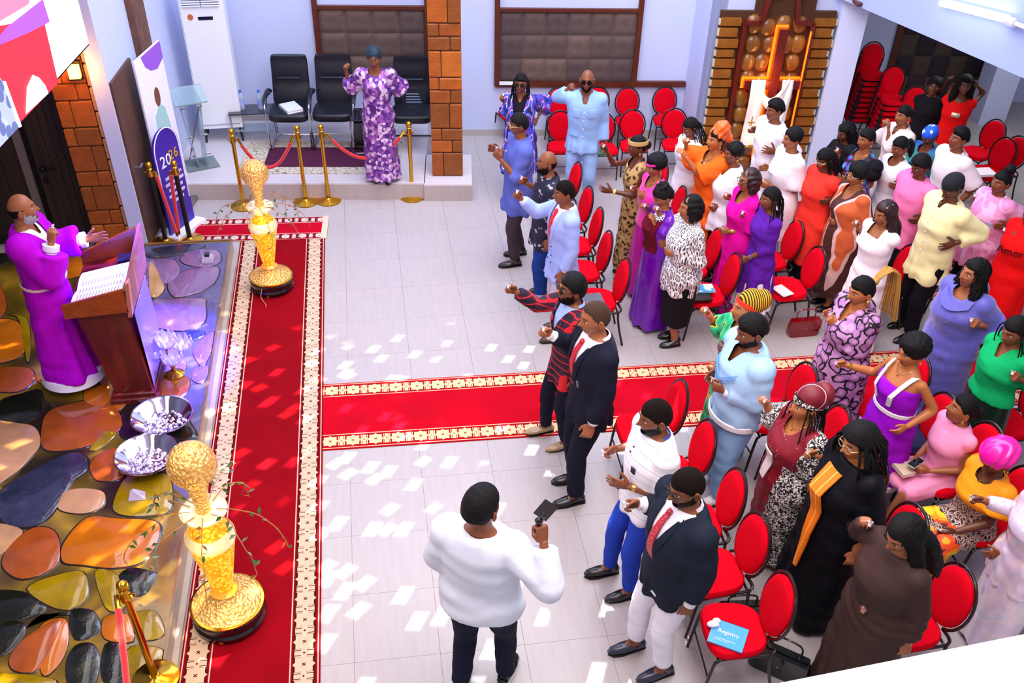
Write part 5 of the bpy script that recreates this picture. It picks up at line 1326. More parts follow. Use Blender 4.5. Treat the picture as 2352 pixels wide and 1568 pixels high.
# ---------------------------------------------------------------- platform furniture
g = G(495, 331, PLAT_Z); hx = .27
acx, acy = -1.98, 13.02
t = thing('floor_air_conditioner', 'tall white floor-standing air conditioner on black feet in the left corner', 'air conditioner', (acx, acy, PLAT_Z), rad(2))
zt_ = UP(480, 15, acx, acy-.2)-PLAT_Z
APL = mat('ac_white', '#eef1f6', rough=.35)
b = MB(); b.prism([(-.27, -.20), (.27, -.20), (.27, .16), (-.27, .16)], .20, 2.05, inset=.02, iz=.02); b.build('casing', APL, t, False)
b = MB(); b.box((-.22, -.206, 1.78), (.22, -.199, 1.98)); go = b.build('grille', mat('grille_dark', '#5d6b8c', rough=.5), t, False)
for k in range(7):
    b = MB(); b.box((-.22, -.222, 1.785+k*.028), (-.005, -.205, 1.80+k*.028)); b.box((.005, -.222, 1.785+k*.028), (.22, -.205, 1.80+k*.028)); b.build('louvre', APL, go, False)
b = MB(); b.tube([(-.15, -.199, 1.66), (-.15, -.208, 1.66)], .035, 16); b.build('round_badge', mat('badge_orange', '#c46a3a', rough=.4), t)
b = MB(); b.box((-.06, -.206, 1.62), (.12, -.199, 1.66)); b.build('display', VB, t, False)
b = MB(); b.box((-.24, -.208, .25), (.24, -.199, .262)); b.box((-.262, -.203, .2), (-.256, -.198, 2.0)); b.build('panel_seam', mat('seam_grey', '#aab2c4', rough=.5), t, False)
for x in (-.22, .22):
    for y in (-.16, .12):
        b = MB(); b.tube([(x, y, .2), (x*1.1, y*1.1, 0)], .016, 8); b.build('leg', VB, t)
    b = MB(); b.tube([(x, -.2, .2), (x, .2, .17)], .014, 8); b.build('foot_bar', VB, t)
GLS = mat('table_glass', '#cfe8ea', rough=.03, trans=.75, ior=1.45, spec=.6)
gp = G(462, 378, PLAT_Z); t = thing('glass_pulpit', 'clear glass pulpit with slanted top on a glass base beside the air conditioner', 'pulpit', gp, rad(20)); t.scale = (.62, .62, .84)
b = MB(); b.box((-.33, -.28, 0), (.33, .28, .02)); b.build('base_glass', GLS, t, False)
b = MB(); b.hexa([(-.32, -.24, 1.02), (.32, -.24, 1.02), (.32, .22, 1.16), (-.32, .22, 1.16), (-.32, -.24, 1.04), (.32, -.24, 1.04), (.32, .22, 1.18), (-.32, .22, 1.18)]); b.build('top_glass', GLS, t, False)
for s in (-1, 1):
    b = MB(); b.hexa([(s*.08-.008, -.2, .02), (s*.08+.008, -.2, .02), (s*.08+.008, .15, .02), (s*.08-.008, .15, .02), (s*.2-.008, -.16, 1.03), (s*.2+.008, -.16, 1.03), (s*.2+.008, .16, 1.1), (s*.2-.008, .16, 1.1)]); b.build('side_glass', GLS, t, False)
    for z in (.2, .5, .95):
        b = MB(); b.tube([(s*.10, -.12, z), (s*.22, -.12, z)], .016, 10); b.build('steel_boss', mat('steel'), t)
b = MB(); b.tube([(-.2, .05, .1), (.2, 0, .95)], .012, 8); b.build('brace', mat('steel'), t)
LEA = mat('black_leather', '#14161f', rough=.38, bump=.2, bscale=120, spec=.5); CHM = mat('chair_chrome', '#b8bac4', rough=.15, metal=1)
def armchair(x, y, rz, label, arms_black=False):
    t = thing('visitor_armchair', label, 'chair', (x, y, PLAT_Z+.016), rz, 'black leather armchairs on the platform')
    b = MB(); R = []
    for z, k in ((.40, .94), (.42, 1), (.48, 1), (.50, .93), (.505, .6)): R.append([(x_+.02, y_, z) for x_, y_ in superell(.25*k, .265*k, 24, 5)])
    b.rings(R); b.build('seat', LEA, t)
    b = MB(); R = []
    for i in range(15):
        u = i/14; z = .47+u*.60; xx = -.22-.12*u-.02*math.sin(u*3); th_ = .035+.018*abs(math.sin(u*math.pi*2.2)); w = .25*(1-.04*u)*(1 if 0 < i < 14 else .94)
        R.append([(xx+th_*c_, w*s_*1.0, z) for c_, s_ in superell(1, 1, 16, 4)])
    b.rings(R); b.build('backrest', LEA, t)
    b = MB(); b.tube([(-.21, -.15, .82), (-.21, .15, .82)], [.03, .03], 10, flat=(.6, 1)); b.build('headroll', LEA, t)
    for s in (-1, 1):
        b = MB(); b.tube(catmull([(-.27, s*.28, .62), (-.15, s*.29, .68), (.1, s*.29, .67), (.2, s*.285, .60)], 4, False), .024, 8, flat=(.8, 1.2)); b.build('armrest', LEA, t)
        b = MB(); b.tube(catmull([(-.26, s*.275, .60), (.0, s*.285, .645), (.22, s*.285, .60), (.25, s*.28, .40), (.23, s*.27, .03), (.1, s*.27, .015), (-.25, s*.27, .015)], 4, False), .0125, 8); b.build('leg', CHM if not arms_black else VB, t)
    for q in (((-.25, -.27, .015), (-.25, .27, .015)), ((.1, -.27, .40), (.1, .27, .40))): b = MB(); b.tube(q, .0125, 8); b.build('cross_tube', CHM if not arms_black else VB, t)
    return t
armchair(-1.04, 12.66, rad(-96), 'black leather armchair with a white book on its seat, left of the pair')
armchair(-.47, 12.62, rad(-96), 'empty black leather armchair, right one of the pair')
ac3 = armchair(.56, 12.46, rad(-96), 'black armchair with a vented mesh cushion behind the sequined dress', True)
vc = MB(); vc.rings([[(x_, y_, z_) for x_, y_ in superell(.16, .12, 20, 3)] for z_ in (0, .02)]); o = vc.build('lumbar_support', mat('lumbar_blue', '#141a2a', rough=.5), None); o.matrix_world = Matrix.Translation((.60, 12.66, .80)) @ Matrix.Rotation(rad(-6), 4, 'Z') @ Matrix.Rotation(rad(78), 4, 'X'); tag(o, 'arched black lumbar cushion with pale slats on the third armchair', 'cushion')
for k in range(5):
    b = MB(); b.box((-.10, -.085+k*.035, .02), (.11-.01*k, -.075+k*.035, .024)); b.build('slat', mat('slat_pale', '#9fb2d2', rough=.4), o, False)
def book(px, py, z, w, l, h, rz, label, col, name='book', cat='book', extra=None, loc=None):
    g = loc if loc else G(px, py, z); t = thing(name, label, cat, (g[0], g[1], z), rz)
    b = MB(); b.box((-w/2+.004, -l/2+.004, .002), (w/2-.004, l/2-.004, h-.002)); b.build('pages', PAPER, t, False)
    b = MB(); b.box((-w/2, -l/2, 0), (w/2, l/2, .002)); b.box((-w/2, -l/2, h-.002), (w/2, l/2, h)); b.box((-w/2, -l/2, 0), (-w/2+.003, l/2, h)); b.build('cover', mat('cover_'+col.strip('#'), col, rough=.35, coat=.3), t, False)
    if extra: extra(t, h)
    return t
book(0, 0, PLAT_Z+.016+.505, .22, .30, .035, rad(25), 'thick white book lying on the left black armchair', '#dfe6f4', loc=(-1.02, 12.60))
# side table with bottles
t = thing('side_table', 'small black-topped side table with chrome legs left of the armchairs', 'table', (-1.56, 12.90, PLAT_Z))
b = MB(); b.box((-.30, -.16, .40), (.30, .16, .42)); b.build('tabletop', mat('dark_glass', '#20242f', rough=.08, coat=.6), t, False)
for x in (-.28, .28):
    for y in (-.14, .14): b = MB(); b.tube([(x, y, 0), (x, y, .40)], .011, 8); b.build('leg', CHM, t)
b = MB(); b.box((-.26, -.13, .16), (.26, .13, .165)); b.build('shelf', GLS, t, False)
PET = mat('bottle_clear', '#dbe9ff', rough=.08, trans=.6, ior=1.33)
def bottle(x, y, z, label, s=1.0):
    t = thing('water_bottle', label, 'bottle', (x, y, z)); b = MB(); b.lathe([(.028*s, 0), (.032*s, .01*s), (.032*s, .13*s), (.028*s, .16*s), (.013*s, .195*s), (.013*s, .205*s)], n=16); b.build('bottle_body', PET, t)
    b = MB(); b.lathe([(.033*s, .06*s), (.033*s, .11*s)], n=16, cap=False); b.build('wrapper', mat('wrapper_blue', '#9cb4f0', rough=.4), t); b = MB(); b.lathe([(.015*s, .203*s), (.015*s, .225*s), (.01*s, .228*s)], n=12); b.build('cap', mat('cap_blue', '#1a6ad8', rough=.4), t); return t
bottle(-1.68, 12.90, PLAT_Z+.42, 'left water bottle on the side table', 1.15); bottle(-1.44, 12.88, PLAT_Z+.42, 'right water bottle on the side table', 1.15)
t = thing('small_table', 'small black glass side table with a curved chrome frame beside the sequined dress', 'table', (-.06, 12.42, PLAT_Z+.016))
b = MB(); b.box((-.2, -.2, .46), (.2, .2, .475)); b.build('tabletop', mat('dark_glass'), t, False); b = MB(); b.box((-.16, -.16, .1), (.16, .16, .42)); b.build('black_box', VB, t, False)
for s in (-1, 1): b = MB(); b.tube(catmull([(-.19, s*.19, .46), (-.21, s*.19, .25), (-.19, s*.19, .03), (0, s*.19, .012), (.19, s*.19, .012)], 4, False), .011, 8); b.build('leg', CHM, t)

# arched roll-up banner, tall picture banner
t = thing('arched_standee', 'purple arched standee with gold and white lettering standing before the brown pilaster', 'banner', (-2.34, 10.84, 0), rad(62))
PUR = mat('banner_purple', '#3a1a9a', rough=.4); b = MB(); P = [(-.24, 0), (.24, 0)]+[(.24*math.cos(rad(a)), .98+.26*math.sin(rad(a))) for a in range(0, 181, 15)]
b.rings([[(x, y, z+.05) for x, z in P] for y in (-.012, .012)]); b.build('board', PUR, t, False)
b = MB(); pp = [(x*.92, -.016, z+.05) for x, z in P[2:]]; b.tube([(.22, -.016, .35)]+pp+[(-.22, -.016, .35)], .007, 5); b.build('white_border', mat('print_white', '#f3f0ff', rough=.5), t)
b = MB(); b.box((-.28, -.14, 0), (.28, .14, .05)); b.build('base', mat('print_white'), t, False)
def text(name, s, size, loc, rot, mt, parent, ext=.003):
    cu = bpy.data.curves.new(name, 'FONT'); cu.body = s; cu.size = size; cu.extrude = ext; cu.align_x = 'CENTER'; cu.resolution_u = 2
    o = bpy.data.objects.new(name, cu); COL.objects.link(o); dg = bpy.context.evaluated_depsgraph_get(); me = bpy.data.meshes.new_from_object(o.evaluated_get(dg)); bpy.data.objects.remove(o)
    me.materials.clear(); me.materials.append(mt); o = bpy.data.objects.new(name, me); COL.objects.link(o); o.parent = parent; o.matrix_local = Matrix.Translation(loc) @ rot; return o
RX = Matrix.Rotation(rad(90), 4, 'X')
text('lettering', '20', .20, (-.06, -.018, .86), RX, mat('print_white'), t); text('gold_lettering', '26', .17, (.09, -.020, .90), RX, mat('gold_print', '#e0b03c', rough=.35, metal=.4), t)
for k, wd in enumerate((.30, .34, .26, .30, .22)):
    b = MB(); b.box((-wd/2+.02, -.018, .70-k*.075), (wd/2+.02, -.012, .735-k*.075)); b.build('text_line', mat('print_lilac', '#cfc4f2', rough=.5), t, False)
t = thing('picture_banner', 'tall white banner with purple corner and a printed standing figure', 'banner', (-2.42, 11.30, 0), rad(76))
b = MB(); b.box((-.36, -.01, .05), (.36, .01, 2.0)); b.build('sheet', mat('print_white'), t, False); b = MB(); b.box((-.4, -.1, 0), (.4, .1, .07)); b.build('base', mat('steel'), t, False)
b = MB(); b.rings([[(.36, y, 1.99), (-.18, y, 1.99), (-.12, y, 1.86), (.0, y, 1.78), (.16, y, 1.74), (.36, y, 1.8)] for y in (-.014, -.010)]); b.build('purple_corner', mat('print_purple', '#9a5ad0', rough=.5), t, False)
fig = MB(); fig.rings([[(x, y, z) for x, z in ((-.16, .6), (.18, .6), (.2, 1.05), (.15, 1.3), (.06, 1.36), (-.03, 1.36), (-.13, 1.3), (-.18, 1.0))] for y in (-.014, -.010)]); fig.build('printed_outfit', mat('print_green', '#a9d3cf', rough=.5), t, False)
fig = MB(); fig.rings([[(.015+.07*math.cos(a), y, 1.47+.11*math.sin(a)) for a in np.linspace(0, 6.0, 14)] for y in (-.015, -.010)]); fig.build('printed_face', mat('print_face', '#7a4a34', rough=.5), t, False)

# ---------------------------------------------------------------- big screen above the stage
s0 = G(205, 103, 2.6); s1 = G(0, 330, 2.6); dS = Vector((s1.x-s0.x, s1.y-s0.y, 0)).normalized(); ang = math.atan2(dS.y, dS.x)
t = thing('video_wall', 'large glowing video wall high at the upper left showing red stage images', 'screen', (s0.x, s0.y, 2.6), ang)
Ls, Hs = 8.0, 2.6   # local x runs towards the viewer, -y... faces the hall
nS = 1 if Vector((-dS.y, dS.x)).x > 0 else -1
b = MB(); b.box((0, -.10 if nS > 0 else 0, 0), (Ls, 0 if nS > 0 else .10, Hs)); b.build('cabinet', VB, t, False)
SCW = mat('screen_white', '#ffffff', emit='#f6f4ff', estr=1.15); SCR = mat('screen_red', '#e02030', emit='#ff2838', estr=1.0); SCB = mat('screen_blue', '#405090', pat=None, emit='#6a78b8', estr=.7)
y_ = .004*nS
def sheet(name, poly, mt, off=0):
    b = MB(); b.rings([[(x, y_*(1+off), z) for x, z in poly], [(x, y_*(2+off), z) for x, z in poly]]); return b.build(name, mt, t, False)
def SL(px, py):
    d = ray(px, py); n = np.array([-dS.y, dS.x, 0]); tt = ((np.array([s0.x, s0.y, 0])-np.array([0, 0, CAM_H]))@n)/(d@n); w = Vector((0, 0, CAM_H))+Vector(d*tt)
    return ((w.x-s0.x)*dS.x+(w.y-s0.y)*dS.y, w.z-2.6)
def PXL(s): return [SL(*map(float, q.split(','))) for q in s.split()]
sheet('picture_white', [(0.02, .02), (Ls-.02, .02), (Ls-.02, Hs-.02), (.02, Hs-.02)], SCW)
sheet('picture_red', PXL('-60,70 95,40 130,190 38,285 0,190 -60,120'), SCR, 2)
sheet('picture_pink', PXL('-60,-60 80,-60 60,10 -60,80'), mat('screen_pink', '#ff6a88', emit='#ff6a80', estr=1.1), 3)
sheet('picture_violet', PXL('10,62 92,-2 108,50 60,75 0,100 -30,110'), mat('screen_violet', '#9a50d0', emit='#8a4ac0', estr=.8), 4)
sheet('picture_arch', PXL('52,262 55,200 68,172 82,178 96,195 104,214'), SCW, 5)
sheet('picture_crowd', PXL('0,190 8,210 36,290 -40,370 -60,300 -60,120'), mat('screen_crowd', '#6a78b8', emit='#8a98d8', estr=.6, pat='voronoi', cols=['#303868', '#a8b4e8'], scale=9), 6)
sheet('picture_line', PXL('-4,186 2,186 40,290 34,293'), SCW, 7)

# ---------------------------------------------------------------- balcony parapet in the foreground
pa_ = G(1780, 1570, 4.8); pb_ = G(2352, 1456, 4.8); dd = Vector((pb_.x-pa_.x, pb_.y-pa_.y, 0)).normalized(); pa2 = pa_-dd*.6; pb2 = pb_+dd*1.5; nn = Vector((dd.y, -dd.x, 0))*.22
mb = MB(); mb.hexa([(pa2.x, pa2.y, 4.4), (pb2.x, pb2.y, 4.4), (pb2.x+nn.x, pb2.y+nn.y, 4.4), (pa2.x+nn.x, pa2.y+nn.y, 4.4), (pa2.x, pa2.y, 4.8), (pb2.x, pb2.y, 4.8), (pb2.x+nn.x, pb2.y+nn.y, 4.8), (pa2.x+nn.x, pa2.y+nn.y, 4.8)])
struct('wall_parapet', mb, mat('parapet_white', '#f4f5fb', rough=.5))

# ---------------------------------------------------------------- bags, books, phones
def handbag(px, py, label, col, w=.30, d=.12, h=.20, rz=0, z=0, croc=False):
    g = G(px, py, z+.08); t = thing('handbag', label, 'bag', (g.x, g.y, z), rz); m_ = mat('bag_'+col.strip('#'), col, rough=.22, coat=.6, bump=.3 if croc else 0, bscale=60)
    b = MB(); R = []
    for zz, k, q in ((0, .96, 1), (.02, 1, 1), (h*.6, 1, .75), (h, .94, .35)): R.append([(x_, y_, zz) for x_, y_ in superell(w/2*k, d/2*q, 16, 6)])
    b.rings(R); b.build('body', m_, t)
    b = MB(); b.prism([(-w/2*.97, -d/2*.9-.004), (w/2*.97, -d/2*.9-.004), (w/2*.97, -d/2*.5), (-w/2*.97, -d/2*.5)], h*.45, h*.98); b.build('flap', m_, t)
    b = MB(); b.tube(catmull([(-w*.3, 0, h*.97), (-w*.25, 0, h*1.5), (w*.25, 0, h*1.5), (w*.3, 0, h*.97)], 4, False), .008, 6); b.build('handle', m_, t)
    b = MB(); b.ball((0, -d*.45, h*.5), (.012, .006, .012), 8, 6); b.build('clasp', GOLD, t); return t
handbag(1845, 752, 'glossy dark red handbag on the floor under the chair with the folded programme', '#7a0410', .34, .12, .20, rad(2))
handbag(1790, 1520, 'black leather handbag on the floor behind the nearest red chair', '#0d1418', .42, .16, .22, rad(-38))
handbag(1700, 1400, 'black and gold sequined handbag under the second front row chair', '#1a1a10', .36, .16, .16, rad(-5), croc=True)
g = G(1722, 1440, .1); bottle(g.x, g.y, 0, 'small water bottle with bright blue cap on the floor between the two nearest chairs', 1.15)
def cover_text(t, h):
    text('lettering', 'Registry', .045, (.0, -.0, h+.001), Matrix.Rotation(rad(90), 4, 'Z'), mat('print_white'), t, .0006)
    b = MB(); b.tube([(-.05, -.09, h), (-.05, -.09, h+.0015)], .016, 14); b.box((.05, -.08, h), (.053, .06, h+.001)); b.box((.065, -.08, h), (.067, .02, h+.001)); b.build('printed_badge', mat('print_white'), t, False)
sz = .493
book(1672, 1460, sz, .21, .24, .012, rad(-122), 'light blue booklet with white lettering on the nearest red chair', '#3aa0e6', name='booklet', extra=cover_text)
g = G(1637, 1437, sz); t = thing('tissue', 'crumpled white tissue beside the light blue booklet', 'tissue', (g.x, g.y, sz)); b = MB(); b.ball((0, 0, .02), (.045, .03, .02), 10, 7); b.ball((.03, .02, .025), (.03, .025, .02), 8, 6); b.build('paper', PAPER, t)
def tab(t, h): b = MB(); b.box((-.07, -.11, h), (.07, .11, h+.001)); b.build('printed_cover', mat('tablet_print', '#6cb6e8', rough=.3, pat='noise', cols=['#3f9be0', '#bfe0f0', '#e8dcae'], scale=9, stops=[0, .5, .62]), t, False)
book(1608, 684, sz, .15, .22, .02, rad(88), 'black zip case on the chair behind the striped blouse', '#0c0c10', name='zip_case', cat='case')
book(1614, 664, sz+.022, .15, .23, .014, rad(88), 'pale blue patterned booklet lying on the black zip case', '#8ad0f0', name='booklet', extra=tab)
book(1355, 690, sz, .2, .26, .02, rad(92), 'grey and black striped notebook on the chair behind the plaid jacket', '#55585e', name='notebook')
book(1797, 668, sz, .14, .2, .006, rad(20), 'folded white programme on the chair above the dark red handbag', '#e8e4de', name='programme', cat='paper')
book(1370, 350, sz, .2, .28, .03, rad(70), 'green and cream book on the chair right of the pale blue suit', '#2f7a58')
book(2325, 1390, sz, .15, .2, .02, rad(70), 'brown and white leaflet on the red chair at the right edge', '#7a2a24', name='leaflet', loc=(4.47, 4.05))
g = G(2105, 1040, sz); t = thing('navy_cloth', 'navy cloth bag hanging on the chair beside the seated woman in pink', 'bag', (4.30, 5.60, sz)); b = MB(); R = [[(x_, y_, z) for x_, y_ in superell(.13*k, .19*k, 14, 3)] for z, k in ((0, .9), (.03, 1), (.08, .9), (.11, .5))]; b.rings(R); b.build('cloth', mat('cloth_navy', '#1a1f4c', rough=.8), t)
t = thing('white_papers', 'white papers on the dark red chair behind the blue cap', 'paper', (7.62, 10.33, sz)); b = MB(); b.box((-.12, -.1, 0), (.12, .1, .03)); b.build('sheet', PAPER, t, False)
# ---------------------------------------------------------------- people
def cl(name, c, **k): return mat('cloth_'+name, c, **{**dict(rough=.8, sheen=0.0, spec=.15, bump=.5, bscale=11), **k})
C_ = dict(
 magenta_robe=cl('magenta_robe', '#b400c8', var=.06), white=cl('white', '#eceaf0'), sweat=cl('sweatshirt', '#dfe6f4', rough=.9), navytr=cl('navy_trousers', '#181c30', var=.1),
 sequin=mat('sequin_lilac', '#8a4aa8', rough=.3, metal=.4, pat='cell', cols=['#5a2a86', '#8a4fae', '#c79ad0', '#a45cb4', '#e8d0e8', '#6c3890'], scale=26, bump=.5, bscale=90),
 kimono=mat('kimono_print', '#3a3ab0', rough=.7, pat='noise', cols=['#1c1c60', '#3a48c8', '#7a2a90', '#d8c8e8', '#3a50d0', '#201840'], scale=11, stretch=(1, 1, .5), stops=[0, .38, .48, .54, .58, .66]),
 blacktop=cl('black', '#15141a'), ltblue=cl('ice_blue', '#93b8ea'), blueshirt=cl('blue_violet', '#5a66b8', var=.1), brntr=cl('brown_trousers', '#40343c', pat=None, var=.2, vscale=14),
 navyfloral=mat('navy_floral', '#10142c', rough=.7, pat='voronoi', cols=['#b8aab0', '#8c8494', '#10142c'], scale=13, stops=[0, .22, .32], dist=.22), jeans=cl('jeans', '#1c3a86', var=.15, vscale=10), ltgrey=cl('light_grey', '#b8b4c4'),
 blazer=cl('pale_blue_blazer', '#9cb0f0'), goldlace=mat('gold_lace', '#b08a50', rough=.5, pat='voronoi', cols=['#1c120c', '#6c4e28', '#b8945c'], scale=21, stops=[0, .30, .45], dist=.05),
 pinksat=mat('pink_satin', '#e8189a', rough=.3, sheen=.3, spec=.6), magsk=mat('magenta_satin', '#b80a90', rough=.32, spec=.6), violetsk=mat('violet_satin', '#6a0cac', rough=.22, spec=.8, metal=.1), darkred=cl('dark_red_lace', '#5c0a1c', var=.3, vscale=30),
 strokes=mat('bw_strokes', '#dddddd', rough=.6, pat='edge', cols=['#f0ecec', '#3a363c', '#a49ea4', '#d8d2d6'], scale=44, stretch=(1, 1, .24), stops=[0, .12, .26, .40]),
 plaid=mat('red_plaid', '#2a1428', rough=.8, pat='plaid', cols=['#1c1026', '#35142c', '#e01828'], scale=4.6, stops=[0, .6, .955]), suit=cl('navy_suit', '#161828'), suit2=cl('charcoal_blazer', '#1b2230'), blacktr=cl('black_trousers', '#101018'), royal=cl('royal_blue', '#2440b0', var=.08),
 polo=mat('striped_polo', '#f2f0f6', rough=.8, pat='wavez', cols=['#f3f1f7', '#b9b4d2'], scale=4.6, stops=[0, .985]), greenfl=mat('green_floral', '#18a068', rough=.55, pat='noise', cols=['#0c7a48', '#1fae72', '#34c890', '#d8c820', '#2a2a10'], scale=9, stops=[0, .40, .54, .64, .68]),
 track=cl('tracksuit_blue', '#a6ccf0'), trackp=cl('tracksuit_trousers', '#8ab8e8'), maroon=mat('maroon_studded', '#7a0a1c', rough=.5, pat='voronoi', cols=['#f0d8d8', '#7c0a1e'], scale=34, stops=[0, .10]),
 swirl=mat('swirl_print', '#dddddd', rough=.6, pat='edge', cols=['#141214', '#141214', '#e8e4e0'], scale=30, stops=[0, .03, .13], dist=.15), robe=cl('black_robe', '#0b0b12', rough=.55), orange=mat('orange_stripe', '#f07808', rough=.6, pat='wavey', cols=['#f07808', '#ffc060'], scale=4.5, stops=[0, .97]),
 brown=cl('brown_jersey', '#3c2a26', rough=.55, var=.08), irid=mat('iridescent_white', '#f2e8f4', rough=.12, metal=.25, coat=.7, pat='noise', cols=['#f7f2fa', '#e6d4f4', '#f8e4ee', '#dcdcf8'], stops=['L', 0, .45, .55, .7], scale=7),
 pinkd=cl('pink_dress', '#f29ac4'), ankara=mat('ankara_print', '#c03010', rough=.6, pat='edge', cols=['#2a0c14', '#e8d0c0', '#3a1018'], scale=26, stops=[0, .06, .16], dist=.1), fire=mat('ankara_fire', '#f09010', rough=.6, pat='voronoi', cols=['#2a0c14', '#f6d020', '#f0a010', '#e04a10', '#5c1420'], scale=5.5, stops=[0, .14, .34, .5, .66], dist=.05),
 orng=cl('orange_satin', '#f5981c', rough=.45), purpd=cl('purple_dress', '#9a0ccc', var=.05), lace=mat('white_lace', '#f3eef0', rough=.8, bump=.8, bscale=150), purpfl=mat('mauve_floral', '#b07ab8', rough=.65, pat='voronoi', cols=['#d29ac4', '#b078b4', '#1c1420', '#c48cc0'], scale=10, stops=[0, .28, .46, .60], dist=.13),
 kaftan=mat('lavender_chiffon', '#5a58b4', rough=.5, sheen=.4, var=.08), greentop=cl('green_top', '#0ca860'), pleat=mat('green_pleats', '#06261c', rough=.35, spec=.6), lacep=cl('purple_lace', '#5a1e9c', var=.25, vscale=30), bright=cl('bright_magenta', '#e00898', var=.05), orangeo=cl('orange_outfit', '#f0661c', var=.12),
 coral=cl('coral_red', '#f0382c', var=.05), rust=mat('rust_stripes', '#a04828', rough=.75, pat='wave', cols=['#4a2018', '#4a2018', '#dcb4ae', '#c85a2c'], scale=2.3, stretch=(1, 1, .12), stops=[0, .25, .5, .78]), pinkpolo=cl('pink_polo', '#ee7ab0', var=.04), cream=cl('cream_shirt', '#f0e6a8', rough=.5, sheen=.2), jersey=mat('pink_jersey', '#e89ac8', rough=.6, pat='noise', cols=['#e68cc0', '#efb0d6', '#e68cc0'], scale=6, stops=[0, .45, .55]),
 redt=cl('red_outfit', '#e00c10'), floral49=mat('teal_floral', '#102030', rough=.6, pat='voronoi', cols=['#20b0c8', '#1c7ab0', '#7a20a0', '#101018'], scale=12, stops=[0, .25, .4, .55], dist=.1), bluegreen=mat('blue_green_dress', '#1c58c0', rough=.65, pat='noise', cols=['#1a5cd0', '#1c7a50', '#1a4cb8'], stops=['L', .35, .52, .7], scale=2.6), cream2=cl('blush_blouse', '#ecd8d4'), blackgold=mat('black_gold_print', '#14100c', rough=.6, pat='noise', cols=['#100e0c', '#a87a30', '#14100e'], scale=8, stops=[0, .56, .68]))
GREY = mat('beard_grey', '#a9a39c', rough=.9, bump=.6, bscale=220)
GOLDJ = mat('gold_jewel', '#d8ac50', rough=.25, metal=.9)
def ex_tie(mt='#b01828', z0=1.47, z1=1.12, e=.03, pat='wave'):
    def f(i):
        m_ = mat('tie_'+mt.strip('#')+pat, mt, rough=.5, pat=pat, cols=[mt, '#2a0c14', mt] if pat == 'wave' else ['#e8b0a8', mt], scale=14 if pat == 'wave' else 70, stretch=(1, 1, 1), stops=[0, .6, .8] if pat == 'wave' else [0, .22])
        i['patch']('tie', lambda u, v: ((u-.5)*(.035+.045*v), z0-(z0-z1)*v), 4, 8, m_, e, .006)
        mb = MB(); c = i['P3'](i['surf'](1.455, 0, e), 0, 1.455); mb.ball(c, (.02, .022, .022), 8, 6); mb.build('tie_knot', m_, i['root'])
    return f
def ex_collar(mt, w=.08, z=1.485):
    def f(i):
        mb = MB(); s = i['s']
        for sd in (-1, 1):
            pts = []; 
            for k in range(7):
                a = rad(180-k*26); x = -.012+.075*math.cos(a); y = sd*.075*math.sin(a)
                pts.append((x, y, z+.012-(.045*k/6 if k > 3 else 0)))
            R = [[tuple(i['P3'](p[0], p[1], p[2]+.012)), tuple(i['P3'](p[0]*1.25+.0, p[1]*1.28, p[2]-.022)), tuple(i['P3'](p[0]*1.3, p[1]*1.33, p[2]-.024)), tuple(i['P3'](p[0]*1.05, p[1]*1.05, p[2]+.016))] for p in pts]
            mb.rings(R)
        mb.build('collar', mt, i['root'])
    return f
def ex_lapels(mt, z1=1.14, e=.024):
    def f(i):
        for sd in (-1, 1): i['patch']('lapel', lambda u, v: (sd*((.012+.075*(1-v))+(.028+.02*math.sin(v*3))*u), 1.455-(1.455-z1)*v), 3, 8, mt, e, .005)
    return f
def ex_cuff(sides, mt, r=.036, at=.93):
    def f(i):
        for sd in sides:
            S, E, Wr, D, t = i['arms'][sd]; c = E+(Wr-E)*at; mb = MB(); mb.tube([c-D*.018, c+D*.03], [r*i['s'], (r+.002)*i['s']], 12); mb.build('cuff', mt, i['root'])
    return f
def ex_watch(side, mt=GOLDJ, r=.030, w=.012):
    def f(i):
        S, E, Wr, D, t = i['arms'][side]; c = Wr-D*.03; mb = MB(); mb.tube([c-D*w, c+D*w], [r*i['s']*.98, r*i['s']*.96], 12); mb.build('bracelet', mt, i['root'])
    return f
def ex_earrings(mt=None, r=.012):
    def f(i):
        for sd in (-1, 1):
            mb = MB(); mb.ball(i['MH'] @ Vector((-.004, sd*.088, -.05)), (r, r, r*1.3), 8, 6); mb.build('earring', mt or GOLDJ, i['root'])
    return f
def ex_necklace(rad_=.075, drop=.06, mt=None):
    def f(i):
        mb = MB(); pts = []
        for k in range(13):
            a = rad(-120+k*20); x = math.cos(a); yv = math.sin(a)*rad_; zz = 1.485-drop*max(0, x)**1.5; pts.append(i['P3'](i['surf'](min(zz, 1.5), yv, -.002) if x > 0 else -.012+x*.06, yv, zz))
        mb.tube(pts, .0022, 5); mb.ball(i['P3'](i['surf'](1.485-drop-.01, 0, .0), 0, 1.485-drop-.012), .008, 6, 5); mb.build('necklace', mt or GOLDJ, i['root'])
    return f
def ex_patch(name, mt, fn, nu=4, nv=4, e=.02, th=.004):
    return lambda i: i['patch'](name, fn, nu, nv, mt, e, th)
def ex_buttons(mt, zs, y=0, e=.022):
    def f(i):
        for z in zs:
            for yy in (y if isinstance(y, tuple) else (y,)):
                mb = MB(); mb.ball(i['P3'](i['surf'](z, yy, e), yy, z), .008, 6, 5); mb.build('button', mt, i['root'])
    return f
def ex_band(name, mt, z, e, w=.02):
    """a belt or band round the body"""
    def f(i):
        mb = MB(); R = []; s = i['s']; W_, D_, xo = i['sec'](z)
        for q, dz in ((e, -w), (e+.008, -w*.7), (e+.008, w*.7), (e, w)):
            R.append([tuple(i['P3'](xo+(D_+q)*math.cos(a), (W_+q)*math.sin(a), z+dz)) for a in [2*math.pi*k/28 for k in range(28)]])
        mb.rings(R, cap=False); mb.build(name, mt, i['root'])
    return f
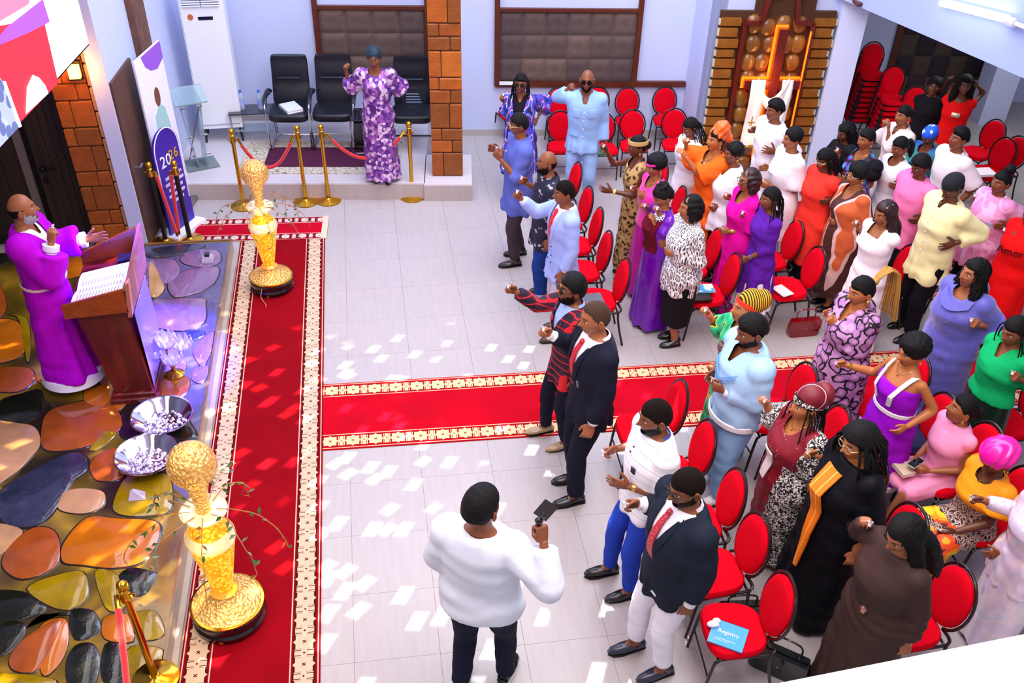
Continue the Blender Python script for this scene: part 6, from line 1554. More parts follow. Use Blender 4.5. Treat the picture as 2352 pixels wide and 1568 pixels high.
def ex_text(s_, size, z, y, mt, e=.022, rot=0, name='lettering'):
    def f(i):
        x = i['surf'](z, y, e); M_ = Matrix.Rotation(rad(90)+math.atan2(y, .16), 4, 'Z') @ Matrix.Rotation(rad(90), 4, 'X') @ Matrix.Rotation(rad(rot), 4, 'Z')
        text(name, s_, size*i['s'], i['P3'](x, y, z), M_, mt, i['root'], .002)
    return f
# head coverings
def wrap_hat(mt, kind='turban', mt2=None, name='headwrap', tilt=0):
    def f(MH, root):
        mb = MB(); M2 = MH @ Matrix.Rotation(rad(tilt), 4, 'Y')
        if kind == 'turban': mb.ball((-.02, 0, .055), (.108, .094, .09), 18, 12); mb.ball((-.07, .0, .12), (.06, .055, .06), 10, 8); mb.ball((-.11, .03, .08), (.05, .05, .07), 10, 8); mb.ball((-.12, -.02, .0), (.04, .05, .06), 10, 8)
        elif kind == 'gele': mb.ball((-.02, 0, .06), (.105, .09, .085), 18, 12); mb.tube([(-.03, 0, .08), (-.05, .02, .15), (-.09, .03, .19)], [.09, .085, .04], 12); mb.tube([(-.08, 0, .04), (-.15, .02, .03), (-.19, .03, -.02)], [.06, .05, .03], 10); mb.tube([(-.1, 0, .08), (-.17, -.02, .10)], [.05, .03], 10)
        elif kind == 'bonnet': mb.ball((-.022, 0, .060), (.128, .122, .108), 22, 14)
        elif kind == 'cap': mb.ball((-.015, 0, .045), (.104, .088, .088), 20, 14)
        elif kind == 'tam': mb.ball((-.03, 0, .065), (.112, .098, .095), 20, 14); mb.ball((-.10, 0, .09), (.06, .085, .08), 14, 10)
        v, f_ = remesh(mb, .0085, 3, .5)
        v, f_ = cut(v, f_, lambda p: np.maximum(np.minimum(p[:, 0]+.02, (.045-.02*np.abs(p[:, 1])/.07)-p[:, 2]), -.055-p[:, 2]) if kind != 'bonnet' else np.maximum(np.minimum(p[:, 0], .035-p[:, 2]), -.04-p[:, 2]), .0085)
        n = vnormals(v, f_)
        if kind in ('turban', 'gele', 'bonnet'): v = v+n*(.005*np.sin(v[:, 2]*70+v[:, 0]*60+3*np.sin(v[:, 1]*30)))[:, None]
        o = nobj(name, np.array([tuple(M2 @ Vector(p)) for p in v]), f_, mt, root)
        if mt2 is not None:
            mb = MB(); R = []
            for dz, q in ((-.012, 1.0), (-.010, 1.05), (.018, 1.04), (.022, 1.0)):
                R.append([(-.018+.108*q*math.cos(a), .089*q*math.sin(a), .040+.012*math.cos(a)+dz) for a in [2*math.pi*k/28 for k in range(28)]])
            mb.rings(R, cap=False); mb.xf(M2); mb.build('band', mt2, root)
    return f
def headband(mt, z=.055, w=.016):
    def f(MH, root):
        mb = MB(); R = []
        for dz, q in ((-w, 1.0), (-w*.8, 1.05), (w*.8, 1.04), (w, .99)): R.append([(-.004+.106*q*math.cos(a), .086*q*math.sin(a), z-.02*math.sin(a*.5)**2*0+.0*math.cos(a)+dz) for a in [2*math.pi*k/28 for k in range(28)]])
        mb.rings(R, cap=False); mb.xf(MH); mb.build('headband', mt, root)
    return f
CUPW = mat('cup_plastic', '#f4f2f6', rough=.2, coat=.4); CUPR = mat('cup_red', '#5a0410', rough=.15)
CUPN = [0]
def cup(i, side, who):
    p = i['M'] @ Vector(i['hand'][side]); b = MB()
    b.lathe([(.011, -.016), (.0145, .012), (.017, .014), (.0165, .017)], n=12, mi=0); b.cur = 1; b.lathe([(.001, .018), (.0125, .0182), (.0125, .0175)], n=10, mi=1)
    b.add([(.004, -.016, .018), (.03, -.008, .024), (.028, .014, .026), (.0, .016, .019), (.004, -.016, .0165), (.03, -.008, .0225), (.028, .014, .0245), (.0, .016, .0175)], [(0, 1, 2, 3), (7, 6, 5, 4), (0, 4, 5, 1), (1, 5, 6, 2), (2, 6, 7, 3), (3, 7, 4, 0)], 0)
    o = b.build('communion_cup', [CUPW, CUPR], None); o.location = p; o.rotation_euler = (rad(12), rad(-14), i['root'].rotation_euler.z)
    tag(o, 'tiny white communion cup in the hand of ' + who, 'cup', 'communion cups held by the people')
def P(pid, who, cup_side=None, **k):
    lb = who[0] if isinstance(who, tuple) else who; short = who[1] if isinstance(who, tuple) else who
    hp = k.pop('hp'); h = k.pop('h'); i = person(pid, lb, hp, h, **k)
    if cup_side: cup(i, cup_side, short)
    return i
B = C_
tr = lambda m_, **k: dict(kind='trousers', mat=m_, **k)
# ---- the man at the lectern
P('pastor', ('bald grey-bearded man in a long magenta robe speaking at the lectern', 'the bald man in the magenta robe'), -1, hp=(35, 452), h=1.93, bz=STAGE_Z, hd=0, fat=1.12, skin='mid', hair='bald', beard=GREY,
  L=(225, 545, -.05), Lp='open', R=(118, 535, .0), Rp='hold', face=(12, -4), top=dict(name='inner_shirt', mat=B['white'], hem=.95, sl=.93, e=.012, neck=('v', .08, .5)), jacket=dict(name='robe', mat=B['magenta_robe'], hem=.13, skirt=.27, curve=1.0, sl=.86, sflare=.055, se=1.4, e=.03, neck=('v', .20, .5), fold=.01, pleat=8, pa=.022),
  extras=(ex_cuff((1, -1), B['white'], .062, .86), ex_band('rope_belt', mat('rope_cream', '#e8c8b8', rough=.8), 1.04, .036, .013), lambda i: (lambda mb: (mb.lathe([(.27*1.06, .075), (.275*1.06, .08), (.26*1.06, .16), (.24, .165)], n=28), mb.build('hem_band', B['white'], i['root'])))(MB())), shoe=('black', 'flat'), feet=((.02, .08), (.02, -.08)))
# ---- the cameraman, seen from behind
i = P('photog', ('young man in white sweatshirt and navy trousers filming with his back to us', 'the cameraman'), None, hp=(1105, 1138), h=1.92, hd=62, skin='dark', hair='fade', top=dict(mat=B['sweat'], hem=.86, sl=.95, e=.042, se=1.0, fold=.012, flare=.03), bottom=tr(B['navytr']), R=(1245, 1212, -.12), Rp='fist', L='front', Lp='relax', face=(-18, -4), feet=((-.05, .12), (.12, -.12)), shoe=('black', 'sneaker'))
hp_ = i['M'] @ Vector(i['hand'][-1]); t = thing('camera_gimbal', 'phone on a black handheld stabiliser held by the man in the white sweatshirt', 'camera', hp_, rad(62))
b = MB(); b.tube([(0, 0, -.09), (0, 0, .06)], .017, 10); b.build('grip', VB, t); b = MB(); b.tube([(0, 0, .06), (0, -.03, .10), (0, -.03, .16)], .012, 8); b.ball((0, 0, .07), .026, 10, 8); b.ball((0, -.03, .13), .02, 8, 6); b.build('arm', VB, t)
b = MB(); b.hexa([(-.01, -.045, .09), (.0, -.045, .09), (.0, .035, .13), (-.01, .035, .13), (-.01, -.11, .22), (.0, -.11, .22), (.0, -.03, .26), (-.01, -.03, .26)]); b.build('phone', VB, t, False); b = MB(); b.tube(catmull([(0, -.02, .11), (.03, .03, .05), (.02, .02, -.06), (.01, .0, -.2), (.0, .05, -.3)], 4, False), .003, 5); b.build('white_cable', mat('print_white'), t)
# ---- far platform and back wall
P('sequin_lady', ('woman in a long lilac sequined dress with one hand raised on the platform', 'the woman in the sequined dress'), None, hp=(858, 112), h=1.68, bz=PLAT_Z, sex='f', hd=262, skin='dark', hair='afrosmall', haircol=mat('hair_teal', '#0c2a3c', rough=.6), fat=1.08,
  top=dict(name='dress', mat=B['sequin'], hem=.04, skirt=.24, curve=1.5, sl=.5, sflare=.075, puff=.10, neck=('scoop', .05), fold=.01), R=(792, 150, .15), Rp='hold', L=(872, 178, .32), Lp='fist', face=(0, 14), shoe=('black', 'flat'))
P('kimono_lady', ('woman with dark locs in a blue and purple kimono robe', 'the woman in the kimono robe'), -1, hp=(1198, 172), h=1.64, sex='f', hd=250, skin='dark', hair='locs', glasses='dark', top=dict(name='inner_top', mat=B['blacktop'], hem=.5, skirt=.2, sl=0, e=.012, neck=('v', .1, .4)),
  jacket=dict(name='kimono', mat=B['kimono'], hem=.42, skirt=.26, sl=.78, sflare=.07, e=.035, neck=('v', .45, .22)), R=(1150, 222, .2), Rp='hold', L=(1225, 285, .22), Lp='relax', extras=(ex_necklace(),))
P('ice_suit', ('man in sunglasses and a pale blue short-jacket suit pointing his fist at us', 'the man in the pale blue suit'), -1, hp=(1350, 163), h=1.78, hd=255, skin='dark', hair='bald', beard=HAIRG, glasses='dark', top=dict(name='jacket', mat=B['ltblue'], hem=.78, skirt=.21, sl=.92, e=.028, neck=('v', .14, .35), fold=.006), bottom=tr(B['ltblue'], e=.02), R=(1312, 200, .45), Rp='fist', L='down', shoe=('brown', 'flat'),
  extras=(ex_collar(B['ltblue']), ex_patch('chest_pocket', B['ltblue'], lambda u, v: (.045+u*.09, 1.33-v*.09), 3, 3, .032, .006), ex_patch('chest_pocket', B['ltblue'], lambda u, v: (-.135+u*.09, 1.33-v*.09), 3, 3, .032, .006), ex_patch('hip_pocket', B['ltblue'], lambda u, v: (-.16+u*.1, 1.03-v*.03), 3, 2, .036, .006), ex_buttons(B['white'], (1.3, 1.2, 1.1, 1.0), 0, .03)))
P('blue_shirt', ('stout man in a long blue violet shirt and dark trousers', 'the man in the blue violet shirt'), 1, hp=(1196, 264), h=1.78, hd=184, fat=1.12, skin='dark', hair='short', top=dict(mat=B['blueshirt'], hem=.66, skirt=.225, sl=.62, e=.028, fold=.012), bottom=tr(B['brntr']), L=(1138, 352), Lp='hold', R=(1128, 340, -.05), Rp='relax', face=(0, 6), glasses='clear', extras=(ex_collar(B['blueshirt']), ex_buttons(B['white'], (1.35, 1.25, 1.15), 0, .03)))
P('floral_shirt', ('balding man in a navy shirt with white flowers and blue jeans', 'the man in the navy floral shirt'), -1, hp=(1262, 352), h=1.72, hd=182, fat=1.05, skin='dark', hair='bald', beard=HAIRG, top=dict(mat=B['navyfloral'], hem=.70, skirt=.215, sl=.46, sflare=.02, e=.03), bottom=tr(B['jeans']), R=(1196, 412, .0), Rp='hold', L='down', face=(0, -8), shoe=('brown', 'flat'), extras=(ex_collar(B['navyfloral']),))
P('pale_blazer', ('man in a pale blue double-breasted blazer and red tie reaching an arm forward', 'the man in the pale blue blazer'), -1, hp=(1302, 420), h=1.74, hd=188, skin='dark', hair='crop', top=dict(mat=mat('cloth_pink_shirt', '#f6dcea', rough=.7), hem=.95, sl=.97, e=.010, neck=('crew', 0)), jacket=dict(mat=B['blazer'], hem=.72, skirt=.205, sl=.93, e=.026, neck=('v', .28, .32)), bottom=tr(B['ltgrey']), R=(1184, 444, .0), Rp='hold', L=(1280, 642, .05), Lp='relax', extras=(ex_tie('#e02438', e=.022), ex_lapels(B['blazer']), ex_collar(B['white']), ex_buttons(mat('button_navy', '#2a3060'), (1.10, 1.0, .92), (.05, -.05), .032)), shoe=('brown', 'flat'))
# ---- front right pair
P('plaid_man', ('man in sunglasses and a red and navy plaid blazer with a pale blue shirt', 'the man in the plaid blazer'), -1, hp=(1320, 638), h=1.74, hd=188, skin='dark', hair='flat', beard=HAIRG, glasses='dark', top=dict(mat=mat('cloth_sky_shirt', '#9cb8ea', rough=.7), hem=.95, sl=.9, e=.010), jacket=dict(mat=B['plaid'], hem=.70, skirt=.21, sl=.95, e=.026, neck=('v', .28, .34)), bottom=tr(B['suit'], ankle=.05), R=(1167, 660, .0), Rp='hold', L='down', face=(0, -6), feet=((.02, .12), (.14, -.12)), shoe=('tan', 'flat'), extras=(ex_collar(mat('cloth_sky_shirt')), ex_lapels(B['plaid'])))
P('navy_suit', ('man in a dark navy suit and red striped tie on the aisle carpet', 'the man in the navy suit'), -1, hp=(1376, 700), h=1.93, hd=188, skin='mid', hair='thin', top=dict(mat=B['white'], hem=.95, sl=.98, e=.010), jacket=dict(mat=B['suit'], hem=.76, skirt=.205, sl=.93, e=.026, neck=('v', .30, .34)), bottom=tr(B['suit'], ankle=.062), R=(1245, 758, .0), Rp='hold', L=(1338, 980, .0), Lp='relax', face=(2, 4), feet=((.10, .11), (.02, -.12)), extras=(ex_tie('#c81830', e=.022), ex_lapels(B['suit']), ex_collar(B['white']), ex_cuff((-1,), B['white']), ex_patch('lapel_pin', mat('steel'), lambda u, v: (.10+u*.008, 1.20-v*.06), 1, 3, .032, .006), ex_watch(-1, VB)))
P('polo_man', ('bearded man in a white striped polo with navy collar and bright blue trousers', 'the man in the white striped polo'), -1, hp=(1516, 928), h=1.82, hd=186, fat=1.06, skin='dark', hair='crop', beard=HAIR, top=dict(mat=B['polo'], hem=.80, skirt=.205, sl=.42, sflare=.025, e=.026, fold=.007), bottom=tr(B['royal'], ankle=.05), R=(1392, 1036, .0), Rp='hold', L=(1418, 1110, .02), Lp='open', face=(0, 6), feet=((.08, .12), (.16, -.12)),
  extras=(ex_collar(mat('cloth_collar_navy', '#3a4690', rough=.7)), ex_watch(1), ex_patch('chest_badge', mat('badge_dark', '#22182c', rough=.6), lambda u, v: (.075+u*.035, 1.30-v*.05), 2, 2, .03), ex_buttons(VB, (1.40, 1.36), 0, .03)))
P('black_blazer', ('bearded man with glasses in charcoal blazer and white trousers', 'the man in the charcoal blazer'), -1, hp=(1590, 1086), h=1.87, hd=190, fat=1.16, skin='dark', hair='crop', haircol=HAIR, beard=HAIR, glasses='black', top=dict(mat=B['white'], hem=.95, sl=.98, e=.012), jacket=dict(mat=B['suit2'], hem=.74, skirt=.215, sl=.93, e=.028, neck=('v', .30, .36)), bottom=tr(mat('cloth_white_trousers', '#eeecf6', rough=.8), ankle=.06, len=.88), R=(1440, 1156, .0), Rp='hold', L=(1545, 1448, .05), Lp='relax', face=(8, 12), feet=((.02, .12), (.12, -.12)), shoe=('navy', 'flat'),
  extras=(ex_tie('#b02838', e=.024, pat='voronoi'), ex_lapels(B['suit2']), ex_collar(B['white']), ex_cuff((1, -1), B['white'], .038)))
# ---- far block, first rows
P('gold_lace', ('woman in a fitted gold lace dress reaching towards a chair', 'the woman in the gold lace dress'), -1, hp=(1470, 316), h=1.68, sex='f', hd=184, skin='deep', hair='bun', top=dict(name='dress', mat=B['goldlace'], hem=.10, skirt=.19, curve=2, sl=0, neck=('square', .07)), R=(1385, 332, .0), Rp='hold', L=(1388, 436, .05), Lp='open', extras=(ex_watch(1, mat('watch_lime', '#e0e060')), ex_earrings()), hat=headband(mat('scarf_gold', '#c8a468', rough=.5), .06, .024))
P('pink_satin', ('woman with pink headband in hot pink satin top and magenta skirt', 'the woman in the pink satin top'), -1, hp=(1512, 360), h=1.64, sex='f', hd=196, fat=1.1, skin='mid', hair='afro', top=dict(mat=B['pinksat'], hem=.92, sl=.22, sflare=.03, e=.016, neck=('scoop', .09)), bottom=dict(kind='skirt', mat=B['magsk'], hem=.05, skirt=.25, pleat=7), R=(1448, 432, .02), Rp='hold', L=(1470, 446, .1), Lp='relax', face=(0, 10), extras=(ex_earrings(), ex_necklace()), hat=headband(mat('satin_band', '#f0209c', rough=.3), .05, .012))
P('violet_skirt', ('woman with pinned curls in dark red lace and violet satin skirt', 'the woman in the violet satin skirt'), -1, hp=(1530, 430), h=1.60, sex='f', hd=190, fat=1.12, skin='mid', hair='updo', top=dict(mat=B['violetsk'], hem=.95, sl=.24, sflare=.05, e=.02, neck=('crew', 0)), bottom=dict(kind='skirt', mat=B['violetsk'], hem=.04, skirt=.26, pleat=6, pa=.02, curve=1.1), R=(1478, 468, .0), Rp='hold', L=(1500, 500, .12), Lp='relax', face=(0, 28), extras=(ex_patch('lace_bodice', B['darkred'], lambda u, v: (-.15+u*.30, 1.42-v*.40), 8, 6, .03), ex_earrings()))
P('striped_blouse', ('woman with wavy bob in black and white blouse and black skirt', 'the woman in the striped blouse'), -1, hp=(1592, 456), h=1.66, sex='f', hd=184, fat=1.22, skin='mid', hair='bob', top=dict(mat=B['strokes'], hem=.70, skirt=.235, sl=.9, sflare=.012, e=.028, fold=.008), bottom=dict(kind='skirt', mat=B['blacktop'], hem=.28, skirt=.185, pleat=5, pa=.006), R=(1507, 474, .0), Rp='hold', L=(1532, 580, .08), Lp='relax', face=(0, -2), shoe=('black', 'heel'), extras=(ex_watch(1), ex_earrings()))
P('white_ponytail', ('woman with black ponytail in a white top holding both hands forward', 'the woman with black ponytail in white'), -1, hp=(1592, 274), h=1.55, sex='f', hd=196, skin='dark', hair='braids', top=dict(name='dress', mat=B['white'], hem=.12, skirt=.24, sl=.3, sflare=.03, e=.024), R=(1556, 340, .05), Rp='hold', L=(1572, 350, .12), Lp='relax', face=(0, 20))
P('orange_lady', ('woman with bright orange headwrap and orange lace outfit', 'the woman in the orange headwrap'), -1, hp=(1650, 300), h=1.72, sex='f', hd=200, fat=1.1, skin='warm', hair='short', top=dict(name='dress', mat=B['orangeo'], hem=.06, skirt=.26, sl=.45, sflare=.08, e=.03, neck=('scoop', .08), fold=.012), R=(1574, 318, .05), Rp='hold', L=(1566, 348, .14), Lp='relax', face=(0, -6), hat=wrap_hat(mat('wrap_orange', '#f4641c', rough=.4), 'gele'), extras=(ex_necklace(), ex_earrings()))
P('white_blouse', ('woman with short hair in a loose white blouse and black skirt', 'the woman in the white blouse'), -1, hp=(1692, 332), h=1.66, sex='f', hd=188, fat=1.12, skin='dark', hair='afrosmall', top=dict(mat=B['white'], hem=.72, skirt=.24, sl=.3, sflare=.05, e=.032, neck=('v', .13, .4), fold=.008), bottom=dict(kind='skirt', mat=B['blacktop'], hem=.1, skirt=.2), R=(1612, 378, .0), Rp='hold', L=(1636, 480, .06), Lp='relax', face=(0, 4), extras=(ex_necklace(), ex_earrings()))
P('magenta_bob', ('woman with brown bob and glasses in a long bright magenta dress', 'the woman in the bright magenta dress'), -1, hp=(1727, 394), h=1.64, sex='f', hd=188, fat=1.12, skin='mid', hair='bob', haircol=mat('hair_brown', '#2c1416', rough=.5), glasses='black', top=dict(name='dress', mat=B['bright'], hem=.05, skirt=.25, sl=.5, sflare=.045, e=.028, neck=('scoop', .09)), R=(1664, 448, .0), Rp='hold', L=(1658, 532, .08), Lp='relax', extras=(ex_watch(1), ex_earrings()))
P('purple_lace', ('young woman with braids in purple lace dress, hand on a chair', 'the woman in purple lace'), -1, hp=(1778, 436), h=1.62, sex='f', hd=186, skin='dark', hair='braids', top=dict(name='dress', mat=B['lacep'], hem=.50, skirt=.235, sl=.74, sflare=.015, e=.02, neck=('wide', 0), pleat=9), bottom=dict(kind='skirt', mat=B['white'], hem=.30, skirt=.25, pleat=11, pa=.016, top=.95), R=(1702, 490, .0), Rp='hold', L=(1702, 600, .10), Lp='fist', extras=(ex_watch(1, mat('steel')), ex_earrings()))
P('white_tee', ('tall young man in a loose white t-shirt standing before the cross panel', 'the young man in the white t-shirt'), -1, hp=(1787, 232), h=1.76, hd=192, skin='dark', hair='fade', top=dict(mat=B['white'], hem=.62, skirt=.22, sl=.5, sflare=.04, e=.04, fold=.01), bottom=tr(B['white'], e=.03), R=(1722, 296, .0), Rp='hold', L=(1744, 330, .14), Lp='open', face=(0, 2))
P('white_tunic', ('person with short hair in white tunic and trousers, wearing a watch', 'the person in the white tunic'), None, hp=(1828, 297), h=1.76, sex='f', hd=186, fat=1.08, skin='mid', hair='afrosmall', top=dict(mat=B['white'], hem=.50, skirt=.23, sl=.46, sflare=.035, e=.034), bottom=tr(B['white'], e=.03), R=(1748, 386, .0), Rp='relax', L=(1752, 424, .06), Lp='relax', face=(0, 4), extras=(ex_watch(-1, VB), ex_patch('chest_text_line', mat('print_grey', '#b4b4c8'), lambda u, v: (-.06+u*.12, 1.28-v*.012), 3, 1, .04, .002)))
P('coral', ('woman with shoulder-length black locs in a coral red dress', 'the woman in the coral dress'), -1, hp=(1905, 344), h=1.68, sex='f', hd=192, fat=1.1, skin='deep', hair='locs', top=dict(name='dress', mat=B['coral'], hem=.42, skirt=.25, sl=.6, sflare=.02, e=.032, neck=('crew', 0)), bottom=dict(kind='skirt', mat=B['blacktop'], hem=.2, skirt=.17, top=.9), R=(1838, 444, .0), Rp='hold', L=(1880, 452, .16), Lp='relax', face=(0, 24), glasses='clear')
P('rust_dress', ('woman with black afro and glasses in a long rust, brown and blush striped dress', 'the woman in the rust striped dress'), -1, hp=(1978, 380), h=1.68, sex='f', hd=190, fat=1.22, skin='mid', hair='afro', glasses='clear', top=dict(name='dress', mat=B['rust'], hem=.22, skirt=.24, sl=.5, sflare=.012, e=.022, neck=('scoop', .10)), R=(1895, 448, .0), Rp='hold', L=(1912, 510, .06), Lp='relax', extras=(ex_watch(1), ex_earrings()), face=(0, 6))
P('white_gown', ('woman in a long white gown covering her face with one hand, pearl hair clip', 'the woman in the white gown'), -1, hp=(2042, 468), h=1.64, sex='f', hd=196, fat=1.05, skin='mid', hair='wig', haircol=mat('hair_brown'), top=dict(name='gown', mat=mat('cloth_gown_white', '#f3eaee', rough=.5, sheen=.3), hem=.05, skirt=.30, curve=1.1, sl=.62, sflare=.05, puff=.075, e=.022, neck=('square', .08), pleat=12), R=(1962, 508, .0), Rp='hold', L=(2034, 510, .10), Lp='open', Lt=(.3, .1, 1), face=(0, 12), extras=(lambda i: (lambda mb: ([mb.ball(i['MH'] @ Vector((.03-.012*k, .05, .095+.001*k)), .008, 8, 6) for k in range(6)], mb.build('hair_clip', mat('pearl', '#efe4dc', rough=.2, coat=.5), i['root'])))(MB()),))
P('pink_polo', ('man in a pink polo shirt and black trousers looking down at his hands', 'the man in the pink polo'), -1, hp=(2124, 360), h=1.68, hd=196, fat=1.05, skin='deep', hair='flat', top=dict(mat=B['pinkpolo'], hem=.72, skirt=.22, sl=.46, sflare=.03, e=.032), bottom=tr(B['blacktr']), R=(2060, 468, .05), Rp='hold', L=(2080, 492, .14), Lp='relax', face=(0, 18), extras=(ex_collar(B['pinkpolo']), ex_watch(-1, mat('steel'))))
P('cream_shirt', ('man in a cream long-sleeved shirt and black trousers with black knit cap, head bowed', 'the man in the cream shirt'), -1, hp=(2200, 405), h=1.82, hd=192, fat=1.06, skin='deep', hair='crop', top=dict(mat=B['cream'], hem=.68, skirt=.225, sl=.93, sflare=.008, e=.034, neck=('v', .07, .4), fold=.01), bottom=tr(B['blacktr'], e=.03), R=(2130, 528, .06), Rp='hold', L=(2148, 545, .14), Lp='open', face=(0, 32), hat=wrap_hat(mat('knit_cap', '#15171f', rough=.9, bump=.5, bscale=120), 'cap', None, 'cap'), extras=(ex_collar(B['cream']), ex_buttons(B['white'], (1.3, 1.2, 1.1, 1.0), 0, .036)))
P('jersey', ('woman with a high black bun in a pink football shirt with white collar', 'the woman in the pink football shirt'), -1, hp=(2310, 398), h=1.66, sex='f', hd=196, fat=1.1, skin='dark', hair='topbun', top=dict(mat=B['jersey'], hem=.66, skirt=.235, sl=.46, sflare=.04, e=.036), bottom=tr(B['blacktr']), R=(2236, 450, .0), Rp='hold', L=(2262, 500, .16), Lp='relax', face=(0, -2), extras=(ex_collar(B['white']), ex_patch('round_print', mat('print_lilac'), lambda u, v: (.10+u*.07, 1.26-v*.08), 3, 3, .04, .003)))
P('red_outfit', ('person in a red outfit with black script at the right edge above the chairs', 'the person in red'), -1, hp=(2385, 470), h=1.64, sex='f', hd=194, fat=1.12, skin='deep', hair='crop', top=dict(name='dress', mat=B['redt'], hem=.3, skirt=.26, sl=.5, sflare=.03, e=.03), R=(2305, 528, .0), Rp='hold', L=(2330, 545, .12), Lp='relax', extras=(ex_text('Amor', .12, 1.22, .05, VB, .04, 8),))
P('white_pony', ('girl with a low ponytail in a white short-sleeved dress', 'the girl in the white dress'), -1, hp=(2076, 318), h=1.62, sex='f', hd=194, skin='dark', hair='pony', top=dict(name='dress', mat=B['white'], hem=.2, skirt=.28, sl=.42, sflare=.05, e=.026, neck=('scoop', .06), pleat=12), R=(2012, 405, .05), Rp='hold', L=(2022, 408, .12), Lp='relax', face=(0, 14), extras=(ex_watch(1), ex_earrings()))
P('blue_cap', ('woman in a printed royal blue cap and blue green dress', 'the woman in the blue cap'), -1, hp=(2144, 294), h=1.54, sex='f', hd=200, fat=1.15, skin='deep', hair='crop', top=dict(name='dress', mat=B['bluegreen'], hem=.1, skirt=.26, sl=.5, sflare=.08, e=.035, neck=('scoop', .06)), R=(2128, 362, .25), Rp='hold', L=(2150, 372, .3), Lp='relax', face=(0, 30), hat=wrap_hat(mat('cap_royal', '#1c56d8', rough=.7, pat='noise', cols=['#1c56d8', '#c0dcff'], scale=16, stops=[0, .63]), 'cap', None, 'cap'))
P('white_boy', ('young man in a white collared shirt behind the man in the cream shirt', 'the young man in white collar'), -1, hp=(2212, 297), h=1.76, hd=190, skin='dark', hair='fade', top=dict(mat=cl('off_white_polo', '#e8dde2'), hem=.70, skirt=.2, sl=.46, sflare=.035, e=.03), bottom=tr(B['blacktr']), R=(2160, 345, .0), Rp='hold', L=(2166, 478, .06), Lp='relax', face=(0, -8), extras=(ex_collar(cl('off_white_polo', '#e8dde2')),))
P('blush_blouse', ('woman in a blush collared blouse raising both clasped hands, before the chair stack', 'the woman in the blush blouse'), -1, hp=(2084, 246), h=1.66, sex='f', hd=194, skin='mid', hair='bun', top=dict(name='dress', mat=B['cream2'], hem=.3, skirt=.24, sl=.5, sflare=.04, e=.03, neck=('v', .1, .4)), R=(2034, 276, .0), Rp='hold', L=(2042, 284, .10), Lp='relax', Ro=0, extras=(ex_collar(B['cream2']), ex_earrings()))
P('red_dress', ('woman in fitted red dress with arms raised in the recess', 'the woman in the red dress'), None, hp=(2222, 176), h=1.68, sex='f', hd=238, skin='deep', hair='wig', top=dict(name='dress', mat=B['redt'], hem=.05, skirt=.20, curve=1.8, sl=.12, e=.012, neck=('scoop', .05)), L=(2240, 192, .05), Lp='fist', R=(2206, 186, .15), Rp='relax', face=(15, 0), extras=(ex_patch('silver_print', mat('print_silver', '#b8a890', rough=.3, metal=.5), lambda u, v: (-.05+u*.10, 1.32-v*.05), 4, 3, .018),))
P('dark_figure', ('person in black clothes with one hand raised in the dark recess', 'the person in black'), None, hp=(2150, 182), h=1.52, sex='f', hd=240, skin='deep', hair='afrosmall', top=dict(name='dress', mat=B['blacktop'], hem=.1, skirt=.2, sl=.6, e=.02), R=(2180, 178, .1), Rp='relax', L='down')
P('teal_floral', ('woman in a teal and purple floral top with black puffed sleeves', 'the woman in the teal floral top'), -1, hp=(1998, 300), h=1.66, sex='f', hd=196, fat=1.14, skin='mid', hair='short', top=dict(name='dress', mat=B['floral49'], hem=.2, skirt=.24, sl=0, e=.022, neck=('scoop', .08, .10)), R=(1918, 345, .0), Rp='hold', L=(1932, 408, .10), Lp='relax', face=(0, 2), extras=(ex_necklace(), ex_earrings(), lambda i: [(lambda mb: (mb.ball(i['arms'][sd][0]+Vector((0, sd*.05, -.02)), (.085, .09, .085), 14, 10), mb.ball(i['arms'][sd][0]+Vector((.01, sd*.07, -.09)), (.085, .075, .085), 12, 8), mb.build('puff_sleeve', B['blacktop'], i['root'])))(MB()) for sd in (1, -1)]))
P('black_gown', ('woman with long black hair in black, beside the white column', 'the woman in black by the column'), None, hp=(1950, 286), h=1.54, sex='f', hd=198, skin='deep', hair='curlylong', top=dict(name='dress', mat=B['blacktop'], hem=.1, skirt=.24, sl=.7, e=.02), R='chest', L='front', face=(0, 20))
# ---- near block
P('green_lady', ('woman in a striped knit tam and green floral dress with brown scarf', 'the woman in the striped tam'), -1, hp=(1722, 684), h=1.68, sex='f', hd=186, skin='warm', hair=None, top=dict(name='dress', mat=B['greenfl'], hem=.04, skirt=.26, sl=.46, sflare=.05, e=.026, neck=('v', .12, .4), pleat=9), R=(1617, 706, .0), Rp='hold', L='front', face=(0, -8),
  hat=lambda MH, root: (wrap_hat(mat('tam_stripes', '#f0a018', rough=.85, pat='wavex', cols=['#1a1408', '#f0a010'], scale=16, stops=[0, .5]), 'tam', mat('tam_red', '#e0301c', rough=.85), 'knit_tam', -8)(MH, root)), extras=(ex_earrings(mat('pearl', '#efe4dc', rough=.2, coat=.5), .016), ex_watch(-1, mat('band_coral', '#f06a50'), .033, .02), lambda i: i['patch']('scarf', lambda u, v: (.10-.20*v+(u-.5)*.10, 1.46-v*.55), 5, 10, mat('scarf_brown', '#86685c', rough=.7, pat='wavez', cols=['#8f7064', '#3a2a28'], scale=8, stops=[0, .75]), .03, .01)))
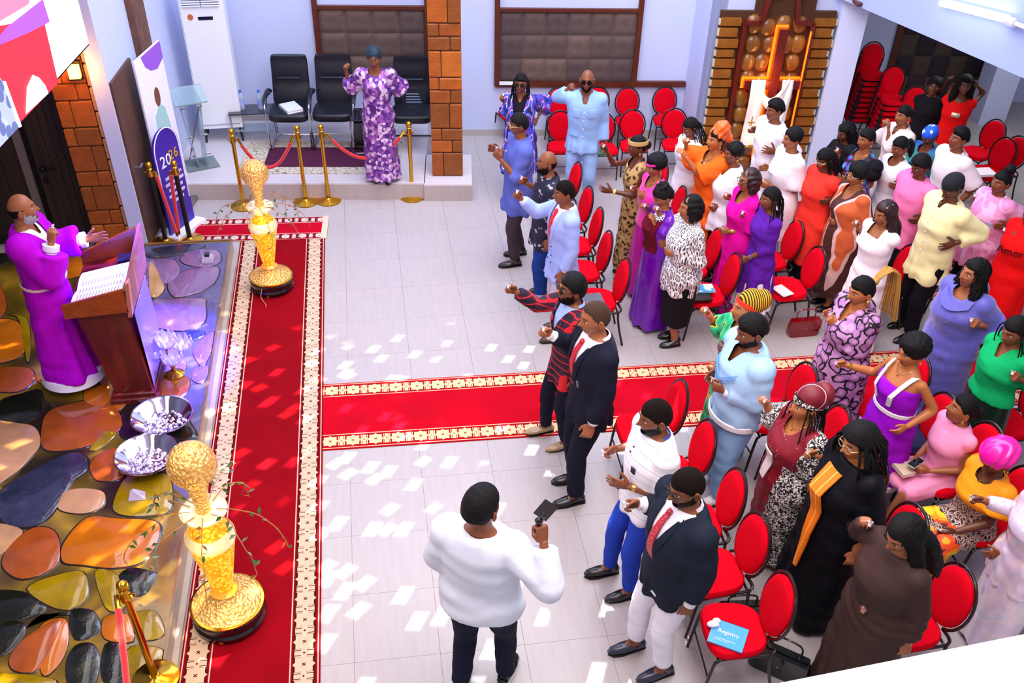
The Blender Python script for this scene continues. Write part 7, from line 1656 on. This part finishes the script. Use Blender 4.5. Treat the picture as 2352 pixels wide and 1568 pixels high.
P('tracksuit', ('bearded man in a pale blue tracksuit with striped V chest', 'the man in the pale blue tracksuit'), 1, hp=(1737, 733), h=1.80, hd=186, fat=1.12, skin='dark', hair='fade', haircol=HAIR, beard=HAIR, top=dict(mat=B['track'], hem=.82, skirt=.225, sl=.92, e=.040, sflare=.008, fold=.013, neck=('v', .12, .45)), bottom=tr(B['trackp'], e=.034, knee=.085, ankle=.085), R=(1632, 862, .0), Rp='relax', L=(1640, 888, .10), Lp='hold', face=(2, 12), feet=((.05, .13), (-.02, -.13)), shoe=('white', 'sneaker'),
  extras=(ex_cuff((1, -1), B['white'], .045, .88), lambda i: [i['patch']('v_stripe', (lambda sd, k: lambda u, v: (sd*(.005+.15*v), 1.235-.012*k+.12*v-(u*.006)))(sd, k), 1, 8, mat('stripe_blue', '#5aa0dc', rough=.7), .050, .003) for sd in (1, -1) for k in (0, 2, 4)], ex_band('waistband', B['white'], .86, .05, .03), ex_collar(B['track'])))
P('maroon_lady', ('woman in maroon headscarf and maroon studded gown with swirl panels', 'the woman in the maroon headscarf'), -1, hp=(1864, 906), h=1.66, sex='f', hd=186, fat=1.24, skin='warm', hair='braids', top=dict(name='gown', mat=B['maroon'], hem=.06, skirt=.25, sl=.5, sflare=.05, e=.028, neck=('scoop', .09), region=(lambda c: ((np.abs(c[:, 1]) > .215) | (c[:, 0] < -.02) | ((c[:, 1] > .02+(c[:, 2]-.1)*.10) & (c[:, 2] < 1.15))), B['swirl'])), R=(1752, 912, .0), Rp='hold', L=(1818, 1195, .06), Lp='relax', face=(0, -4), hat=wrap_hat(mat('scarf_maroon', '#6e0a20', rough=.5, pat='wave', cols=['#6e0a20', '#f0d8d8'], scale=5, stops=[0, .985]), 'tam', B['swirl'], 'headscarf', 0),
  extras=(ex_necklace(), ex_earrings(), ex_watch(1, VB, .03, .006),
   ex_patch('white_applique', mat('applique_white', '#ead8d8', rough=.7, pat='voronoi', cols=['#141014', '#ecdada'], scale=24, stops=[0, .2]), lambda u, v: (-.02-.03*v+.13*(u-.5)*(1-.4*v), 1.22-v*.30), 4, 8, .036, .006)))
P('black_robe', ('woman with gold glasses in a wide black robe with orange sash', 'the woman in the black robe'), -1, hp=(1988, 988), h=1.78, sex='f', hd=188, fat=1.2, skin='warm', hair='twists', glasses='gold', top=dict(name='robe', mat=B['robe'], hem=.03, skirt=.34, curve=.9, sl=.62, sflare=.11, e=.035, neck=('wide', 0), cape=True, fold=.01, pleat=7, pa=.03), R=(1852, 1036, .0), Rp='hold', L='down', face=(0, 8),
  extras=(lambda i: i['patch']('orange_sash', lambda u, v: (.0+.05*v+(u-.5)*(.15*(1-v*.8)), 1.43-v*.85), 5, 16, B['orange'], .058, .010), ex_necklace(), ex_earrings()))
P('brown_dress', ('woman with long straight hair in a draped brown dress', 'the woman in the brown dress'), -1, hp=(2095, 1198), h=1.76, sex='f', hd=192, fat=1.18, skin='mid', hair='longfront', top=dict(name='dress', mat=B['brown'], hem=.03, skirt=.27, sl=.93, e=.018, se=1.0, neck=('crew', 0), ruche=True, pleat=10), R=(1988, 1190, .0), Rp='hold', L=(2060, 1500, .0), Lp='relax', face=(0, 26), extras=(lambda i: (lambda mb: (mb.ball(i['P3'](i['surf'](1.06, .05, .03), .05, 1.06), (.02, .03, .03), 6, 5), mb.build('brooch', mat('rose_gold', '#c08a78', metal=.8, rough=.25), i['root'])))(MB()), ex_watch(1, mat('pearl', '#efe4dc', rough=.2, coat=.5), .028, .006)))
P('irid_lady', ('woman in a shiny iridescent white outfit at the right edge', 'the woman in the iridescent white outfit'), -1, base=(4.24, 3.92), hp=(0, 0), h=1.64, sex='f', hd=190, fat=1.12, skin='dark', hair='crop', top=dict(mat=B['irid'], hem=.72, skirt=.23, sl=.93, e=.024, neck=('v', .1, .4)), bottom=dict(kind='skirt', mat=B['irid'], hem=.04, skirt=.22, pleat=5), R=(2232, 1142, .0), Rp='hold', L=(2222, 1290, .10), Lp='open', face=(0, 20), extras=(ex_necklace(),), shoe=('silver', 'heel'))
i = P('pink_seated', ('seated woman in a sleeveless pink dress looking up with a phone in her hands', 'the seated woman in pink'), None, hp=(2205, 955), h=1.66, seated=True, sex='f', hd=186, base=(4.40, 5.22), skin='mid', hair='bun', top=dict(name='dress', mat=B['pinkd'], hem=.55, sl=.12, e=.014, neck=('crew', 0)), R=(.30, -.03, 1.08, 'l'), Rp='relax', L=(.28, .07, 1.06, 'l'), Lp='relax', face=(-20, -14), feet=((.50, .14), (.46, -.14)), shoe=('black', 'flat'), extras=(ex_earrings(), ex_necklace(.08, .03)))
hp_ = i['M'] @ ((Vector(i['hand'][1])+Vector(i['hand'][-1]))/2); t = thing('phone', 'pale green smartphone held by the seated woman in pink', 'phone', hp_+Vector((-.03, 0, .03)), rad(30)); b = MB(); b.rings([[(x_, y_, z_) for x_, y_ in superell(.078, .038, 20, 6)] for z_ in (0, .009)]); b.build('case', mat('phone_green', '#a8c89a', rough=.4), t); b = MB(); b.box((-.07, -.033, .0092), (.07, .033, .0105)); b.build('screen_glass', VB, t, False)
kn = i['M'] @ (Vector(i['legs'][1][1])*.45+Vector(i['legs'][-1][1])*.55); book(0, 0, kn.z+.105, .12, .17, .03, rad(8), 'small cream notebook on the lap of the seated woman in pink', '#d8c6a8', name='notebook', loc=(kn.x+.03, kn.y))
P('pink_bonnet', ('seated woman in a hot pink satin bonnet and orange and animal print dress', 'the woman in the pink bonnet'), -1, hp=(2260, 1025), h=1.64, seated=True, sex='f', hd=188, base=(4.38, 4.66), fat=1.08, skin='deep', hair='crop', top=dict(name='dress', mat=B['ankara'], hem=.2, sl=.0, e=.018, neck=('scoop', .06), region=(lambda c: (c[:, 0] > .22) & (np.abs(np.sin(c[:, 0]*9+c[:, 1]*4)) > .35), B['fire'])), jacket=dict(mat=B['orng'], hem=1.22, sl=.3, sflare=.05, e=.032, neck=('scoop', .05)), R=(2218, 1168, .10), Rp='hold', L=(.36, .12, 1.0, 'l'), Lp='relax', face=(0, 24), hat=wrap_hat(mat('bonnet_satin', '#e8189c', rough=.25, spec=.7), 'bonnet', None, 'bonnet'), extras=(ex_necklace(), ex_earrings()))
i = PEOPLE['pink_bonnet']
P('purple_dress', ('woman with round afro in a purple dress with white lace straps and hem', 'the woman in the lace-trimmed dress'), -1, hp=(2108, 782), h=1.66, sex='f', hd=192, fat=1.1, skin='warm', hair='afro', top=dict(name='dress', mat=B['purpd'], hem=.34, skirt=.28, sl=0, e=.018, topz=1.44, neck=('off', .12), pleat=10), R=(1912, 840, .0) if False else (1922, 832, .0), Rp='hold', L=(2018, 948, .12), Lp='relax', face=(0, 10),
  extras=(lambda i: [i['patch']('lace_strap', (lambda sd: lambda u, v: (sd*(.06+.06*(1-v)+u*.035), 1.46-v*.30))(sd), 3, 8, B['lace'], .024, .008) for sd in (1, -1)], ex_band('waist_lace', B['lace'], 1.08, .022, .022), lambda i: (lambda mb: (mb.rings([[tuple(Vector((r_*.82*math.cos(a), r_*math.sin(a), z_))*i['s']) for a in [2*math.pi*k/36 for k in range(36)]] for r_, z_ in ((.275, .31), (.298, .315), (.300, .36), (.275, .37))], cap=False), mb.build('hem_lace', B['lace'], i['root'])))(MB()), ex_watch(-1), ex_earrings(), ex_necklace()))
P('mauve_floral', ('woman with a gold braided ponytail in a long pink, mauve and black floral dress', 'the woman with the gold ponytail'), 1, hp=(1990, 644), h=1.70, sex='f', hd=190, fat=1.26, skin='warm', hair='goldpony', top=dict(name='dress', mat=B['purpfl'], hem=.04, skirt=.31, sl=.5, sflare=.07, e=.03, neck=('v', .15, .42), pleat=9, pa=.02), R=(1896, 718, .0), Rp='relax', L=(1904, 732, .10), Lp='hold', face=(0, 6), extras=(ex_earrings(r=.018), ex_necklace(), ex_watch(1, mat('pearl', '#efe4dc', rough=.2, coat=.5), .032)))
P('kaftan_lady', ('woman with wavy black hair in a loose lavender chiffon kaftan with sequins', 'the woman in the lavender kaftan'), 1, hp=(2248, 604), h=1.74, sex='f', hd=200, fat=1.18, skin='mid', hair='curlylong', top=dict(name='kaftan', mat=B['kaftan'], hem=.03, skirt=.30, curve=.9, sl=.72, sflare=.10, e=.035, cape=True, neck=('scoop', .06), fold=.012), R=(2158, 682, .0), Rp='relax', L=(2168, 700, .10), Lp='hold', face=(-12, -6),
  extras=(lambda i: (lambda mb: ([mb.ball(i['P3'](i['surf'](z_, y_, .055+.0*abs(y_)), y_, z_), .006, 5, 4) for z_, y_ in [(1.40-k*.021, .10*math.sin(k*1.9)) for k in range(30)]], mb.build('sequins', mat('sequin_silver', '#e8e6ff', rough=.1, metal=.9), i['root'])))(MB()), lambda i: i['patch']('shoulder_scarf', lambda u, v: (-.15+.30*u, 1.46-v*.07-.05*math.sin(u*3.14)), 10, 3, B['kaftan'], .05, .02)))
P('green_pleats', ('woman with long thin braids in a green top and shiny dark green pleated skirt', 'the woman in the green top'), 1, hp=(2346, 736), h=1.66, sex='f', hd=194, fat=1.05, skin='dark', hair='braids', top=dict(mat=B['greentop'], hem=.96, sl=.5, sflare=.05, e=.024, neck=('v', .11, .5)), bottom=dict(kind='skirt', mat=B['pleat'], hem=.12, skirt=.27, pleat=40, pa=.012, top=1.05), R=(2262, 816, .0), Rp='relax', L=(2278, 826, .08), Lp='hold', face=(0, 12))
P('gold_black', ('person in a black and gold print outfit cut off at the right edge', 'the person in black and gold'), None, base=(5.30, 4.80), hp=(0, 0), h=1.64, sex='f', hd=190, fat=1.1, skin='deep', hair='short', top=dict(name='dress', mat=B['blackgold'], hem=.05, skirt=.27, sl=.5, sflare=.04, e=.028), R='chest', L='front', extras=(ex_patch('yellow_bib', mat('bib_yellow', '#f0c818', rough=.6), lambda u, v: (-.13+u*.26, 1.45-v*.14), 6, 3, .034, .006),))
